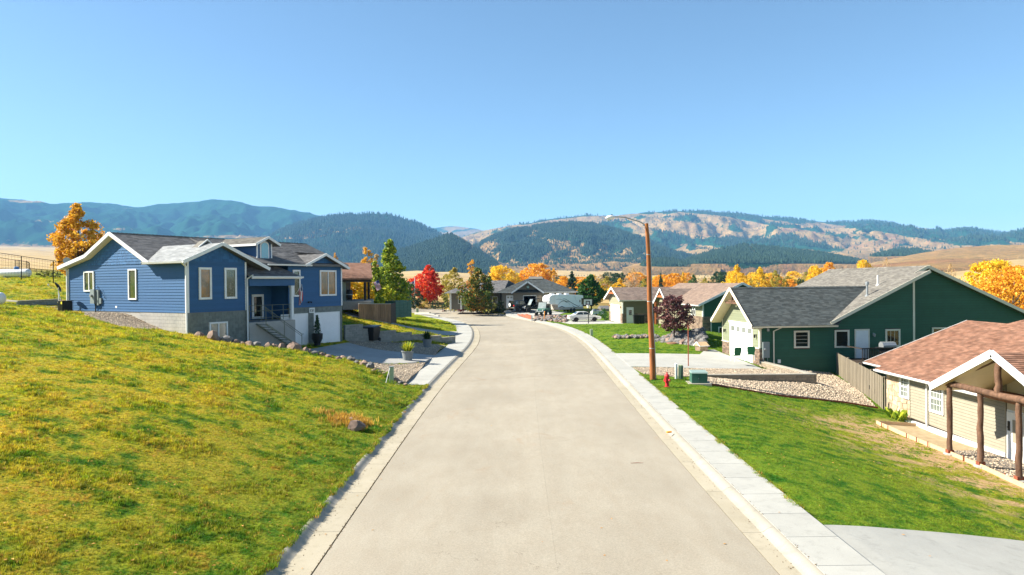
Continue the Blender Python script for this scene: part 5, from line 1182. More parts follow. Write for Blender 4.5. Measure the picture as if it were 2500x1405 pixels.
def log(par, a, b, r_, name, m='brownwood'):
    a = Vector(a); b = Vector(b); k = 9; pts = []; rs = []
    for i in range(k):
        t = i/(k-1); p = a.lerp(b, t); p += Vector((random.uniform(-1, 1), random.uniform(-1, 1), random.uniform(-1, 1) if abs((b-a).z) < .5 else 0))*.018; pts.append(p); rs.append(r_*random.uniform(.9, 1.1)*(1.06-.12*t))
    return MB().tube(pts, rs, 12).put(name, M[m], par, smooth=True)
for y_ in (28.9, 27.0, 24.95, 23.0):
    log(tan, (-2.5, y_, -1.62), (-2.5, y_, 1.12), .108, 'log_post'); b = MB(); b.lathe([(.24, -.15), (.24, 0), (.2, .03)], (-2.5, y_, -1.72), 12); b.put('footing', M['walk'], tan)
    MB().box(-2.63, y_-.1, -1.70, -2.37, y_+.1, -1.56).put('post_bracket', M['rust'], tan)
log(tan, (-2.5, 29.25, 1.24), (-2.5, 22.3, 1.24), .13, 'log_beam'); log(tan, (-2.5, 26.0, 1.3), (-2.5, 26.0, 2.55), .12, 'king_post'); log(tan, (-2.45, 29.0, 1.35), (-2.45, 26.2, 2.56), .09, 'rafter_log')
b = MB(); b.tube([(-.25, 27.6, -1.75), (-.25, 27.6, .2)], .05, 8); b.put('downspout', M['rust'], tan)
# bed in front
bed = Sxy((2138, 1037), (2225, 1037)) ; BEDP = [(18.65, 34.95), (20.85, 35.3), (20.9, 29.3), (20.9, 22), (18.2, 22), (18.45, 26.5)]
drape('soil_bed', BEDP, .015, mat('dry_soil', (.30, .22, .12), (.40, .31, .19), 3, .95, bump=.03, bscale=14), kind='structure')
gravel('gravel_bed', [(18.7, 29.6), (20.85, 30.2), (20.9, 22), (18.4, 22), (18.5, 26.5)], 1500, 'gravel_grey', .07, dz=.035)
fb = thing('form_boards', 'pale lumber form boards staked round the bare bed along the tan house', 'form boards')
bp = [(20.85, 35.3), (18.62, 34.95), (18.6, 31.7), (18.5, 29.4), (18.42, 26.6), (18.2, 24.2), (18.1, 22)]
for a, b_ in zip(bp[:-1], bp[1:]): MB().beam((a[0], a[1], hz(*a)+.08), (b_[0], b_[1], hz(*b_)+.08), .04, .18).put('form_board', M['lumber'], fb)
for i in range(11): y_ = 34.5-i*1.1+random.uniform(-.3, .3); x_ = 18.58-.02*i-.05; MB().box(x_-.03, y_-.02, hz(x_, y_)-.1, x_, y_+.02, hz(x_, y_)+.24).put('stake', M['rust'], fb)

# ================================================================ OLIVE HOUSE ACROSS THE BEND
olv = thing('olive_house', 'olive-sided house with brown roof and orange timber gable trusses beyond the boulder bank', 'house', (14.06, 87.0, 0), R(4))
OF = WF(0, 0, 0); OG = lambda s, o, z: (-o, s, z)
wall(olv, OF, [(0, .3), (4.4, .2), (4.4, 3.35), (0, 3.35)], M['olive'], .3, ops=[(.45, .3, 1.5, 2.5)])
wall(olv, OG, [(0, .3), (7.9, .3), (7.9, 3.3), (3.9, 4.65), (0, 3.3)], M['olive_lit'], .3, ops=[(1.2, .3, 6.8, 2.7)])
garage_door(olv, OG, 1.3, .36, 6.7, 2.55, rows=4, cols=6); trim(olv, OF, .05, 1.6, 3.35); trim(olv, OG, .05, 1.6, 3.3)
ledgestone(olv, OF, 0, .45, .3, 1.6, rh=.16); ledgestone(olv, OF, 1.55, 4.4, .3, 1.6, rh=.16); ledgestone(olv, OG, 0, 1.1, .3, 1.6, rh=.16); ledgestone(olv, OG, 6.9, 7.9, .3, 1.6, rh=.16)
d = MB().wbox(OF, .5, 1.42, .0, .06, .37, 2.4).put('side_door', M['white'], olv); window(olv, OF, .72, 1.35, 1.22, 2.1, fr='white', fw=.06, bars=(2, 2), o=.07, name='door_window'); lantern(olv, OG, .7, 2.4, 'timber'); lantern(olv, OG, 7.2, 2.4, 'timber')
RT = M['roof_taupe']
roof(olv, [(-.6, -.9, 3.32), (4.6, -.9, 3.32), (9.6, 3.85, 4.92), (-.6, 3.85, 4.92)], RT, .2, .4); roof(olv, [(9.6, 8.6, 3.3), (-.6, 8.6, 3.3), (-.6, 3.85, 4.92), (9.6, 3.85, 4.92)], RT, .2, .4)
fascia(olv, (-.63, -.95, 3.34), (-.63, 3.85, 4.98), .26); fascia(olv, (-.63, 3.85, 4.98), (-.63, 8.65, 3.34), .26); gutter(olv, (-.6, -.97, 3.3), (4.6, -.97, 3.3)); MB().box(0, 7.8, .2, 9, 7.95, 3.3).put('wall', M['olive'], olv)
MB().prism([(-.6, -.9, 3.15), (0, -.9, 3.15), (0, 3.85, 4.75), (-.6, 3.85, 4.75)], (0, 0, -.03)).put('rake_soffit', M['soffit'], olv)
gable_truss(olv, lambda s, o, z: (-o-.5, s, z), 3.85, 4.75, 2.0, .34)
# wing with the entry gable
WL = lambda s, o, z: (4.3-o, s, z)
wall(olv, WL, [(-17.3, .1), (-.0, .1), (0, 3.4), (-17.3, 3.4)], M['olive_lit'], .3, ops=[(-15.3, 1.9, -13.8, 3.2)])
window(olv, WL, -15.25, 2.0, -13.85, 3.2, 'glass', mull=[.5]); ledgestone(olv, WL, -17.3, -12.6, .0, 2.0, rh=.18); trim(olv, WL, -17.25, 2.0, 3.4)
WE = WF(0, -17.3, 0)
wall(olv, WE, [(4.3, -1.2), (12.3, -1.4), (12.3, 3.4), (8.3, 5.3), (4.3, 3.4)], M['green'], .3, ops=[(5.9, -.6, 6.9, .95)]); window(olv, WE, 5.9, -.6, 6.9, .95); ledgestone(olv, WE, 4.3, 5.1, -1.0, 2.0, rh=.18); trim(olv, WE, 5.15, -1, 2.0, .1)
trim(olv, WE, 4.35, 2.0, 3.4)
roof(olv, [(3.7, 1.0, 3.22), (3.7, -17.8, 3.22), (8.3, -17.8, 5.42), (8.3, 3.0, 5.42)], mat('lit_taupe_shingle', (.19, .135, .105), (.235, .17, .13), 1.5, .95, island=.2), .2, .4)  # sunny slope painted in as a lighter copy of the taupe shingle
roof(olv, [(12.9, -17.8, 3.22), (12.9, 3, 3.22), (8.3, 3.0, 5.42), (8.3, -17.8, 5.42)], RT, .2, .4)
fascia(olv, (3.65, -17.84, 3.24), (8.3, -17.84, 5.48), .24); fascia(olv, (8.3, -17.84, 5.48), (12.95, -17.84, 3.24), .24); gutter(olv, (3.62, 0, 3.2), (3.62, -17.7, 3.2))
MB().box(12.2, -17, -1.5, 12.35, 3, 3.4).put('wall', M['olive'], olv)
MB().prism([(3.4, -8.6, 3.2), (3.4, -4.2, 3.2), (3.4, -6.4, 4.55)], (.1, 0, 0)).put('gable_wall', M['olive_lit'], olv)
roof(olv, [(6.5, -9.2, 3.1), (3.0, -9.2, 3.1), (3.0, -6.4, 4.78), (6.5, -6.4, 4.78)][::-1][2:]+[(6.5, -9.2, 3.1), (3.0, -9.2, 3.1)][:0] if False else [(3.0, -9.2, 3.1), (6.5, -9.2, 3.1), (7.2, -6.4, 4.78), (3.0, -6.4, 4.78)], RT, .2, .4)
roof(olv, [(6.5, -3.6, 3.1), (3.0, -3.6, 3.1), (3.0, -6.4, 4.78), (7.2, -6.4, 4.78)], RT, .2, .4)
fascia(olv, (2.96, -9.25, 3.1), (2.96, -6.4, 4.84), .24); fascia(olv, (2.96, -6.4, 4.84), (2.96, -3.55, 3.1), .24); gable_truss(olv, lambda s, o, z: (3.1-o, s, z), -6.4, 4.55, 1.3, .6)
for y_ in (-8.7, -4.1): MB().box(3.05, y_-.12, .2, 3.3, y_+.12, 3.2).put('porch_post', M['timber'], olv)

# ================================================================ GREY HOUSE AT THE BEND
gry = thing('grey_hip_roof_house', 'grey hip-roofed house with one open garage bay at the bend of the street', 'house', (0, 122, 0))
QF = WF(0, 0, 0)
wall(gry, QF, [(-1.9, .9), (.2, .9), (.2, 3.9), (-1.9, 3.9)], M['greysid'], .3, boards=False); wall(gry, QF, [(.2, .9), (5.3, .9), (5.3, 3.95), (2.75, 5.6), (.2, 3.95)], M['greysid'], .25, ops=[(1.9, .9, 4.4, 3.45)], o=.25) if False else None
for a, b, z0_, z1_ in ((.2, 1.95, .8, 3.9), (4.35, 5.3, .8, 3.9), (1.95, 4.35, 3.36, 3.9)): MB().box(a, -.25, z0_, b, 0, z1_).put('wall', M['greysid'], gry)
wall(gry, WF(0, -.26, 0), [(.2, 3.9), (5.3, 3.9), (2.75, 5.6)], M['greysid'], .25)
MB().box(-2.2, 0, .8, -1.85, .3, 3.9).put('pilaster', M['darkwood'], gry); MB().box(5.3, .3, .6, 11, .5, 3.95).put('wall', M['tan'], gry); ledgestone(gry, WF(0, -.25, 0), 4.45, 5.3, .8, 3.4, 'stonev', .2)
garage_door(gry, QF, -.95, 1.1, 1.2, 3.28, rows=4, lites=4, cols=4)
b = MB(); b.box(1.95, -.3, 1.1, 2.05, -.2, 3.36); b.box(4.25, -.3, 1.1, 4.35, -.2, 3.36); b.box(1.95, -.3, 3.26, 4.35, -.2, 3.38); b.put('garage_frame', M['white'], gry)
b = MB(); b.box(2.0, 5.5, .9, 4.4, 5.6, 3.5); b.box(1.9, -.1, .9, 2.0, 5.6, 3.5); b.box(4.3, -.1, .9, 4.4, 5.6, 3.5); b.box(1.9, -.1, 3.4, 4.4, 5.6, 3.5); b.put('garage_interior', M['darkgap'], gry)
MB().box(11, .4, .3, 11.2, 9, 3.95).put('wall', M['greysid'], gry); MB().box(-11.2, 2.0, .9, -1.9, 2.2, 3.9).put('wall', M['greysid'], gry); MB().box(-11.2, 2.2, .9, -11, 9, 3.9).put('wall', M['greysid'], gry); MB().box(-11, 9, .5, 11, 9.2, 3.9).put('back_wall', M['greysid'], gry)
for x_ in (-11.1, -9.2, -7.3): MB().box(x_-.15, .9, .9, x_+.15, 1.2, 3.9).put('porch_column', M['white'], gry)
window(gry, WF(0, 2, 0), -9.8, 1.9, -8.2, 3.2); window(gry, WF(0, 2, 0), -3.6, 1.9, -2.6, 3.2)
RD = M['roof_charcoal']; RV = M['roof_grey']
roof(gry, [(-12.1, .4, 3.95), (-1.6, .4, 3.95), (-.6, 5, 6.1), (-7.2, 5, 6.1)], RV, .2, .4); roof(gry, [(-12.1, 10, 3.95), (-12.1, .4, 3.95), (-7.2, 5, 6.1)], RV, .2, .4); roof(gry, [(0, 10, 3.95), (-12.1, 10, 3.95), (-7.2, 5, 6.1), (-.6, 5, 6.1)], RV, .2, .4); roof(gry, [(-1.6, .4, 3.95), (3, 10, 3.95), (-.6, 5, 6.1)], RD, .2, .4)
roof(gry, [(-2.9, -1.2, 3.95), (11.7, -1.2, 3.95), (5.7, 4.2, 6.45), (3.1, 4.2, 6.45)], RD, .2, .4); roof(gry, [(11.7, -1.2, 3.95), (11.7, 10, 3.95), (5.7, 4.2, 6.45)], RD, .2, .4); roof(gry, [(-2.9, 10, 3.95), (-2.9, -1.2, 3.95), (3.1, 4.2, 6.45)], RV, .2, .4); roof(gry, [(11.7, 10, 3.95), (-2.9, 10, 3.95), (3.1, 4.2, 6.45), (5.7, 4.2, 6.45)], RD, .2, .4)
MB().prism([(3.0, 3.6, 6.3), (5.8, 3.6, 6.3), (5.5, 4.3, 6.75), (3.2, 4.3, 6.75)], (0, .5, 0)).put('ridge_vent', M['roof_weather'], gry)
roof(gry, [(-.1, 2.5, 3.85), (-.1, -1.6, 3.85), (2.75, -1.6, 5.8), (2.75, 3.0, 5.8)], M['roof_weather'], .2, .4); roof(gry, [(5.6, -1.6, 3.85), (5.6, 2.5, 3.85), (2.75, 3.0, 5.8), (2.75, -1.6, 5.8)], RD, .2, .4)
fascia(gry, (-.15, -1.64, 3.87), (2.75, -1.64, 5.88), .26); fascia(gry, (2.75, -1.64, 5.88), (5.65, -1.64, 3.87), .26); gutter(gry, (-2.9, -1.27, 3.95), (-.1, -1.27, 3.95)); gutter(gry, (5.6, -1.27, 3.95), (11.7, -1.27, 3.95)); gutter(gry, (-12.1, .33, 3.95), (-1.6, .33, 3.95))
MB().box(-6.0, 2.6, 5.05, -4.8, 3.5, 5.35).put('skylight', M['skylight'], gry); b = MB(); b.lathe([(.2, -.04), (.28, 0), (.2, .04)], (2.85, -.35, 4.85), 12, 'y'); b.put('gable_medallion', M['glass_sky'], gry)
b = MB(); b.tube([(-6.6, 5, 6.1), (-6.6, 5, 7.0)], .04, 6); b.put('dish_mast', M['steel'], gry); b = MB(); b.lathe([(.02, .12), (.3, .05), (.45, -.04), (.45, -.06), (.3, .03)], (-6.6, 4.9, 7.15), 14, 'y'); b.put('satellite_dish', M['dish'], gry)

# ================================================================ BROWN-ROOFED PORCH HOUSE BEHIND THE BLUE ONE
brn = thing('brown_roof_house', 'house with a red-brown roofed log porch just behind the blue house', 'house')
A1, B1 = P(852, 680, 68), P(909, 680, 70); A2, B2 = P(838, 642, 73.5), P(905, 643, 75.5); ex = (A1-B1)*3.2
roof(brn, [tuple(A1+ex), tuple(B1), tuple(B2), tuple(A2+ex)], M['roof_red'], .18, .35); bk = (B2-B1); bk.z = 0; bk = bk.normalized()*5
roof(brn, [tuple(B1+bk*2), tuple(A1+ex+bk*2), tuple(A2+ex), tuple(B2)], M['roof_red'], .18, .35)
e_ = (B1-A1).normalized(); dn = Vector((0, 0, -.38))
MB().beam(tuple(A1+ex+dn*.6+bk*.1), tuple(B1+dn*.6+bk*.1-e_*.3), .25, .3).put('porch_beam', M['darkwood'], brn); MB().beam(tuple(B1+dn*.6+bk*.1-e_*.3), tuple(B1+dn*.6+bk*1.6-e_*.3), .25, .3).put('porch_beam', M['darkwood'], brn)
gzb = 4.0
for u, D in ((891, 69.5), (900, 75)):
    p = P(u, 700, D); MB().tube([(p.x, p.y, gzb-.6), (p.x, p.y, A1.z-.4)], .13, 8).put('log_post', M['darkwood'], brn)
pw = P(845, 700, 69.3); W5 = WF(pw.x-9, pw.y-1.5, 9.5)
wall(brn, W5, [(0, 3.6), (9.1, 3.6), (9.1, A1.z-.2), (0, A1.z-.2)], mat('pale_grey_siding', (.34, .40, .37), None, 2, .6, rnd=.05), .25); b = MB(); b.prism([W5(9.1, 0, 3.6), W5(9.1, -7, 3.6), W5(9.1, -7, 6), W5(9.1, 0, 6)], (-.1, 0, 0)); b.put('wall', M['darkwood'], brn)
pt = MB(); q = [P(836, 700, 66), P(905, 700, 66.5), P(912, 700, 76), P(825, 700, 76)]; pt.prism([(a.x, a.y, gzb) for a in q], (0, 0, -.8)); pt.put('patio_slab', M['greyblock'], brn)
# ================================================================ VEGETATION
def leaves(cent, rad, per, size, seed, flat=.75):
    r = np.random.default_rng(seed); k = len(cent); n_ = k*per
    c = np.repeat(np.asarray(cent, float), per, 0); rr = np.repeat(np.asarray(rad, float), per)
    d = r.normal(size=(n_, 3)); d /= np.linalg.norm(d, axis=1)[:, None]; q = c+d*(rr*(r.random(n_)**.45))[:, None]*np.array([1, 1, flat])
    nn = d*.6+r.normal(size=(n_, 3))*.7+np.array([0, 0, .35]); nn /= np.linalg.norm(nn, axis=1)[:, None]
    t = np.cross(nn, r.normal(size=(n_, 3))); t /= np.linalg.norm(t, axis=1)[:, None]; b = np.cross(nn, t); s = (size*(.6+.8*r.random(n_)))[:, None]
    V = np.stack([q-t*s*.5, q+b*s*.34, q+t*s*.5, q-b*s*.34], 1).reshape(-1, 3); F = np.arange(n_*4).reshape(-1, 4); return V, F
def crown_pts(kind, n_, r):
    """cluster centres in a unit crown: z 0..1, radius about .5"""
    out = []
    lob = [(r.random()*6.28, .2+.7*r.random(), .35+.3*r.random()) for _ in range(7)]
    while len(out) < n_:
        z = r.random(); a = r.random()*2*math.pi
        if kind == 'round': e = math.sqrt(max(0, 1-(2*z-1)**2))**.8*.5
        elif kind == 'oval': e = (math.sin(math.pi*min(1, z*.93+.07))**.6)*(.5 if z < .45 else .5*(1-(z-.45)/.62)**.55) if z < 1 else 0
        elif kind == 'cone': e = .5*(1-z)**.8*(1 if z > .1 else z/.1)
        elif kind == 'column': e = .5*math.sin(math.pi*(z*.9+.08))**.5*(1-.45*z)
        else: e = .5*math.sin(math.pi*(z*.85+.1))**.5
        bump_ = 1+.28*sum(math.cos(a-l[0])*math.exp(-((z-l[1])/.16)**2)*l[2] for l in lob)*1.6
        q = e*bump_*(r.random()**.42)
        if r.random() < .25+q/.5*.75: out.append((q*math.cos(a), q*math.sin(a), z))
    return out
def tree_mesh(kind, h, wd, base, ncl, per, leaf, seed, lm, bark='bark', sparse=1., crad=.09, limbs=10):
    """crown (leaves) and trunk with limbs as two meshes; height h, crown width wd, clear stem to base"""
    r = random.Random(seed); nr = np.random.default_rng(seed)
    cp = np.array(crown_pts(kind, ncl, nr)); cen = cp*np.array([wd, wd, h-base])+np.array([0, 0, base])
    rad = wd*crad*(.6+.9*nr.random(ncl))*(1.15-.5*cp[:, 2]); V, F = leaves(cen, rad, per, leaf, seed)
    cm = np_mesh('crown', V, F, lm)
    mb = MB(); top = Vector((wd*.03, 0, base+(h-base)*.82)); k = 6; pts = [Vector((math.sin(i*1.3)*wd*.012, math.cos(i*1.7)*wd*.012, 0)).lerp(top, i/k)+Vector((0, 0, -.15 if i == 0 else 0)) for i in range(k+1)]
    r0 = max(.05, h*.017); mb.tube(pts, [r0*(1.25-i/k*1.05) for i in range(k+1)], 8)
    order = sorted(range(ncl), key=lambda i: -np.hypot(*cp[i, :2])+r.random()*.3)[:limbs]
    for i in order:
        e = Vector(cen[i]); zc = base*.8+(e.z-base)*.55 if kind != 'cone' else e.z+.05*h; s_ = Vector((0, 0, max(base*.6, min(zc, top.z)))); mid = s_.lerp(e, .5)+Vector((0, 0, (-.02 if kind == 'cone' else .04)*h)); mb.tube([s_, mid, e], [r0*.42, r0*.26, r0*.08], 5)
        for j in range(2): e2 = Vector(cen[r.randrange(ncl)]); 
    tm = mb.mesh('trunk'); tm.materials.append(M[bark]); tm.polygons.foreach_set('use_smooth', [True]*len(tm.polygons)); return cm, tm
def tree(name, label, cm_tm, x_, y_, z_=None, rz=0, sc_=1, group=None, cat='tree'):
    o = thing(name, label, cat, (x_, y_, hz(x_, y_) if z_ is None else z_), rz, group); o.scale = sc_ if hasattr(sc_, '__len__') else (sc_,)*3
    share('trunk', cm_tm[1], o); share('crown', cm_tm[0], o); return o
LM = {
 'orange': leafmat('orange_yellow_leaves', [(.32, .14, .02), (.62, .30, .02), (.84, .50, .04), (.66, .46, .07)], .4, .35),
 'yellow': leafmat('golden_leaves', [(.50, .30, .015), (.82, .52, .02), (.88, .62, .04), (.60, .52, .05)], .4, .2),
 'gold': leafmat('deep_gold_leaves', [(.55, .22, .02), (.78, .36, .025), (.85, .50, .04), (.62, .34, .05)], .4, .2),
 'red': leafmat('scarlet_leaves', [(.42, .015, .012), (.70, .03, .02), (.80, .10, .02), (.80, .24, .03)], .4, .3),
 'mixed': leafmat('turning_maple_leaves', [(.03, .085, .012), (.045, .11, .015), (.10, .15, .02), (.45, .22, .03), (.60, .10, .02)], .3, .22),
 'greenyel': leafmat('green_gold_leaves', [(.05, .15, .015), (.18, .28, .02), (.38, .42, .03), (.62, .55, .04)], .38, .28),
 'green': leafmat('green_leaves', [(.018, .075, .012), (.035, .12, .018), (.06, .16, .02), (.12, .2, .03)], .3, .3),
 'dark': leafmat('dark_green_leaves', [(.010, .035, .012), (.018, .055, .016), (.035, .085, .022)], .15, .3),
 'purple': leafmat('purple_plum_leaves', [(.045, .016, .022), (.09, .030, .036), (.17, .065, .06), (.26, .12, .10)], .25, .6),
 'bare': leafmat('thin_tan_leaves', [(.34, .24, .15), (.50, .34, .18), (.62, .42, .16), (.42, .33, .24)], .3, .3),
 'olive': leafmat('olive_gold_leaves', [(.16, .16, .03), (.32, .28, .04), (.50, .40, .05), (.62, .42, .05)], .35, .25),
 'fir': leafmat('spruce_needles', [(.012, .040, .022), (.022, .060, .030), (.035, .080, .035)], .08, .5),
 'grassy': leafmat('ornamental_grass', [(.10, .16, .03), (.26, .26, .05), (.42, .36, .10)], .3, .5)}
TP_ = {
 'yellow1': tree_mesh('round', 10, 10, .8, 240, 42, .40, 11, LM['yellow'], crad=.1), 'yellow2': tree_mesh('oval', 10, 7.5, 1.5, 130, 48, .33, 12, LM['yellow']),
 'gold1': tree_mesh('round', 10, 9.5, .8, 240, 42, .40, 13, LM['gold'], crad=.1), 'olive1': tree_mesh('oval', 10, 8, 1.2, 130, 45, .34, 14, LM['olive']),
 'green1': tree_mesh('oval', 10, 7, 1.3, 140, 48, .34, 15, LM['green']), 'dark1': tree_mesh('round', 6, 7, .3, 110, 50, .26, 16, LM['dark']),
 'bare1': tree_mesh('oval', 10, 7.5, 1.5, 110, 22, .24, 17, LM['bare'], 'barkpale', limbs=60), 'poplar1': tree_mesh('column', 12, 3.6, .8, 90, 40, .26, 18, LM['orange'], 'barkpale', limbs=30, crad=.13),
 'fir1': tree_mesh('cone', 10, 5.2, .5, 170, 60, .28, 19, LM['fir'], limbs=30, crad=.075), 'bush_g': tree_mesh('round', 2, 2.8, .05, 60, 40, .14, 20, LM['green'], limbs=4), 'bush_y': tree_mesh('round', 2, 2.8, .05, 60, 40, .14, 22, LM['olive'], limbs=4),
 'bush_r': tree_mesh('round', 2, 2.6, .05, 60, 40, .14, 23, LM['red'], limbs=4), 'bush_d': tree_mesh('round', 2, 2.8, .05, 60, 40, .14, 24, LM['dark'], limbs=4), 'grass_t': tree_mesh('round', 1.6, 1.6, .05, 50, 30, .16, 25, LM['grassy'], limbs=3)}
def tall(u, ytop, D, zb): return P(u, ytop, D).z-zb
def put_tree(name, label, key, u, ytop, D, wpx, zb=None, href=10., wref=None, group=None, cat='tree', rz=None):
    p = P(u, 700, D); zb = (hz(p.x, p.y) if D < 185 else zplain(p.x, p.y)) if zb is None else zb; h = tall(u, ytop, D, zb); wref = wref or {'yellow1': 10, 'yellow2': 7.5, 'gold1': 9.5, 'olive1': 8, 'green1': 7, 'dark1': 7, 'bare1': 7.5, 'poplar1': 3.6, 'fir1': 5.2}.get(key, 2.8)
    sw_ = wpx/1667*D/wref; return tree(name, label, TP_[key], p.x, p.y, zb-.05, random.random()*6.28 if rz is None else rz, (sw_, sw_, h/href), group, cat)
# --- near trees with crowns of their own
def own(name, label, kind, u, ytop, D, wpx, lm, ncl, per, leaf, seed, base, zb=None, **k):
    p = P(u, 700, D); zb = hz(p.x, p.y) if zb is None else zb; h = tall(u, ytop, D, zb)
    return tree(name, label, tree_mesh(kind, h, wpx/1667*D, base, ncl, per, leaf, seed, LM[lm], **k), p.x, p.y, zb-.05)
own('cottonwood_tree', 'tall orange-gold cottonwood rising behind the left gable of the blue house', 'oval', 191, 500, 62, 128, 'orange', 240, 55, .21, 31, 1.6, limbs=40, crad=.085)
own('poplar_tree', 'loose green and gold poplar standing tallest beside the hanging flag', 'cone', 954, 588, 92, 106, 'greenyel', 240, 46, .30, 32, 1.5, limbs=40, crad=.095)
own('maple_tree', 'brilliant scarlet maple beside the white flagpole', 'oval', 1048, 648, 158, 84, 'red', 220, 50, .34, 33, .9, crad=.09)
own('maple_tree', 'maple turning from dark green to orange in front of the grey house', 'oval', 1164, 656, 118, 88, 'mixed', 260, 50, .27, 34, .6, crad=.09)
own('plum_tree', 'round purple-leaved plum tree on the lawn before the boulder bank', 'round', 1644, 722, 60.5, 84, 'purple', 150, 36, .17, 35, .95, limbs=26, crad=.10)
own('ash_tree', 'fully green ash tree behind the basketball hoop', 'oval', 1443, 671, 132, 66, 'green', 200, 50, .32, 36, 1.0)
own('aspen_tree', 'yellow aspen seen under and behind the brown-roofed porch', 'round', 868, 655, 84, 78, 'yellow', 150, 48, .30, 37, .6, crad=.10)
own('aspen_tree', 'gold and green aspen just left of the tallest poplar', 'oval', 915, 640, 88, 62, 'greenyel', 140, 48, .28, 38, .6, crad=.10)
own('aspen_tree', 'pale half-bare aspen with silvery stems above the brown porch roof', 'column', 921, 622, 98, 36, 'bare', 90, 30, .24, 39, 1, limbs=30, bark='barkpale', crad=.13)
put_tree('poplar_tree', 'slim yellow poplar rising above the brown porch roof', 'poplar1', 896, 597, 112, 42, href=12)
put_tree('poplar_tree', 'tiny sparse poplar top just right of the blue house ridge', 'poplar1', 819, 612, 140, 18, href=12)
own('cottonwood_tree', 'broad orange-gold cottonwood crown at the right edge beyond the green house roof', 'round', 2470, 655, 88, 210, 'gold', 300, 50, .30, 41, 1.5, zb=-3.0, limbs=30)
own('cottonwood_tree', 'bright yellow cottonwood behind the right slope of the green house roof', 'round', 2425, 640, 112, 150, 'yellow', 280, 50, .36, 42, 1.5, zb=-3.5, limbs=30)
own('cottonwood_tree', 'leafy yellow cottonwood leaning out of the frame at far right', 'round', 2540, 645, 105, 130, 'yellow', 200, 50, .36, 43, 1.5, zb=-3.5)
for a in [('green and yellow ash tree between scarlet maple and turning maple', 'olive1', 1110, 655, 172, 62), ('narrow yellow-tipped spire tree behind the turning maple', 'poplar1', 1153, 630, 168, 30),
  ('leafy yellow-green tree left of the grey house eave', 'olive1', 1088, 690, 178, 50), ('dense dark green tree left of the white flagpole', 'dark1', 990, 688, 128, 60), ('dark green thicket tree beside the flagpole base', 'dark1', 1012, 705, 150, 44)]:
    put_tree('ash_tree' if a[1] == 'olive1' else 'poplar_tree' if a[1] == 'poplar1' else 'elm_tree', *a[:6], href={'poplar1': 12, 'dark1': 6}.get(a[1], 10))
BT = [('domed golden willow behind the grey house, left of the orange one', 'willow_tree', 'yellow1', 1222, 651, 235, 78), ('wide orange-tan willow dome behind the grey house ridge', 'willow_tree', 'gold1', 1303, 646, 250, 100),
 ('thin half-bare poplar right of the orange willow', 'poplar_tree', 'poplar1', 1352, 651, 230, 16), ('small gold tree tucked left of the dark spruce', 'cottonwood_tree', 'gold1', 1372, 676, 215, 44), ('dark bushy spruce behind the grey house roof end', 'spruce_tree', 'fir1', 1396, 663, 178, 44),
 ('orange tree half hidden behind the green ash', 'cottonwood_tree', 'gold1', 1420, 686, 190, 40), ('olive-gold tree right of the green ash', 'cottonwood_tree', 'olive1', 1482, 676, 240, 46), ('yellow tree above the olive garage peak', 'cottonwood_tree', 'yellow2', 1513, 680, 215, 42),
 ('tall pale half-bare cottonwood left of the street lamp pole', 'cottonwood_tree', 'bare1', 1547, 656, 260, 52), ('dark olive tree touching the left of the lamp pole', 'cottonwood_tree', 'olive1', 1572, 682, 250, 30), ('golden tree just right of the lamp pole', 'cottonwood_tree', 'gold1', 1603, 678, 240, 40),
 ('small dark spruce standing against golden crowns right of the lamp pole', 'spruce_tree', 'fir1', 1613, 668, 200, 24), ('broad golden crown right of the small dark spruce', 'cottonwood_tree', 'gold1', 1648, 669, 250, 56), ('tiny yellow treetop above the broad golden crown', 'cottonwood_tree', 'yellow2', 1668, 665, 300, 20),
 ('green tree above the olive house ridge', 'ash_tree', 'green1', 1694, 671, 265, 30), ('yellow-olive tree right of the green ridge tree', 'cottonwood_tree', 'olive1', 1722, 679, 260, 34), ('low dark juniper clump above the olive roof', 'juniper_tree', 'dark1', 1752, 673, 240, 44),
 ('tall feathery yellow cottonwood above the olive gable', 'cottonwood_tree', 'yellow2', 1799, 648, 200, 58), ('yellow cottonwood in the middle of the trio over the garage ridge', 'cottonwood_tree', 'yellow2', 1855, 654, 195, 56), ('yellow-olive cottonwood on the right of the trio over the garage ridge', 'cottonwood_tree', 'olive1', 1893, 662, 190, 50),
 ('low orange tree over the green garage ridge', 'cottonwood_tree', 'gold1', 1925, 683, 210, 40), ('small dark spruce at the foot of the grey roof slope', 'spruce_tree', 'dark1', 1955, 680, 180, 24), ('golden tree at the far left rake of the grey roof', 'cottonwood_tree', 'yellow1', 1990, 651, 230, 46), ('golden crown peeping above the grey roof rake', 'cottonwood_tree', 'gold1', 2028, 643, 250, 44),
 ('golden treetops above the middle of the grey roof ridge', 'cottonwood_tree', 'yellow1', 2108, 637, 330, 40), ('reddish bare tree above the right part of the grey ridge', 'cottonwood_tree', 'bare1', 2165, 630, 420, 30), ('thin orange tree left of the yellow cottonwood at the right roof slope', 'cottonwood_tree', 'bare1', 2320, 645, 150, 50),
 ('low gold tree behind the RV and grey house', 'cottonwood_tree', 'gold1', 1405, 700, 205, 50), ('yellow tree low beside the olive garage', 'cottonwood_tree', 'yellow1', 1460, 695, 160, 34)]
for lb, nm, key, u, yt, D, wp in BT: put_tree(nm, lb, key, u, yt, D, wp, href={'poplar1': 12, 'dark1': 6}.get(key, 10))
rb = random.Random(5)       # the far belt along the creek
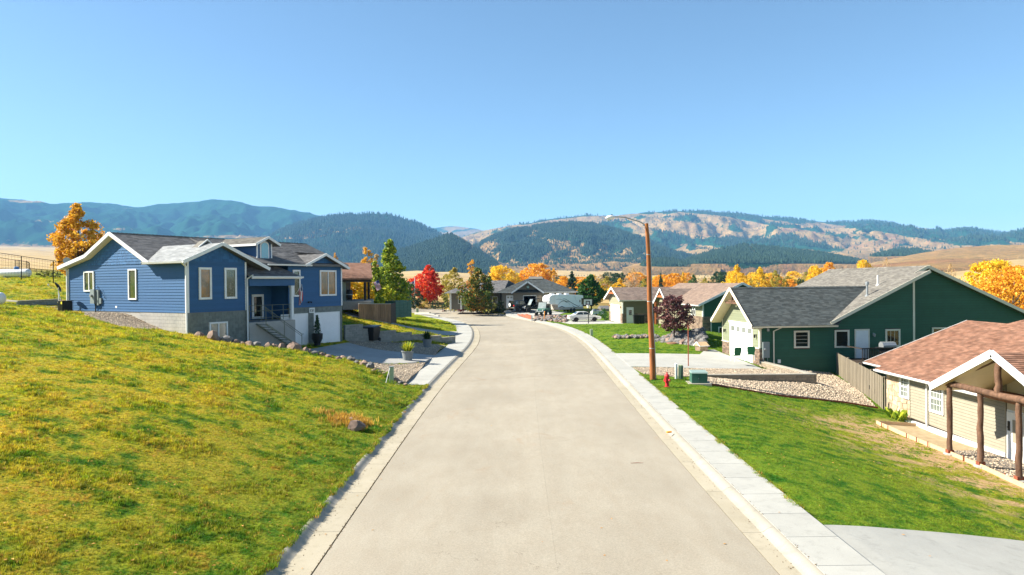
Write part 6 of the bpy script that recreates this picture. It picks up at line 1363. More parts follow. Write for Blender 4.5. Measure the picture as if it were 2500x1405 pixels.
LMK = [(1190, 'the turning maple'), (1250, 'the left ridge of the grey house'), (1310, 'the open garage of the grey house'), (1370, 'the camper trailer'), (1430, 'the basketball hoop'), (1490, 'the olive garage peak'), (1550, 'the ridge left of the lamp pole'), (1620, 'the ridge right of the lamp pole'), (1680, 'the entry gable of the olive house'), (1740, 'the brown ridge of the olive house'), (1800, 'the peak of the olive house'), (1860, 'the charcoal garage ridge'), (1920, 'the right half of the charcoal ridge'), (1980, 'the left rake of the grey roof'), (2050, 'the upper grey roof')]
COLN = {'yellow1': 'round yellow', 'gold1': 'round gold', 'yellow2': 'upright yellow', 'olive1': 'olive-green', 'bare1': 'half-bare tan', 'dark1': 'low dark', 'green1': 'plain green'}; seen = {}
for i in range(58):
    u = 1190+i*15.3+rb.uniform(-8, 8); D = rb.uniform(300, 420); key = rb.choice(['yellow1', 'gold1', 'yellow2', 'olive1', 'gold1', 'bare1', 'dark1', 'green1'] if u < 2000 else ['yellow1', 'gold1', 'olive1'])
    lm_ = min(LMK, key=lambda q: abs(q[0]-u))[1]; lb = f'small {COLN[key]} tree in the distance above {lm_}'; k_ = seen[lb] = seen.get(lb, 0)+1
    if k_ > 1: lb = lb.replace('small', 'another small' if k_ == 2 else 'farther small' if k_ == 3 else 'tiny')
    put_tree('creek_tree', lb, key, u, rb.uniform(669, 688)-(u-1250)*.018, D, rb.uniform(38, 62), group='trees of the far creek belt', href={'dark1': 6}.get(key, 10))
for i, (u, yt, D, wp, key) in enumerate([(905, 700, 125, 34, 'dark1'), (935, 712, 118, 40, 'olive1'), (968, 705, 140, 40, 'dark1')]):
    put_tree('shrub_tree', ['dark shrubby tree behind the hanging flag', 'olive-gold shrubby tree below the tallest poplar', 'dark shrubby tree right of the tallest poplar'][i], key, u, yt, D, wp, href=6 if key == 'dark1' else 10)
# --- garden shrubs in front of the grey house and along the verge
SH = [('round golden shrub at the left end of the verge', 'bush_y', 992, 722, 158, 26), ('brown dry shrub left of the flagpole', 'bush_r', 1003, 712, 160, 20), ('long clipped gold-green hedge shrub under the scarlet maple', 'bush_y', 1028, 727, 152, 40), ('low dark shrub right of the scarlet maple', 'bush_d', 1062, 733, 146, 26), ('small dark shrub beside the wire fence', 'bush_d', 1082, 742, 142, 22), ('grassy golden tuft before the wire fence', 'grass_t', 1108, 728, 139, 34), ('tall tan ornamental grass before the porch windows', 'grass_t', 1092, 715, 148, 30), ('orange-tinged shrub left of the turning maple', 'bush_r', 1128, 738, 130, 26), ('rounded yellow-green shrub at the drive corner', 'bush_y', 1164, 741, 121, 24), ('large bright green grassy shrub at the drive corner', 'grass_t', 1191, 731, 121, 34), ('red-tipped shrub behind the green grassy one', 'bush_r', 1177, 730, 124, 22), ('dark shrub against the grey house pilaster', 'bush_d', 1222, 735, 120, 24), ('low dark shrub under the turning maple', 'bush_d', 1150, 745, 119, 30),
  ('green shrub behind the sedan bonnet', 'bush_g', 1472, 752, 104, 22), ('round green shrub left of the olive garage', 'bush_g', 1478, 762, 98, 14), ('dark shrub behind the propane tank fence', 'bush_d', 135, 664, 74, 26), ('golden weeds behind the wire fence', 'grass_t', 110, 660, 80, 30)]
for lb, key, u, yt, D, wp in SH: put_tree('shrub', lb, key, u, yt, D, wp, href=1.6 if key == 'grass_t' else 2., wref=1.6 if key == 'grass_t' else 2.8, cat='shrub')

# ---------------------------------------------------------------- lawn grass
def tuft(seed, nb=12, lean=.55, m=None):
    r = random.Random(seed); V = []; F = []
    for i in range(nb):
        a = r.random()*6.28; b0 = (r.gauss(0, .35), r.gauss(0, .35)); h = r.uniform(.5, 1.15); ln = r.uniform(.1, lean)*h; wv = r.uniform(.05, .09); dx, dy = math.cos(a), math.sin(a); px, py = -dy*wv, dx*wv
        k = len(V); V += [(b0[0]-px, b0[1]-py, -.05), (b0[0]+px, b0[1]+py, -.05), (b0[0]+dx*ln*.35+px*.7, b0[1]+dy*ln*.35+py*.7, h*.6), (b0[0]+dx*ln*.35-px*.7, b0[1]+dy*ln*.35-py*.7, h*.6), (b0[0]+dx*ln, b0[1]+dy*ln, h)]
        F += [(k, k+1, k+2, k+3), (k+3, k+2, k+4)]
    me = bpy.data.meshes.new('grass_tuft'); me.from_pydata(V, [], F); me.materials.append(m); return me
n = NT('grass_blades')
def iattr(n, nm): q = n.new('ShaderNodeAttribute'); q.attribute_name = nm; q.attribute_type = 'INSTANCER'; return q.outputs['Fac']
c = shade_grass(n, n.noise(.35, 5, .65), n.noise(1.7, 5, .65), n.noise(9, 4, .7), iattr(n, 'dry'), iattr(n, 'lush'))
c = n.mix(iattr(n, 'straw'), c, '#a8823a')
hs = n.new('ShaderNodeHueSaturation'); n.L(c, hs.inputs['Color']); oi = n.new('ShaderNodeObjectInfo').outputs['Random']
n.L(n.math('ADD', .82, n.math('MULTIPLY', oi, 1.15)), hs.inputs['Value']); n.L(n.math('ADD', .485, n.math('MULTIPLY', oi, .03)), hs.inputs['Hue'])
n.col(hs.outputs[0]); n.b.inputs['Roughness'].default_value = .6; n.b.inputs['Specular IOR Level'].default_value = .25
tr = n.new('ShaderNodeBsdfTranslucent'); n.L(hs.outputs[0], tr.inputs[0]); mx = n.new('ShaderNodeMixShader'); mx.inputs[0].default_value = .35; n.L(n.b.outputs[0], mx.inputs[1]); n.L(tr.outputs[0], mx.inputs[2]); n.L(mx.outputs[0], n.n['Material Output'].inputs[0])
M['blades'] = n.m
N_G = 330000
ra = RNG.uniform(R(-50), R(50), N_G); rd_ = np.exp(RNG.uniform(math.log(9.5), math.log(100), N_G)); gx_, gy_ = rd_*np.sin(ra), rd_*np.cos(ra)
ok = np.ones(N_G, bool)
for pl in NOGRASS: ok &= ~inpoly(gx_, gy_, pl)
def foot(o, pts): 
    c_, s_ = math.cos(o.rotation_euler.z), math.sin(o.rotation_euler.z); return [(o.location.x+c_*a-s_*b, o.location.y+s_*a+c_*b) for a, b in pts]
for pl in (foot(blue, [(a*BS, b*BS) for a, b in [(0, 0), (4, 0), (4, -1.2), (8.3, -1.2), (8.3, .3), (12.7, .3), (15, 12.5), (0, 12.5)]]), foot(grn, [(0, 0), (21, 0), (21, 14), (5, 14), (5, 7), (0, 7)]), foot(tan, [(0, 17), (12, 17), (12, 40), (0, 40)]), foot(olv, [(0, 0), (4.3, 0), (4.3, -17.3), (12.3, -17.3), (12.3, 8), (0, 8)]), [(10.7, 37.3), (20.6, 38.4), (21, 44), (10, 44)], [(18.6, 35), (21, 35.3), (21, 20), (18, 20)], [(-5.5, 47), (-5.6, 53), (-13.2, 55), (-17.2, 47.5), (-13.7, 43.0), (-10.3, 43.1), (-8.6, 44.2)], [(-15.6, 65), (-6, 71.8), (-6, 78.3), (-17, 67.9)]): ok &= ~inpoly(gx_, gy_, pl)
dcg = corridor(gx_, gy_); ok &= (dcg > np.where(gx_ < 0, .70, .80))
dy_, lu_, ba_, fi_ = lawn_zones(gx_, gy_)
nb_ = np.array([mnoise.fractal((a*.9+31, b*.9, 0), .9, 2, 3) for a, b in zip(gx_, gy_)])
ok &= ~((ba_ > .25) & (nb_*1.1+ba_*.25 > .33)); ok &= ~((fi_ > .7))
gx_, gy_, rd_, dcg, dy_, lu_, nb_ = [q[ok] for q in (gx_, gy_, rd_, dcg, dy_, lu_, nb_)]
cl2 = np.array([mnoise.fractal((a*1.6, b*1.6, 4.), .8, 2.2, 3) for a, b in zip(gx_, gy_)])
big_ = np.array([mnoise.fractal((a*.55, b*.55, 9.), .8, 2.2, 4) for a, b in zip(gx_, gy_)])
lod = np.clip(rd_/26, .75, 1.7); scl = .047*lod*(.65+.6*RNG.random(len(gx_)))*(1+np.clip(big_, -.2, .5)*.9)*np.where(gx_ < 0, 1.0, .72)
scl *= np.where((gx_ < 0) & (big_ > .16), 1.3, 1.)
straw = ((RNG.random(len(gx_)) < .035+.10*dy_*(nb_ > .0)) & (gx_ < 0)).astype(float)*RNG.uniform(.4, 1, len(gx_))
scl *= np.where((gx_ < 0) & (cl2 > .22), 1.35, 1.)
gz = hzv(gx_, gy_); gpos = np.c_[gx_, gy_, gz]; cls = RNG.integers(0, 4, len(gx_))
for k in range(4):
    s_ = cls == k; inst('lawn_grass', gpos[s_], scl[s_], RNG.random(s_.sum())*6.28, proto_obj('grass_tuft', tuft(50+k, 13, .9 if k == 3 else .55, M['blades'])), extra={'dry': dy_[s_], 'lush': lu_[s_], 'straw': straw[s_]})

# ragged grass spilling over the kerb backs and pavement edge
fr_ = []
for E_, N_, d_, y0, y1, dens in ((EL, NL, KERB_L, -5, 37.5, 70), (ER, NR, KERB_R+1.12, 16.3, 41, 45), (ER, NR, KERB_R+1.12, 52, 90, 18)):
    a_, b_ = iy(E_, y0), iy(E_, y1)
    for k in range(int((y1-y0)*dens)):
        f = random.uniform(a_, b_); p = lerp2(E_, f); q = lerp2(N_, f); cl_ = mnoise.noise((p[0]*.9, p[1]*1.3, 2.))
        if cl_ < -.12 and random.random() < .7: continue
        o_ = d_+random.gauss(.0, .05)-max(0, cl_)*.10; fr_.append((p[0]+q[0]*o_, p[1]+q[1]*o_, .105, .05+.075*max(0, cl_+.3)*random.random()+(.02 if E_ is EL else 0)))
fr_ = np.array(fr_); k_ = len(fr_)
inst('lawn_fringe', fr_[:, :3], fr_[:, 3], RNG.random(k_)*6.28, proto_obj('grass_tuft', tuft(61, 12, 1.0, M['blades'])), extra={'dry': np.full(k_, .3), 'lush': np.full(k_, .7), 'straw': (RNG.random(k_) < .12).astype(float)})
# dirt and weeds caught in the gutter joint, leaf litter along the kerbs
M['grit'] = mat('gutter_grit', (.11, .075, .04), (.20, .14, .08), 20, .95)
gp = []
for k in range(2600):
    f = random.uniform(iy(EL, 8), iy(EL, 80)); p = lerp2(EL, f); q = lerp2(NL, f); c_ = mnoise.noise((p[1]*.35, 3.3, 1.))
    if random.random() > .30+1.6*max(0, c_): continue
    o_ = random.gauss(.0, .012+.02*max(0, c_)); gp.append((p[0]+q[0]*o_, p[1]+q[1]*o_, .004))
for E_, N_, pan_ in ((EL, NL, .60), (ER, NR, .42)):
    for k in range(700): f = random.uniform(iy(E_, 8), iy(E_, 90)); p = lerp2(E_, f); q = lerp2(N_, f); o_ = pan_-abs(random.gauss(0, .12)); gp.append((p[0]+q[0]*o_, p[1]+q[1]*o_, .004))
for k in range(500): f = random.uniform(iy(ER, 8), iy(ER, 60)); p = lerp2(ER, f); q = lerp2(NR, f); o_ = KERB_R+abs(random.gauss(0, .02)); gp.append((p[0]+q[0]*o_, p[1]+q[1]*o_, .132))
gp = np.array(gp); gritm = rockmesh(6, 1, .5, .3, M['grit']); inst('gutter_grit', gp, .012+.03*RNG.random(len(gp))**2, RNG.random(len(gp))*6, proto_obj('grit', gritm))
# fallen leaves on the lawns and beds
lf_ = MB(); lf_.poly([(-.5, 0, 0), (0, -.3, .1), (.5, 0, 0), (0, .3, .12)]); lfm = lf_.mesh('leaf'); lfm.materials.append(mat('fallen_leaf', (.55, .30, .06), (.32, .14, .04), 3, .8, rnd=.4)); q = []
for k in range(1500):
    r_ = math.exp(random.uniform(math.log(11), math.log(70))); a_ = random.uniform(R(-38), R(38)); x_, y_ = r_*math.sin(a_), r_*math.cos(a_); q.append((x_, y_))
q = np.array(q); dd_ = corridor(q[:, 0], q[:, 1]); keep = ((dd_ > -.0) & ~((q[:, 0] > 5) & (q[:, 1] < 20)) & ~((dd_ < 2.2) & (RNG.random(len(q)) < .7))) | (RNG.random(len(q)) < .05); q = q[keep]; dd_ = dd_[keep]
zq = np.where(dd_ < .4, .012, np.where((dd_ < 2) & (q[:, 0] > 0), .145, hzv(q[:, 0], q[:, 1])+.05)); inst('fallen_leaves', np.c_[q, zq], .05+.04*RNG.random(len(q)), RNG.random(len(q))*6, proto_obj('leaf', lfm))
# ================================================================ PROPS
def at(u, v, dz=0): p = S(u, v); return p.x, p.y, p.z+dz
def PT(name, label, cat, u, v, rz=0, group=None, dz=0): x_, y_, z_ = at(u, v); return thing(name, label, cat, (x_, y_, z_+dz), rz, group)
# ---- street lamp on a wooden pole
lp = PT('street_lamp', 'street lamp on a tall orange-brown wooden pole at the right kerb', 'street lamp', 1594, 927)
lx, ly, lz = lp.location; top = P(1579, 546, ly-.05)-lp.location
b = MB(); k = 10; pts = [(top.x*(i/k)+.02*math.sin(i), top.y*(i/k), -.3 if i == 0 else top.z*i/k) for i in range(k+1)]; b.tube(pts, [.165-.068*i/k for i in range(k+1)], 14); b.put('pole', M['polewood'], lp, smooth=True)
off = Vector((.15, -.02, 0)); b = MB(); b.tube([tuple(Vector(p)+off*(1.12-.35*i/k)) for i, p in enumerate(pts[:-1])]+[(top.x+.10, top.y, top.z*.955)], .03, 8); b.put('conduit', M['steel'], lp, smooth=True)
for i in (2, 5, 8): q = Vector(pts[i]); MB().lathe([(.165-.068*i/k, -.02), (.165-.068*i/k+.015, 0), (.165-.068*i/k, .02)], tuple(q), 14).put('strap', M['steel'], lp)
A_ = [P(u, v, ly-d) - lp.location for u, v, d in ((1576, 553, 0), (1571, 547, .02), (1560, 541, .05), (1545, 537, .1), (1525, 531, .15), (1508, 530, .2), (1500, 530, .2))]
b = MB(); b.tube([tuple(q) for q in A_], [.035]*7, 8); b.put('arm', M['steel'], lp, smooth=True)
h0, h1 = A_[-1], P(1479, 532, ly-.3)-lp.location; d = (h1-h0)
b = MB(); n0 = len(b.v); b.tube([tuple(h0+d*t+Vector((0, 0, dz_))) for t, dz_ in ((-.05, 0), (.05, .0), (.4, -.01), (.8, -.02), (1, -.03))], [.05, .08, .12, .11, .03], 12)
hd = b.put('lamp_head', M['white'], lp, smooth=True); b = MB(); b.lathe([(.1, 0), (.09, -.06), (.03, -.09)], tuple(h0+d*.62+Vector((0, 0, -.08))), 12); b.put('lens', M['lamp_lens'], hd); MB().lathe([(.04, 0), (.04, .07), (.02, .08)], tuple(h0+d*.3+Vector((0, 0, .08))), 8).put('photocell', M['black'], hd)
# ---- hydrant
hy = PT('fire_hydrant', 'red fire hydrant on the grass beside the wooden lamp pole', 'hydrant', 1629, 946)
MB().lathe([(.17, -.05), (.17, .04), (.115, .05), (.10, .10), (.10, .48), (.125, .49), (.125, .53), (.11, .54)], (0, 0, 0), 16).put('barrel', M['red'], hy, smooth=True)
MB().lathe([(.135, .54), (.14, .57), (.12, .62), (.08, .68), (.04, .72), (.035, .73), (.03, .79), (.0, .80)], (0, 0, 0), 16).put('bonnet', M['red'], hy, smooth=True)
for ax, r_, l_ in ((math.pi*1.25, .075, .2), (math.pi*.65, .055, .17), (math.pi*1.75, .055, .17)):
    b = MB(); dx, dy = math.cos(ax), math.sin(ax); b.tube([(dx*.08, dy*.08, .38), (dx*l_, dy*l_, .38)], r_, 10); b.tube([(dx*(l_-.045), dy*(l_-.045), .38), (dx*(l_+.01), dy*(l_+.01), .38)], r_*1.22, 8); b.put('nozzle_cap', M['red'], hy)
# ---- utility boxes
tb = PT('transformer_box', 'squat green transformer box on a concrete pad near the hydrant', 'utility box', 1706, 937, R(-6))
b = MB(); b.box(-.62, -.5, -.15, .62, .55, .06); b.put('pad', M['kerb'], tb, bevel=.015); b = MB(); b.box(-.42, -.36, .06, .42, .42, .62); b.put('cabinet', M['utilgreen'], tb, bevel=.012); b = MB(); b.hexa([(-.45, -.40, .60), (.45, -.40, .60), (.45, .45, .62), (-.45, .45, .62), (-.43, -.36, .66), (.43, -.36, .66), (.43, .42, .70), (-.43, .42, .70)]); b.put('lid', mat('pale_green_lid', (.22, .30, .27), None, 4, .5), tb); MB().box(-.004, -.375, .1, .004, -.36, .58).put('door_seam', M['black'], tb); MB().box(-.06, -.38, .3, -.03, -.36, .36).put('padlock', M['steel'], tb)  # lid is a paler green than the cabinet
p1_ = PT('utility_pedestal', 'pale leaning cylinder-topped utility pedestal with green body right of the hydrant', 'utility pedestal', 1661, 926); b = MB(); b.tube([(0, 0, -.1), (.03, 0, .80)], [.125, .125], 14); b.put('body', M['palegreen'], p1_, smooth=True); b = MB(); b.prism([(.02, -.13, .0), (.13, -.10, .0), (.16, .10, .0), (.02, .13, .0)], (.03, 0, .74)); b.put('door', M['utilgreen'], p1_)
p2_ = PT('utility_pedestal', 'slim white utility post touching the left side of the green pedestal', 'utility pedestal', 1651, 926); b = MB(); b.box(-.05, -.06, -.1, .06, .06, .86); b.hexa([(-.06, -.07, .86), (.07, -.07, .86), (.07, .07, .86), (-.06, .07, .86), (-.02, -.03, .9), (.03, -.03, .9), (.03, .03, .9), (-.02, .03, .9)]); b.put('body', M['white'], p2_)
sp = PT('sign_post', 'thin rusty square post standing at the edge of the white driveway', 'post', 1681, 896); t_ = P(1680, 795, sp.location.y)-sp.location; b = MB(); b.tube([(0, 0, -.2), (t_.x, t_.y, t_.z)], .035, 4); tag(b.put('square_tube', M['rust'], sp), None)
p3_ = PT('utility_pedestal', 'small pale green pedestal at the kerbside corner of the far right lawn', 'utility pedestal', 1444, 818); MB().box(-.14, -.12, -.1, .14, .12, .58).put('body', M['palegreen'], p3_, bevel=.01)
mk = PT('kerb_marker', 'broken orange marker block lying on the right kerb', 'marker', 1634, 1058, .3); mk.location.z = .14; MB().box(-.09, -.04, 0, .09, .04, .05).put('block', M['orange'], mk)
tw_ = thing('twig', 'thin brown twig lying on the road', 'twig', (GZ(1555, 1131, .02).x, GZ(1555, 1131, .02).y, .012)); b = MB(); b.tube([(-.2, -.01, .01), (0, .01, .015), (.2, .0, .01)], [.006, .009, .004], 5); b.put('stick', M['rust'], tw_)
# ---- little stone-look house by the drive
bh = PT('ornamental_well_house', 'small stone-look ornamental house with pale roof at the lawn edge by the driveway', 'garden ornament', 1713, 857, R(20))
b = MB(); b.box(-.38, -.32, -.05, .38, .32, .42); b.put('body', M['ledge'], bh); 
for i in range(5):
    for j in range(3): MB().box(-.37+i*.15, -.34, .02+j*.14, -.37+i*.15+.13, -.32, .02+j*.14+.12).put('stone', M['stonev'], bh)
b = MB(); b.prism([(-.46, -.42, .42), (-.46, .42, .42), (-.46, 0, .72)], (.92, 0, 0)); b.put('roof', M['lumber'], bh); b = MB(); b.beam((-.47, -.44, .41), (-.47, 0, .74), .04, .06); b.beam((-.47, .44, .41), (-.47, 0, .74), .04, .06); b.beam((-.47, -.44, .41), (.47, -.44, .41), .04, .06); b.put('roof_trim', M['white'], bh)
# ---- two green chairs by the garage door
def chair(lbl, u, v, rz):
    c_ = PT('garden_chair', lbl, 'chair', u, v, rz, 'green moulded chairs by the white garage door')
    b = MB(); pr = [(-.25, .95), (-.27, .86), (-.24, .6), (-.2, .42), (.2, .42), (.24, .6), (.27, .86), (.25, .95), (.15, .99), (-.15, .99)]
    b.prism([(x_, -.22+(.95-z_)*.15, z_) for x_, z_ in pr], (0, .035, 0)); b.put('backrest', M['chair'], c_)
    MB().box(-.24, -.15, .40, .24, .32, .44).put('seat', M['chair'], c_)
    for sx in (-1, 1):
        for sy in (-.17, .3): MB().tube([(sx*.21, sy, .4), (sx*.25, sy*1.1, 0)], .018, 6).put('leg', M['white'], c_)
        MB().tube([(sx*.26, -.18, .66), (sx*.27, .25, .66), (sx*.25, .3, .42)], .018, 6).put('armrest', M['chair'], c_)
    return c_
c1 = chair('green moulded chair on the left, before the white garage door', 1799, 893, .2); c1.location.z = .10; c2 = chair('green moulded chair on the right, nearest the stone garage corner', 1834, 893, -.25); c2.location.z = .10
sm = PT('side_table', 'tiny white table between the two green chairs', 'table', 1816, 893); sm.location.z = .1; MB().lathe([(.22, .42), (.22, .45)], (0, 0, 0), 14).put('table_top', M['white'], sm); MB().lathe([(.03, 0), (.03, .42)], (0, 0, 0), 8).put('leg', M['white'], sm)
# ---- basketball hoop
hp = PT('basketball_hoop', 'black-framed basketball hoop on a dark pole beside the white sedan', 'basketball hoop', 1437, 791); hh = P(1437, 748, hp.location.y).z-hp.location.z
b = MB(); b.tube([(0, 0, -.2), (0, 0, hh*.75), (-.1, -.25, hh+.3)], .06, 8); b.put('pole', M['black'], hp)
W_ = WF(-.72, -.4, 0); zb = hh+.1; bb = MB(); bb.wbox(W_, 0, 1.2, 0, .04, zb, zb+.85); bo = bb.put('backboard', M['white'], hp); b = MB()
for a in ((-.1, .06, zb-.08, zb+.95), (1.14, 1.3, zb-.08, zb+.95)): b.wbox(W_, a[0], a[1], .0, .08, a[2], a[3])
for a in ((-.1, 1.3, zb-.08, zb+.07), (-.1, 1.3, zb+.8, zb+.95), (.33, .87, zb+.5, zb+.6), (.33, .43, zb+.1, zb+.5), (.77, .87, zb+.1, zb+.5)): b.wbox(W_, a[0], a[1], .01, .085, a[2], a[3])
b.put('board_frame', M['black'], bo); b = MB(); b.tube([(-.12+.22*math.cos(t), -.68+.22*math.sin(t), zb+.08) for t in np.linspace(0, 6.28, 13)], .015, 5); b.put('rim', M['rust'], hp); b = MB(); b.lathe([(.21, zb+.07), (.13, zb-.32), (.125, zb-.32), (.205, zb+.07)], (-.12, -.68, 0), 10); b.put('net', M['white'], hp)

# ---- vehicles
def wheel(par, x_, y_, r_=.33, w_=.2, m2='chrome'):
    wh = MB(); wh.lathe([(r_*.62, -w_/2), (r_*.93, -w_/2), (r_, -w_*.35), (r_, w_*.35), (r_*.93, w_/2), (r_*.62, w_/2)], (x_, y_, r_), 20, 'y'); o = wh.put('wheel', M['tyre'], par, smooth=True)
    s = -1 if y_ < 0 else 1; b = MB(); b.lathe([(r_*.62, s*w_*.30), (r_*.58, s*w_*.46), (r_*.2, s*w_*.36), (r_*.12, s*w_*.46)], (x_, y_, r_), 14, 'y'); b.put('rim', M[m2], o); return o
def solid(prof, hw, m, par, name, bevel=.0, inset=None):
    """side outline prof [(x,z)] given width; hw(z) half width"""
    b = MB(); n_ = len(prof); b.v = [(x_, -hw(z_), z_) for x_, z_ in prof]+[(x_, hw(z_), z_) for x_, z_ in prof]
    b.f = [tuple(range(n_)), tuple(range(2*n_-1, n_-1, -1))]+[(i, (i+1) % n_, n_+(i+1) % n_, n_+i) for i in range(n_)]; return b.put(name, m, par, bevel=bevel)
sdx, sdy, _ = at(1426, 786); sd = thing('sedan', 'white four-door sedan parked across the drive behind the hoop', 'car', (sdx, sdy+.1, hz(sdx, sdy)+.05), R(9))
hwb = lambda z: .80+.07*math.sin(min(1, max(0, (z-.2)/.6))*math.pi)
body = [(-2.22, .38), (-2.26, .55), (-2.24, .74), (-2.14, .88), (-1.55, .93), (-1.2, .96), (.95, .92), (1.5, .86), (2.05, .74), (2.24, .60), (2.26, .42), (2.18, .28), (1.72, .25), (1.66, .42), (1.5, .60), (1.3, .64), (1.1, .60), (.96, .42), (.9, .22), (-.92, .22), (-.98, .42), (-1.12, .60), (-1.32, .64), (-1.52, .60), (-1.66, .42), (-1.72, .25), (-2.1, .28)]
solid(body, hwb, M['car_white'], sd, 'body', .012)
hwc = lambda z: .80-.30*max(0, z-.9)/.5
cab = [(-1.62, .92), (-1.02, 1.32), (-.75, 1.38), (.15, 1.38), (.35, 1.33), (1.05, .91)]; solid(cab, hwc, M['car_white'], sd, 'cabin', .01)
for s in (-1, 1):
    for nm, q in (('side_window', [(-.98, 1.27), (-.72, 1.33), (-.30, 1.33), (-.30, .97), (-1.32, .97)]), ('side_window', [(-.24, .97), (-.24, 1.33), (.12, 1.33), (.32, 1.28), (.84, .97)])):
        b = MB(); v = [(x_, s*(hwc(z_)+.006), z_) for x_, z_ in q]; b.poly(v); b.poly([(a, bb_-s*.01, c_) for a, bb_, c_ in v]); b.put(nm, M['glass'], sd)
    b = MB(); b.box(-1.9, s*.875-.012, .50, 2.0, s*.875+.012, .545); b.put('body_moulding', M['black'], sd)
    b = MB(); b.box(-2.262, s*.62-.16, .64, -2.18, s*.62+.16, .80); b.put('tail_light', M['tail'], sd); b = MB(); b.box(2.1, s*.6-.18, .55, 2.262, s*.6+.18, .68); b.put('headlight', M['lamp_lens'], sd)
    b = MB(); b.box(.78, s*.9-.06, .95, .92, s*.9+.06, 1.06); b.put('mirror', M['car_white'], sd)
for nm, x0, x1, z0, z1 in (('windscreen', .42, .98, 1.30, .95), ('rear_window', -1.06, -1.54, 1.295, .955)):
    b = MB(); b.poly([(x0, -hwc(z0)+.06, z0+.01), (x0, hwc(z0)-.06, z0+.01), (x1, hwc(z1)-.07, z1+.012), (x1, -hwc(z1)+.07, z1+.012)]); b.put(nm, M['glass'], sd)
for x_ in (-1.32, 1.3):
    for y_ in (-.76, .76): wheel(sd, x_, y_, .31)
b = MB(); b.box(-2.27, -.25, .5, -2.255, .25, .6); b.put('number_plate', M['white'], sd)
# jeep
jx, jy = P(1264, 756, 116.5).x, 116.5; jp = thing('off_road_car', 'black off-roader with white-rimmed spare wheel before the closed garage door', 'car', (jx+.4, jy, hz(jx+.4, jy)+.06), R(38))
solid([(-1.85, .55), (-1.9, 1.05), (.55, 1.08), (1.75, 1.0), (1.8, .6), (1.3, .5), (-1.3, .5)], lambda z: .82, M['jeep'], jp, 'body', .03); solid([(-1.85, 1.05), (-1.82, 1.78), (.30, 1.78), (.62, 1.08)], lambda z: .80-.10*(z-1.05), M['jeep'], jp, 'soft_top', .04)
for s in (-1, 1):
    b = MB(); b.prism([(-1.6, s*.80, 1.2), (-.85, s*.80, 1.2), (-.85, s*.76, 1.62), (-1.6, s*.76, 1.62)], (0, s*.03, 0)); b.put('side_window', M['glass'], jp); b = MB(); b.prism([(-.7, s*.80, 1.12), (.3, s*.80, 1.12), (.1, s*.76, 1.66), (-.7, s*.76, 1.66)], (0, s*.03, 0)); b.put('side_window', M['glass'], jp)
    b = MB(); b.box(-1.93, s*.7-.1, .85, -1.86, s*.7+.1, 1.05); b.put('tail_light', M['tail'], jp); b = MB(); b.box(.7, s*.85-.12, .85, 1.7, s*.85+.12, .95); b.put('mudguard', M['jeep'], jp)
b = MB(); b.prism([(-1.84, -.55, 1.2), (-1.84, .55, 1.2), (-1.82, .5, 1.62), (-1.82, -.5, 1.62)], (-.03, 0, 0)); b.put('rear_window', M['glass'], jp)
b = MB(); b.lathe([(.22, -.11), (.38, -.11), (.40, 0), (.38, .11), (.22, .11)], (-2.05, .1, 1.05), 20, 'x'); sw_ = b.put('spare_wheel', M['tyre'], jp, smooth=True); b = MB(); b.lathe([(.30, -.125), (.27, -.15), (.08, -.12)], (-2.05, .1, 1.05), 16, 'x'); b.put('rim', M['white'], sw_)
b = MB(); b.box(-2.05, -.8, .5, -1.9, .8, .66); b.put('bumper', M['chrome'], jp)
for x_ in (-1.2, 1.2):
    for y_ in (-.82, .82): wheel(jp, x_, y_, .42, .28)
# buggy
def buggy(lbl, u, v, rz, light):
    y_ = v; x_ = P(u, 757, v).x; z_ = hz(x_, y_)+.05; g = thing('utility_buggy', lbl, 'buggy', (x_, y_, z_), rz); g.scale = (1.25,)*3
    b = MB(); b.box(-1.35, -.6, .45, -.2, .6, .95); b.box(-.2, -.62, .4, .75, .62, .62); b.prism([(.75, -.55, .4), (1.45, -.5, .5), (1.4, -.5, .8), (.75, -.55, .95)], (0, 1.08, 0)); b.put('body', M['jeep'] if not light else M['utilgreen'], g, bevel=.02)
    b = MB(); 
    for s in (-.6, .6): b.tube([(.75, s, .9), (.35, s*.9, 1.75), (-.55, s*.9, 1.8), (-.7, s, .9)], .03, 6)
    b.tube([(.35, -.54, 1.75), (.35, .54, 1.75)], .03, 6); b.tube([(-.55, -.54, 1.8), (-.55, .54, 1.8)], .03, 6); b.put('roll_cage', M['black'], g)
    b = MB(); b.box(-.55, -.55, .6, .1, .55, .75); b.box(-.65, -.55, .7, -.5, .55, 1.3); b.put('seat', M['black'], g); MB().poly([(.74, -.52, .95), (.74, .52, .95), (.38, .5, 1.7), (.38, -.5, 1.7)]).put('windscreen', M['glass_pale'], g)
    b = MB(); b.tube([(1.5, -.55, .5), (1.62, -.4, .62), (1.62, .4, .62), (1.5, .55, .5)], .05, 6); b.put('bumper', M['chrome'], g)
    for s in (-.35, .35): MB().lathe([(.09, 0), (.09, .04), (.03, .06)], (1.42, s, .74), 10, 'x').put('headlight', M['lamp_lens'], g)
    for a in (-1.0, 1.05):
        for s in (-.62, .62): wheel(g, a, s, .33, .26, 'steel')
buggy('dark open utility buggy with bright bumper before the open garage bay', 1304, 115.5, R(200), False); buggy('black roll-caged buggy parked by the nose of the camper trailer', 1327, 110, R(250), True)
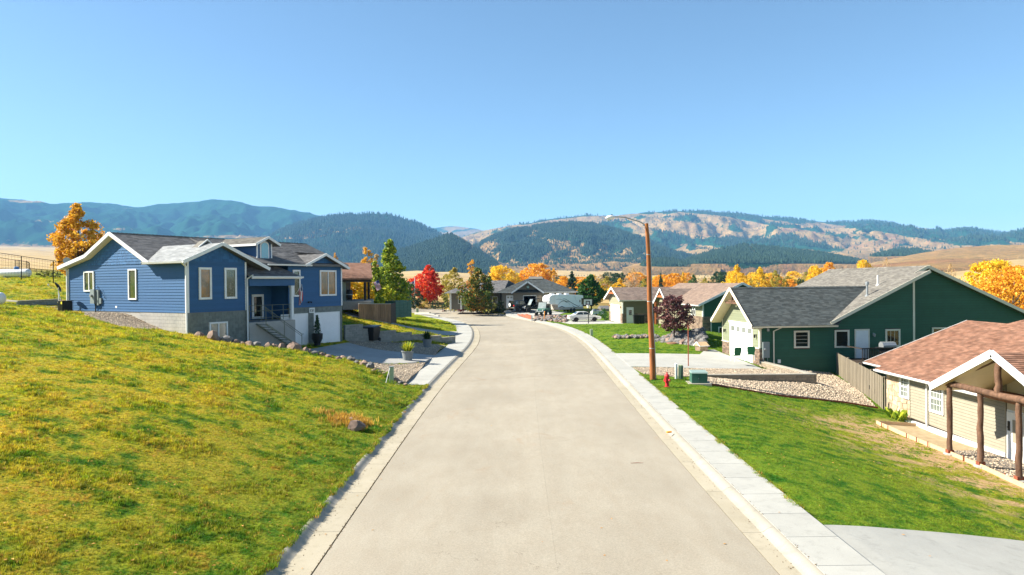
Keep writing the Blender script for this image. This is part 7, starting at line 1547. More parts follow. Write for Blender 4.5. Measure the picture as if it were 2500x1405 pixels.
# fifth-wheel camper
rvx, rvy, rvz = at(1385, 762); rv = thing('camper_trailer', 'long white fifth-wheel camper trailer with dark swoosh graphics', 'camper trailer', (P(1378, 762, 118).x, 118, .55), R(33)); rv.scale = (.80, .80, .84)
side = [(-4.3, .55), (-4.3, 3.25), (-3.9, 3.35), (0, 3.55), (3.0, 3.62), (4.4, 3.45), (4.9, 3.1), (4.95, 2.2), (4.7, 1.75), (2.75, 1.65), (2.6, .55)]
solid([(-x_, z_) for x_, z_ in side], lambda z: 1.2, M['rv_white'], rv, 'body', .06)
b = MB(); b.prism([(-4.72, -1.205, 1.78), (-4.95, -1.205, 2.2), (-4.9, -1.205, 3.05), (-4.4, -1.205, 3.42), (-3.3, -1.205, 3.58), (-3.3, -1.205, 1.68)], (0, -.02, 0)); b.put('nose_cap', M['white'], rv)
b = MB(); b.box(-2.7, -1.215, .5, 4.3, -1.2, .98); b.box(-2.72, -1.2, .5, -2.6, 1.2, 1.6); b.put('belly_panel', M['rv_belly'], rv)
Yg = -1.222
def swoosh(pts, w0=.1):
    b = MB(); n_ = len(pts)
    for i in range(n_-1):
        (x0, z0), (x1, z1) = pts[i], pts[i+1]; a = w0*(.35+.65*math.sin(math.pi*i/(n_-1))); c_ = w0*(.35+.65*math.sin(math.pi*(i+1)/(n_-1))); b.poly([(x0, Yg, z0-a/2), (x1, Yg, z1-c_/2), (x1, Yg, z1+c_/2), (x0, Yg, z0+a/2)])
    b.put('graphic_stripe', M['rv_dark'], rv)
swoosh([(-2.9+.5*i, 1.15+1.15*math.sin(i*.42)**.8 if i else 1.15) for i in range(8)], .12); swoosh([(-3.2+.4*i, 2.55+.12*math.sin(i*.8)) for i in range(6)], .07)
swoosh([(-1.2, 2.75), (-.4, 2.55), (.4, 2.15), (1.2, 1.75), (2.0, 1.4), (2.9, 1.05), (3.2, 1.2), (3.3, 1.5)], .13); swoosh([(-1.2, 2.75), (-1.0, 2.3), (-.3, 1.95), (-.1, 2.2), (.5, 2.0)], .12); swoosh([(1.7, 3.3), (2.1, 2.7), (2.5, 2.0)], .06); swoosh([(-2.4, .95), (-1.6, 1.15), (-.8, .95)], .2); swoosh([(1.2, 1.3), (1.8, .95), (2.5, .8)], .14)
for a in ((3.2, 3.45, 1.9, 2.4), (3.75, 4.05, 1.45, 2.75)): b = MB(); b.box(a[0], Yg-.02, a[2], a[1], -1.19, a[3]); b.put('window', M['glass'], rv)
for x_ in (-3.3, -1.4, .6): b = MB(); b.box(x_-.45, -.35, 3.5, x_+.45, .35, 3.8); b.put('roof_vent', M['white'], rv, bevel=.06)
for x_ in (.9, 1.75): wheel(rv, x_, -1.12, .37, .24, 'steel'); wheel(rv, x_, 1.12, .37, .24, 'steel')
b = MB(); b.box(-2.3, -1.1, -.05, -2.2, -1.0, .55); b.box(-2.3, 1.0, -.05, -2.2, 1.1, .55); b.tube([(-4.0, 0, 1.7), (-4.0, 0, 1.2)], .08, 8); b.put('landing_leg', M['steel'], rv)
bt = thing('boat', 'small white boat under a grey cover behind the sedan', 'boat', tuple(P(1459, 760, 112).xy)+(hz(*P(1459, 760, 112).xy),), R(20)); bt.scale = (.5,)*3; b = MB(); b.hexa([(-2.2, -.5, .5), (2.4, -.1, .6), (2.4, .1, .6), (-2.2, .5, .5), (-2.2, -.9, 1.3), (2.8, -.1, 1.5), (2.8, .1, 1.5), (-2.2, .9, 1.3)]); b.put('hull', M['white'], bt); b = MB(); b.prism([(-2.1, -.85, 1.31), (-2.1, .85, 1.31), (-1.6, 0, 2.2), (-1.8, -.3, 2.0)], (.6, 0, 0)); b.prism([(-1.6, -.85, 1.32), (1.9, -.3, 1.45), (1.9, .3, 1.45), (-1.6, .85, 1.32), (-.8, 0, 1.95)], (0, 0, .05)); b.put('cover', M['planter'], bt); wheel(bt, -.8, -.8, .3); wheel(bt, -.8, .8, .3); MB().box(-2.0, -.6, .3, 2.9, .6, .42).put('trailer', M['steel'], bt)
shd = thing('garden_shed', 'low grey-roofed shed seen behind the sedan bonnet', 'shed', tuple(P(1478, 755, 128).xy)+(hz(*P(1478, 755, 128).xy)-.4,), R(15)); shd.scale = (.55,)*3; MB().box(-2, -1.5, -.3, 2.5, 1.5, 1.5).put('wall', M['olive_lit'], shd); b = MB(); b.prism([(-2.3, -1.8, 1.45), (-2.3, 1.8, 1.45), (-2.3, 0, 2.5)], (5.1, 0, 0)); b.put('roof', M['roof_grey'], shd)
# ---- posts and rock slope below the camper
wp = PT('white_post', 'short white post at the kerb before the rock slope', 'post', 1388-89, 783); MB().box(-.09, -.09, -.1, .09, .09, .75).put('post', M['white'], wp)
ym = PT('line_marker', 'orange-yellow line marker standing in the rock slope', 'marker', 1328, 783); b = MB(); b.tube([(0, 0, 0), (.12, 0, 1.25)], .05, 8); b.put('stake', M['orange'], ym); MB().lathe([(.07, 1.2), (.08, 1.3), (.03, 1.36)], (.12, 0, 0), 8).put('cap', M['orange'], ym)
rwl = thing('brick_kerb_wall', 'low red brick wedge wall tapering along the far driveway', 'retaining wall'); A_, B_ = S(1263, 770), S(1298, 781)
M['redbrick'] = mat('red_brick', (.34, .11, .06), (.27, .09, .05), 5, .9, rnd=.2)
L_ = (B_-A_).length; W_ = WF(A_.x, A_.y, math.degrees(math.atan2(B_.y-A_.y, B_.x-A_.x)))
for i in range(int(L_/.45)):
    for r_ in range(3):
        zt = A_.z*(1-i*.45/L_)+B_.z*(i*.45/L_); 
        if r_*.2 < .62*i*.45/L_+.05: MB().wbox(W_, i*.45+.01, i*.45+.44, -.2, 0, zt+r_*.2, zt+r_*.2+.19).put('brick', M['redbrick'], rwl)
RK = [rockmesh(s, 2, .72, .34, M['rock']) for s in range(5)]; RKG = [rockmesh(s+9, 2, .75, .32, M['rock_grey']) for s in range(5)]
rs_ = thing('rock_slope', 'bank of pale loose rocks between the street and the camper', 'rock bank'); rr_ = random.Random(8)
for i in range(150):
    u = rr_.uniform(1303, 1384); v = rr_.uniform(772, 786)+(u-1340)*.05; x_, y_, z_ = at(u, v); share('rock', rr_.choice(RK+RKG), rs_, (x_, y_, z_+.06), (0, 0, rr_.random()*6), (rr_.uniform(.4, .8),)*3)
# ---- boulder bank before the olive house
bw = thing('boulder_bank', 'retaining bank of piled grey boulders below the olive house', 'boulder wall')
for i in range(46): u = 1500+i*2.4+rr_.uniform(-1, 1); x_, y_, z_ = at(u, 826+rr_.uniform(-3, 2)); share('boulder', rr_.choice(RKG+RK[:1]), bw, (x_, y_, z_+.12), (0, 0, rr_.random()*6), (rr_.uniform(.35, .6),)*3)
for r_ in range(5):
    for i in range(26-2*r_):
        t = i/26; u = 1596+r_*9+i*4.9; v = 838+t*14-r_*(4.5+7.5*t)+rr_.uniform(-2, 2); D = 61-t*3.6+r_*.33; q = P(u, v, D); s = rr_.uniform(.55, .95)*(.8+.45*t)
        share('boulder', rr_.choice(RKG+RK[:1]), bw, tuple(q), (rr_.uniform(-.4, .4), rr_.uniform(-.4, .4), rr_.random()*6), (s, s, s*rr_.uniform(.8, 1.15)))
mlc = PT('mulch_ring', 'ring of brown mulch round the purple plum tree', 'mulch', 1644, 838); b = MB(); b.lathe([(.62, -.15), (.58, .03), (.3, .07), (.05, .08)], (0, 0, 0), 20); b.put('mulch', mat('bark_mulch', (.16, .08, .04), (.26, .15, .09), 14, .95, bump=.03), mlc)
lf = thing('low_fence', 'short dark board fence between the olive house and the green garage', 'fence'); q0, q1 = P(1725, 830, 66), P(1765, 830, 64)
for i in range(16): t = i/16; p = q0.lerp(q1, t); MB().box(p.x, p.y, -.9, p.x+.10, p.y+.03, .25).put('fence_board', M['darkwood'], lf)
for i, (u, w_, lb) in enumerate(((1553, .6, 'dark wheeled bin left of its twin by the olive garage'), (1566, .6, 'dark wheeled bin right of its twin by the olive garage'))):
    o = thing('wheeled_bin', lb, 'bin', (P(u, 788, 84.5).x, 84.5, hz(P(u, 788, 84.5).x, 84.5))); b = MB(); b.hexa([(-.27, -.3, .05), (.27, -.3, .05), (.27, .3, .05), (-.27, .3, .05), (-.33, -.36, 1.05), (.33, -.36, 1.05), (.33, .38, 1.05), (-.33, .38, 1.05)]); b.put('body', M['black'], o); b = MB(); b.box(-.35, -.38, 1.05, .35, .42, 1.12); b.put('lid', M['black'], o)
# ---- left side: drive
def planter(lbl, u, v, h, r_, key, seed, mt):
    o = PT('planter', lbl, 'planter', u, v); b = MB(); b.lathe([(r_*.72, 0), (r_*.95, h), (r_*1.06, h), (r_*1.06, h+.05), (r_*.9, h+.05), (r_*.88, h-.06), (.02, h-.06)], (0, 0, 0), 20); b.put('pot', M[mt], o, smooth=True)
    rs = random.Random(seed); b = MB()
    for i in range(150):
        a = rs.random()*6.28; l_ = rs.uniform(.35, .85); el = rs.uniform(.55, 1.4); dx, dy = math.cos(a)*math.cos(el)*l_, math.sin(a)*math.cos(el)*l_; w_ = .035; px, py = -math.sin(a)*w_, math.cos(a)*w_; x0, y0 = rs.uniform(-.15, .15), rs.uniform(-.15, .15)
        b.poly([(x0-px, y0-py, h-.05), (x0+px, y0+py, h-.05), (x0+dx*.6+px, y0+dy*.6+py, h+math.sin(el)*l_*.65), (x0+dx, y0+dy, h+math.sin(el)*l_), (x0+dx*.6-px, y0+dy*.6-py, h+math.sin(el)*l_*.65)])
    me = b.mesh('plant'); me.materials.append(LM[key]); q = link(bpy.data.objects.new('plant', me)); q.parent = o; return o
planter('grey tapered planter with light green plant, nearer the camera', 995, 881, .62, .42, 'greenyel', 3, 'planter'); planter('darker planter with dark green plant, farther up by the gravel', 1043, 849, .66, .40, 'dark', 4, 'planter')
bn = PT('wheeled_bin', 'black wheeled rubbish bin beside the blue house driveway', 'bin', 906, 834, R(-20)); bn.scale = (1.35, 1.35, 1.15); b = MB(); b.hexa([(-.36, -.36, .08), (.36, -.36, .08), (.36, .32, .08), (-.36, .32, .08), (-.45, -.44, 1.05), (.45, -.44, 1.05), (.45, .42, 1.05), (-.45, .42, 1.05)]); b.put('body', M['black'], bn, bevel=.02); b = MB(); b.hexa([(-.48, -.48, 1.05), (.48, -.48, 1.05), (.48, .48, 1.09), (-.48, .48, 1.09), (-.44, -.40, 1.12), (.44, -.40, 1.12), (.44, .42, 1.18), (-.44, .42, 1.18)]); b.put('lid', M['jeep'], bn); MB().box(-.36, -.455, .62, -.22, -.40, .85).put('sticker', M['white'], bn); MB().tube([(-.4, .52, 1.0), (.4, .52, 1.0)], .02, 6).put('handle', M['black'], bn)
for s in (-1, 1): MB().lathe([(.13, -.03), (.13, .03)], (s*.4, .36, .13), 12, 'x').put('wheel', M['tyre'], bn)
tx_, ty_ = bl(9.45, -.35); tp = thing('potted_topiary', 'tall dark conical topiary in a dark urn between the garage doors', 'potted plant', (tx_, ty_, 1.08)); b = MB(); b.lathe([(.26, 0), (.22, .1), (.40, .5), (.42, .85), (.38, .9), (.05, .88)], (0, 0, 0), 16); b.put('urn', M['black'], tp, smooth=True)
V, F = leaves([(.0, 0, .9+.11*i) for i in range(13)], [.30*(1-i/13.5)+.05 for i in range(13)], 90, .09, 5); share('foliage', np_mesh('foliage', V, F, LM['dark']), tp)
bwl = thing('stepped_block_wall', 'stepped grey block wall stepping down beside the blue house driveway', 'retaining wall')
wa, wb = Vector(bl(12.8, .3)), S(1112, 836).xy; segs = 7
for i in range(segs):
    a, b_ = wa.lerp(wb, i/segs), wa.lerp(wb, (i+1)/segs); zt = 2.3-(1.85)*(i/segs)**.8; blockwall(bwl, a, b_, (zt, zt), (min(1.3, hz(*a)-.5), hz(*b_)-.6), .42, .18, 'greyblock', 'kerb', .25)
# marker posts in the lawn
u1 = PT('utility_post', 'square grey-green utility post at the lawn edge by the driveway', 'post', 956, 929); MB().box(-.12, -.09, -.2, .12, .09, .72).put('post', M['palegreen'], u1, bevel=.01); MB().box(-.13, -.1, .72, .13, .1, .76).put('cap', M['steel'], u1)
u2 = PT('marker_stake', 'white marker stake leaning against the grey-green post', 'stake', 941, 935); b = MB(); b.tube([(0, 0, -.1), (.22, .1, .78)], .022, 6); b.put('stake', M['white'], u2)
# boulders edging the lawn
ED = [(487, 823, 26, 0), (519, 826, 36, 0), (531, 834, 26, 0), (553, 834, 30, 1), (576, 836, 20, 0), (591, 839, 15, 0), (610, 843, 22, 0), (628, 841, 20, 1), (654, 848, 24, 0), (668, 847, 20, 0), (689, 850, 25, 0), (715, 853, 38, 0), (731, 857, 18, 0), (748, 862, 24, 0), (768, 866, 20, 1), (786, 868, 16, 0), (802, 873, 16, 0), (826, 878, 16, 0), (839, 877, 18, 0), (857, 883, 22, 1), (869, 888, 16, 1), (888, 893, 22, 0), (904, 899, 24, 1), (913, 908, 16, 0), (926, 911, 15, 0), (938, 915, 13, 0), (949, 921, 12, 0), (966, 930, 18, 0), (978, 937, 13, 1), (990, 941, 12, 0)]
TXT = ['low pink-tan boulder at the left end of the row, under the basement window', 'tallest tan boulder of the row, in front of the basement window', 'pale boulder wedged against the tallest one of the row', 'dark grey boulder right of the basement window', 'small tan boulder just right of the dark one', 'smallest stone before the white downspout', 'tan boulder just right of the white downspout', 'dark boulder left of the concrete landing', 'tan boulder under the left part of the concrete landing', 'rusty boulder under the middle of the concrete landing', 'rounded orange-tan boulder under the steel stair', 'large pale striped boulder at the foot of the steel stair', 'small brown stone touching the large striped boulder', 'flat pink stone at the near edge of the shaded driveway', 'dark flat stone in the shaded driveway edge', 'small flat stone left of the round orange pair', 'small tan stone beside the round orange pair', 'left of two round orange stones above the lawn', 'right of two round orange stones above the lawn', 'dark boulder right of the round orange pair', 'second dark boulder right of the orange pair', 'upright grey-pink boulder at the corner of the gravel', 'dark jagged boulder beside the gravel', 'pale stone below the dark jagged boulder', 'pale stone midway along the gravel edge', 'small pale stone left of the grey-green post', 'reddish stone touching the grey-green post', 'tan stone right of the grey-green post', 'dark stone right of the grey-green post', 'last small stone at the pavement end of the row']
for (u, v, wpx, g), lb in zip(ED, TXT):
    x_, y_, z_ = (at(u, v) if u > 735 else tuple(P(u, v+2, 41.0+(u-480)*.004)));
    s = wpx/1667*y_*1.08; me = (RKG if g else RK)[(u*7) % 5]; o = tag(link(bpy.data.objects.new('boulder', me)), lb, 'boulder', 'boulders edging the left lawn'); o.location = (x_, y_, z_+s*.10); o.scale = (s, s, s*(1.15 if wpx > 20 else .9)); o.rotation_euler = (0, 0, u*.7)
for (u, v, wpx, lb, i) in ((857, 1032, 22, 'small pale stone behind the flat tan rock in the middle of the left lawn', 1), (871, 1051, 44, 'flat tan rock with dry weeds in the middle of the left lawn', 3)):
    x_, y_, z_ = at(u, v); s = wpx/1667*y_*1.05; o = tag(link(bpy.data.objects.new('rock', RK[i])), lb, 'rock'); o.location = (x_, y_, z_+s*.14); o.scale = (s, s, s*1.05); o.rotation_euler = (.2, 0, u)
wx_, wy_, wz_ = at(850, 1030); q = np.c_[RNG.normal(wx_, .45, 260), RNG.normal(wy_, .45, 260)]
dw = inst('dry_weeds', np.c_[q, hzv(q[:, 0], q[:, 1])], RNG.uniform(.12, .24, 260), RNG.random(260)*6, proto_obj('grass_tuft', tuft(77, 8, .5, M['blades'])), extra={'dry': np.ones(260), 'lush': np.zeros(260), 'straw': np.full(260, .9)})
# ---- left of the blue house
acx, acy = bl(-.85, 11.25); ac = thing('air_conditioner', 'round-cornered black air conditioning unit against the blue gable wall', 'air conditioner', (acx, acy, 3.86), R(BY)); b = MB(); b.box(-.4, -.4, 0, .4, .4, .06); b.put('pad', M['kerb'], ac); b = MB(); b.box(-.34, -.34, .06, .34, .34, .8); b.put('housing', M['black'], ac, bevel=.06)
for i in range(11): b = MB(); b.box(-.37, -.37, .1+i*.064, .37, .37, .125+i*.064); b.put('louvre', M['jeep'], ac)
b = MB(); b.box(-.39, -.39, .8, .39, .39, .84); b.put('top_grille', M['black'], ac, bevel=.01); MB().box(-.386, -.34, .6, -.37, -.18, .78).put('energy_label', M['yellow'], ac)
dx_, dy_l = bl(-.7, 12.35); ds = thing('satellite_dish', 'black satellite dish on a white braced mast at the gable corner', 'satellite dish', (dx_, dy_l, 3.95), R(BY)); b = MB(); b.tube([(0, 0, -.1), (0, 0, 1.7)], .03, 8); b.tube([(.35, .1, 0), (0, 0, 1.5)], .018, 6); b.tube([(-.1, -.35, 0), (0, 0, 1.5)], .018, 6); b.put('mast', M['white'], ds); b = MB(); b.lathe([(.02, .05), (.2, .03), (.38, -.05), (.42, -.09), (.42, -.10), (.36, -.06), (.2, .015)], (0, 0, 0), 20, 'y'); dd = b.put('reflector', M['black'], ds, smooth=True); dd.location = (0, -.1, 1.75); dd.rotation_euler = (.5, 0, -1.9)
b = MB(); b.tube([(0, 0, 1.5), (-.55, .1, 1.75), (-.6, .1, 1.85)], .016, 6); b.lathe([(.06, 0), (.06, .1)], (-.6, .1, 1.85), 8); b.put('feed_arm', M['white'], ds)
q_ = P(164, 637, 50.5); rdz = thing('roof_dish', 'round pale grey dish on the low eave of the blue house', 'satellite dish', tuple(q_)); b = MB(); b.lathe([(.02, .08), (.16, .05), (.26, -.03), (.26, -.05), (.15, .03)], (0, 0, 0), 20, 'y'); r1 = b.put('reflector', M['dish'], rdz, smooth=True); r1.rotation_euler = (.25, 0, .2); b = MB(); b.tube([(0, .05, 0), (.05, .3, -.35)], .02, 6); b.put('mast', M['steel'], rdz)
bp_ = PT('flower_pot', 'blue glazed pot with dry plant beside the gable corner', 'planter', 158, 757); b = MB(); b.lathe([(.22, 0), (.30, .3), (.34, .34), (.30, .36), (.05, .33)], (0, 0, 0), 16); b.put('pot', M['bluepot'], bp_, smooth=True); V, F = leaves([(0, 0, .5), (-.25, 0, .6), (.15, .1, .55)], [.3, .25, .2], 120, .09, 8); share('plant', np_mesh('plant', V, F, LM['bare']), bp_)
for i, (u, v, sx, lb) in enumerate(((120, 752, .55, 'flat grey stepping stone left of the blue pot'), (145, 757, .6, 'pale flat stone under the blue pot'))):
    x_, y_, z_ = at(u, v); o = thing('stepping_stone', lb, 'stone', (x_, y_, z_)); b = MB(); b.prism([(-sx, -.25, -.03), (sx*.8, -.3, -.03), (sx, .2, -.03), (-sx*.7, .3, -.03)], (0, 0, .12)); b.put('slab', M['walk'], o)
lw = thing('grey_retaining_wall', 'grey block retaining wall in the slope left of the blue house', 'retaining wall'); a_, b_ = S(48, 746), S(149, 745); blockwall(lw, a_.xy, b_.xy, (a_.z+.28, b_.z+.42), (a_.z-.3, b_.z-.3), .42, .16, 'greyblock', 'kerb'); c_ = S(-30, 736); lw2 = MB(); lw2.beam((c_.x, c_.y, c_.z+.16), (a_.x, a_.y, a_.z+.28), .3, .09); lw2.put('coping', M['kerb'], lw)
# propane tanks
def tank(lbl, x_, y_, z_, L_, r_, rz, dome=True):
    o = thing('propane_tank', lbl, 'tank', (x_, y_, z_), rz); pr = [(0.02, -L_/2-r_*.62)]+[(r_*math.sin(t), -L_/2-r_*.62*math.cos(t)) for t in np.linspace(.25, math.pi/2, 6)]; pr = pr+[(a, -c_) for a, c_ in pr[::-1]]
    b = MB(); b.lathe(pr, (0, 0, r_+.25), 28, 'x'); b.put('shell', M['tank'], o, smooth=True)
    if dome: b = MB(); b.lathe([(.24, -.05), (.24, .16), (.2, .24), (.02, .28)], (.2, 0, 2*r_+.23), 14); b.put('valve_dome', M['bluepot'], o, smooth=True)
    for s in (-.3, .3): b = MB(); b.box(L_*s-.07, -.35, -.2, L_*s+.07, .35, .35); b.put('foot', M['steel'], o)
ttx = P(36, 672, 72); tank('long white propane tank with blue dome on the rise, farther back', ttx.x, ttx.y, P(36, 676, 72).z-.3, 2.9, .43, R(-3)); tt2 = P(-22, 700, 43); tank('white propane tank end poking in at the left edge', tt2.x-.55, tt2.y, hz(tt2.x-.5, tt2.y)-.05, 2.2, .38, R(4), False)
# fences on the rise
def wirefence(lbl, pts, name='wire_fence', rails=(1.,), r_=.025, post=.035):
    o = thing(name, lbl, 'fence'); ends = []
    for (u, vt, vb, D) in pts:
        b_ = P(u, vb, D); t_ = P(u, vt, D); MB().tube([(b_.x, b_.y, b_.z-.4), tuple(t_)], post, 6).put('post', M['matt_black'], o); ends.append((b_, t_))
    for (b0, t0), (b1, t1) in zip(ends[:-1], ends[1:]):
        m = MB()
        for f in rails: m.tube([tuple(b0.lerp(t0, f)), tuple(b1.lerp(t1, f))], r_, 5)
        m.put('rail', M['matt_black'], o)
        m = MB(); b_ = 12
        for f in np.arange(.12, .95, .16): m.tube([tuple(b0.lerp(t0, f)), tuple(b1.lerp(t1, f))], .008, 3)
        for j in range(1, b_): m.tube([tuple(b0.lerp(b1, j/b_)), tuple(t0.lerp(t1, j/b_))], .006, 3)
        w_ = m.put('wire_mesh', M['matt_black'], o, kind='stuff')
wirefence('tall dark wire fence along the rise before the propane tank', [(-40, 612, 668, 60), (52, 626, 672, 58), (130, 637, 680, 56), (200, 645, 690, 54)]); wirefence('farther wire fence enclosing the propane tank', [(-30, 625, 660, 84), (37, 635, 655, 82), (47, 636, 656, 84), (72, 642, 660, 88), (64, 638, 655, 92)]); 
wirefence('low dark field fence behind the golden weeds', [(74, 655, 672, 96), (88, 657, 674, 95), (101, 658, 675, 94), (114, 659, 676, 93), (127, 661, 677, 92), (140, 663, 679, 91), (153, 665, 681, 90), (165, 667, 683, 89)], rails=(1., .5), r_=.02, post=.03)
# ---- flags
def flag(o, pts3, name='flag'):
    """pts3: grid function (s,t)->Vector; 13 stripes as their own meshes, blue canton with stars"""
    n_ = 12
    for i in range(13):
        b = MB()
        for j in range(n_): 
            s0, s1 = j/n_, (j+1)/n_; t0, t1 = i/13, (i+1)/13
            if i < 7 and s1 <= .41: continue
            b.poly([pts3(s0, t0), pts3(s1, t0), pts3(s1, t1), pts3(s0, t1)])
        b.put('stripe', M['flag_red' if i % 2 == 0 else 'flag_white'], o)
    b = MB()
    for j in range(5): b.poly([pts3(j/12, 0), pts3((j+1)/12, 0), pts3((j+1)/12, 7/13), pts3(j/12, 7/13)])
    c_ = b.put('canton', M['flag_blue'], o); b = MB()
    for a in range(5):
        for q in range(4):
            p = pts3((a+.5)/12.2, (q+.6)*7/13/4.5); nn = (pts3(.1, .1)-pts3(0, .1)).cross(pts3(0, .2)-pts3(0, .1)).normalized()*.012
            for sgn in (-1, 1): 
                e1 = (pts3(.1, .1)-pts3(0, .1)).normalized()*.03; e2 = (pts3(0, .2)-pts3(0, .1)).normalized()*.03; b.poly([p+nn*sgn-e1, p+nn*sgn-e2, p+nn*sgn+e1, p+nn*sgn+e2])
    b.put('stars', M['flag_white'], c_)
# on the porch post
px_, py_ = bl(7.5, -.3); f1 = thing('porch_flag', 'limp striped flag on a slanting staff at the blue house porch post', 'flag', (px_, py_, 4.8)); tipw = P(737, 695, py_-.7)-Vector((px_, py_, 4.8)); b = MB(); b.tube([(0, 0, 0), tuple(tipw)], .012, 6); b.put('staff', M['white'], f1)
s_a, s_b = tipw*.95, tipw*.45
def fold(s, t): q = s_a.lerp(s_b, t*.75); return q+Vector((.05*math.sin(t*14+s*3), .05*math.cos(t*11), 0))+Vector((.06, 0, -1.15))*s
flag(f1, fold)
# slanted flag by the brown-roofed house
fb2 = PT('hanging_flag', 'striped flag hung on a slanted pole right of the brown porch', 'flag', 903, 738); fb2.location = tuple(P(901, 712, 70)); e1_ = P(925, 684, 68.5)-fb2.location; b = MB(); b.tube([(0, 0, 0), tuple(e1_)], .02, 6); b.put('staff', M['steel'], fb2)
c0, c1_, c2_, c3_ = [P(u, v, 68.5)-fb2.location for u, v in ((924, 684), (932, 705), (920, 711), (911, 690.5))]
flag(fb2, lambda s, t: c0.lerp(c3_, t).lerp(c1_.lerp(c2_, t), s)+Vector((0, .05*math.sin(s*7+t*4), 0)))
fpz = S(1013, 748); fp = thing('flagpole', 'white flagpole with a furled flag beside the scarlet maple', 'flagpole', (P(1013, 748, 150).x, 150, hz(P(1013, 748, 150).x, 150))); hp_ = P(1012, 680, 150).z-fp.location.z
b = MB(); b.tube([(0, 0, -.2), (0, 0, hp_)], [.09, .06], 10); b.put('pole', M['white'], fp); MB().lathe([(.02, -.08), (.09, 0), (.02, .08)], (0, 0, hp_+.06), 8).put('finial', M['chrome'], fp)
flag(fp, lambda s, t: Vector((-.05-1.25*s, .12*math.sin(s*8+t*3), hp_-.55-.85*t-.75*s*(.6+.5*t))))
# ---- terrace walls and board pens by the brown-roofed house
pen = thing('board_retaining_fence', 'brown vertical-board retaining fence below the brown-roofed porch', 'fence')
def boards(par, a, b, zt0, zt1, m='fence_brown', w_=.3, zb=None):
    L_ = (b-a).length; n_ = max(1, int(L_/w_)); ang = math.degrees(math.atan2(b.y-a.y, b.x-a.x)); W = WF(a.x, a.y, ang)
    for i in range(n_):
        p = a.lerp(b, (i+.5)/n_); zt = zt0+(zt1-zt0)*(i+.5)/n_; z0_ = hz(p.x, p.y)-.2 if zb is None else zb
        MB().wbox(W, L_*i/n_+.01, L_*(i+1)/n_-.01, -.04, random.uniform(0, .02), z0_, zt).put('fence_board', M[m], par)
a_, b_, c_ = P(876, 770, 65).xy, P(954, 778, 69).xy, P(1004, 775, 78).xy; za, zb_, zc = P(876, 743, 65).z, P(954, 743, 69).z, P(1004, 736, 78).z
boards(pen, a_, b_, za, zb_); boards(pen, b_, a_.lerp(c_, .55), zb_, zb_, 'fence_brown'); boards(pen, b_, P(968, 768, 75).xy, zb_, P(968, 738, 75).z, 'darkwood')
MB().beam((a_.x, a_.y, za+.03), (b_.x, b_.y, zb_+.03), .12, .06).put('cap_board', M['walk'], pen)
bx = thing('green_block_wall', 'dark grey-green end wall of the terrace next to the street', 'retaining wall'); q0, q1 = P(966, 765, 74), P(1005, 765, 76); W_ = WF(q0.x, q0.y, math.degrees(math.atan2(q1.y-q0.y, q1.x-q0.x)))
L_ = (q1-q0).length; zt = P(985, 735, 75).z
for r_ in range(6):
    for i in range(4): MB().wbox(W_, L_*i/4+.01, L_*(i+1)/4-.01, -1.6, .0, zt-.3*(r_+1)+.01, zt-.3*r_).put('wall_block', M['utilgreen'], bx)
for u, v, s, lb in ((858, 755, 1.3, 'flat tan boulder in the shade beside the path'), (936, 775, 1.0, 'round white boulder before the brown board fence'), (952, 777, .4, 'small white stone next to the round white boulder')):
    x_, y_, z_ = at(u, v); o = tag(link(bpy.data.objects.new('boulder', RK[2])), lb, 'boulder'); o.location = (x_, y_, z_+.1*s); o.scale = (s, s, s*.8)
sk = thing('smoker_barrel', 'black barrel smoker under the brown porch roof', 'smoker', tuple(P(853, 733, 68.5))); sk.location.z = 4.0; MB().lathe([(.28, .1), (.34, .3), (.34, .9), (.26, 1.1), (.05, 1.15)], (0, 0, 0), 14).put('barrel', M['black'], sk, smooth=True); MB().lathe([(.345, .6), (.35, .63), (.345, .66)], (0, 0, 0), 14).put('band', M['steel'], sk)
for i in range(3): a = i*2.1; MB().tube([(.2*math.cos(a), .2*math.sin(a), 0), (.25*math.cos(a), .25*math.sin(a), .2)], .02, 5).put('leg', M['black'], sk)
wlw = thing('low_concrete_wall', 'low pale concrete wall stepping along the far left kerb', 'wall')
for (u0, v0, u1, v1, h) in ((1014, 768, 1050, 768, .35), (1050, 769, 1062, 771, .25), (1062, 771, 1072, 773, .15)): a_, b_ = S(u0, v0), S(u1, v1); MB().beam((a_.x, a_.y, a_.z+h/2), (b_.x, b_.y, b_.z+h/2), .35, h).put('wall_segment', M['walk'], wlw)
mp = PT('utility_pedestal', 'tiny grey pedestal standing on the low concrete wall by the far kerb', 'utility pedestal', 1019, 766); MB().box(-.2, -.2, 0, .2, .2, 1.0).put('body', M['palegreen'], mp, bevel=.03)
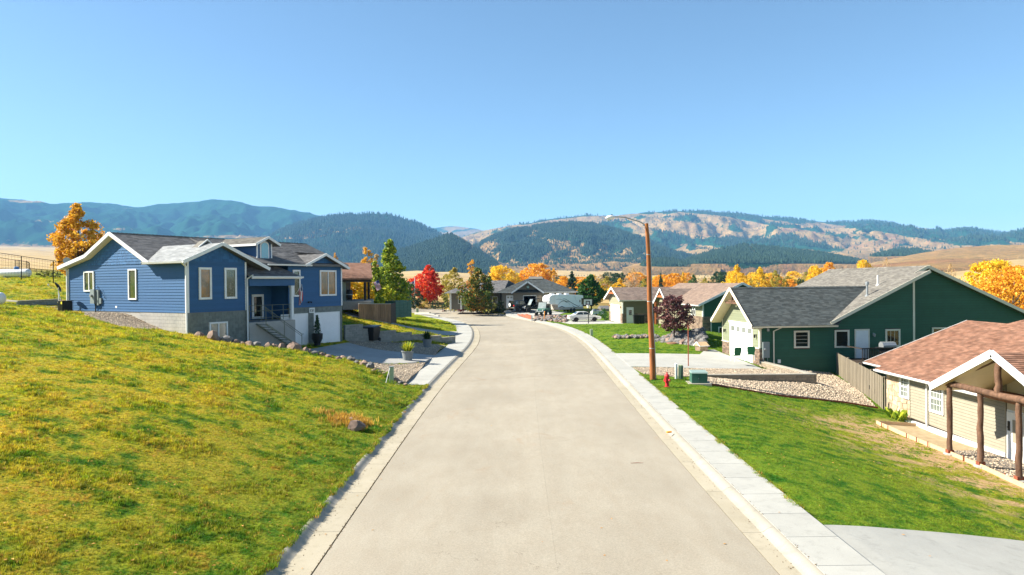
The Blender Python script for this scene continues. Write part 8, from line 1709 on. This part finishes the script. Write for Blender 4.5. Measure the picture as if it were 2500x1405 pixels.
# wire fence, rocks and lights in the garden of the grey house
gf = thing('garden_fence', 'low black metal fence in the garden left of the turning maple', 'fence')
for i in range(9): u = 1080+i*10; q = P(u, 745, 134); z0_ = hz(q.x, q.y); MB().tube([(q.x, q.y, z0_-.2), (q.x, q.y, z0_+1.15)], .035, 6).put('post', M['black'], gf)
q0, q1 = P(1080, 745, 134), P(1160, 745, 134); m = MB()
for f in (.3, 1.1): m.tube([(q0.x, q0.y, hz(q0.x, q0.y)+f), (q1.x, q1.y, hz(q1.x, q1.y)+f)], .025, 5)
m.put('rail', M['black'], gf)
gl = thing('lantern_post', 'small white lantern post at the verge of the grey house garden', 'garden light', tuple(P(1108, 757, 130).xy)+(hz(*P(1108, 757, 130).xy),)); b = MB(); b.box(-.1, -.1, 0, .1, .1, .55); b.box(-.2, -.2, .55, .2, .2, .8); b.put('post', M['white'], gl)
for (u, v, s, lb) in ((1083, 752, .9, 'pale rock in the garden under the wire fence'), (1157, 754, .8, 'pale rock left of the drive corner shrubs'), (998, 742, .9, 'tan rock left of the flagpole'), (1120, 753, .7, 'small pale rock left of the turning maple')):
    D = 136; q = P(u, v, D); o = tag(link(bpy.data.objects.new('rock', RK[u % 5])), lb, 'rock'); o.location = (q.x, q.y, hz(q.x, q.y)+.1); o.scale = (s,)*3
# iris clump at the stone corner
ir = PT('iris_clump', 'clump of yellow-green iris leaves at the flagstone corner', 'plant', 2192, 1024); rs = random.Random(9); b = MB()
for i in range(60):
    a = rs.random()*6.28; l_ = rs.uniform(.3, .7); e = rs.uniform(.7, 1.3); x0, y0 = rs.uniform(-.3, .3), rs.uniform(-.5, .5); w_ = .025; b.poly([(x0-w_, y0, 0), (x0+w_, y0, 0), (x0+math.cos(a)*l_*.4+w_, y0+math.sin(a)*l_*.4, l_*.8), (x0+math.cos(a)*l_*.8, y0+math.sin(a)*l_*.8, l_*.85)])
me = b.mesh('leaves'); me.materials.append(LM['greenyel']); q = link(bpy.data.objects.new('leaves', me)); q.parent = ir
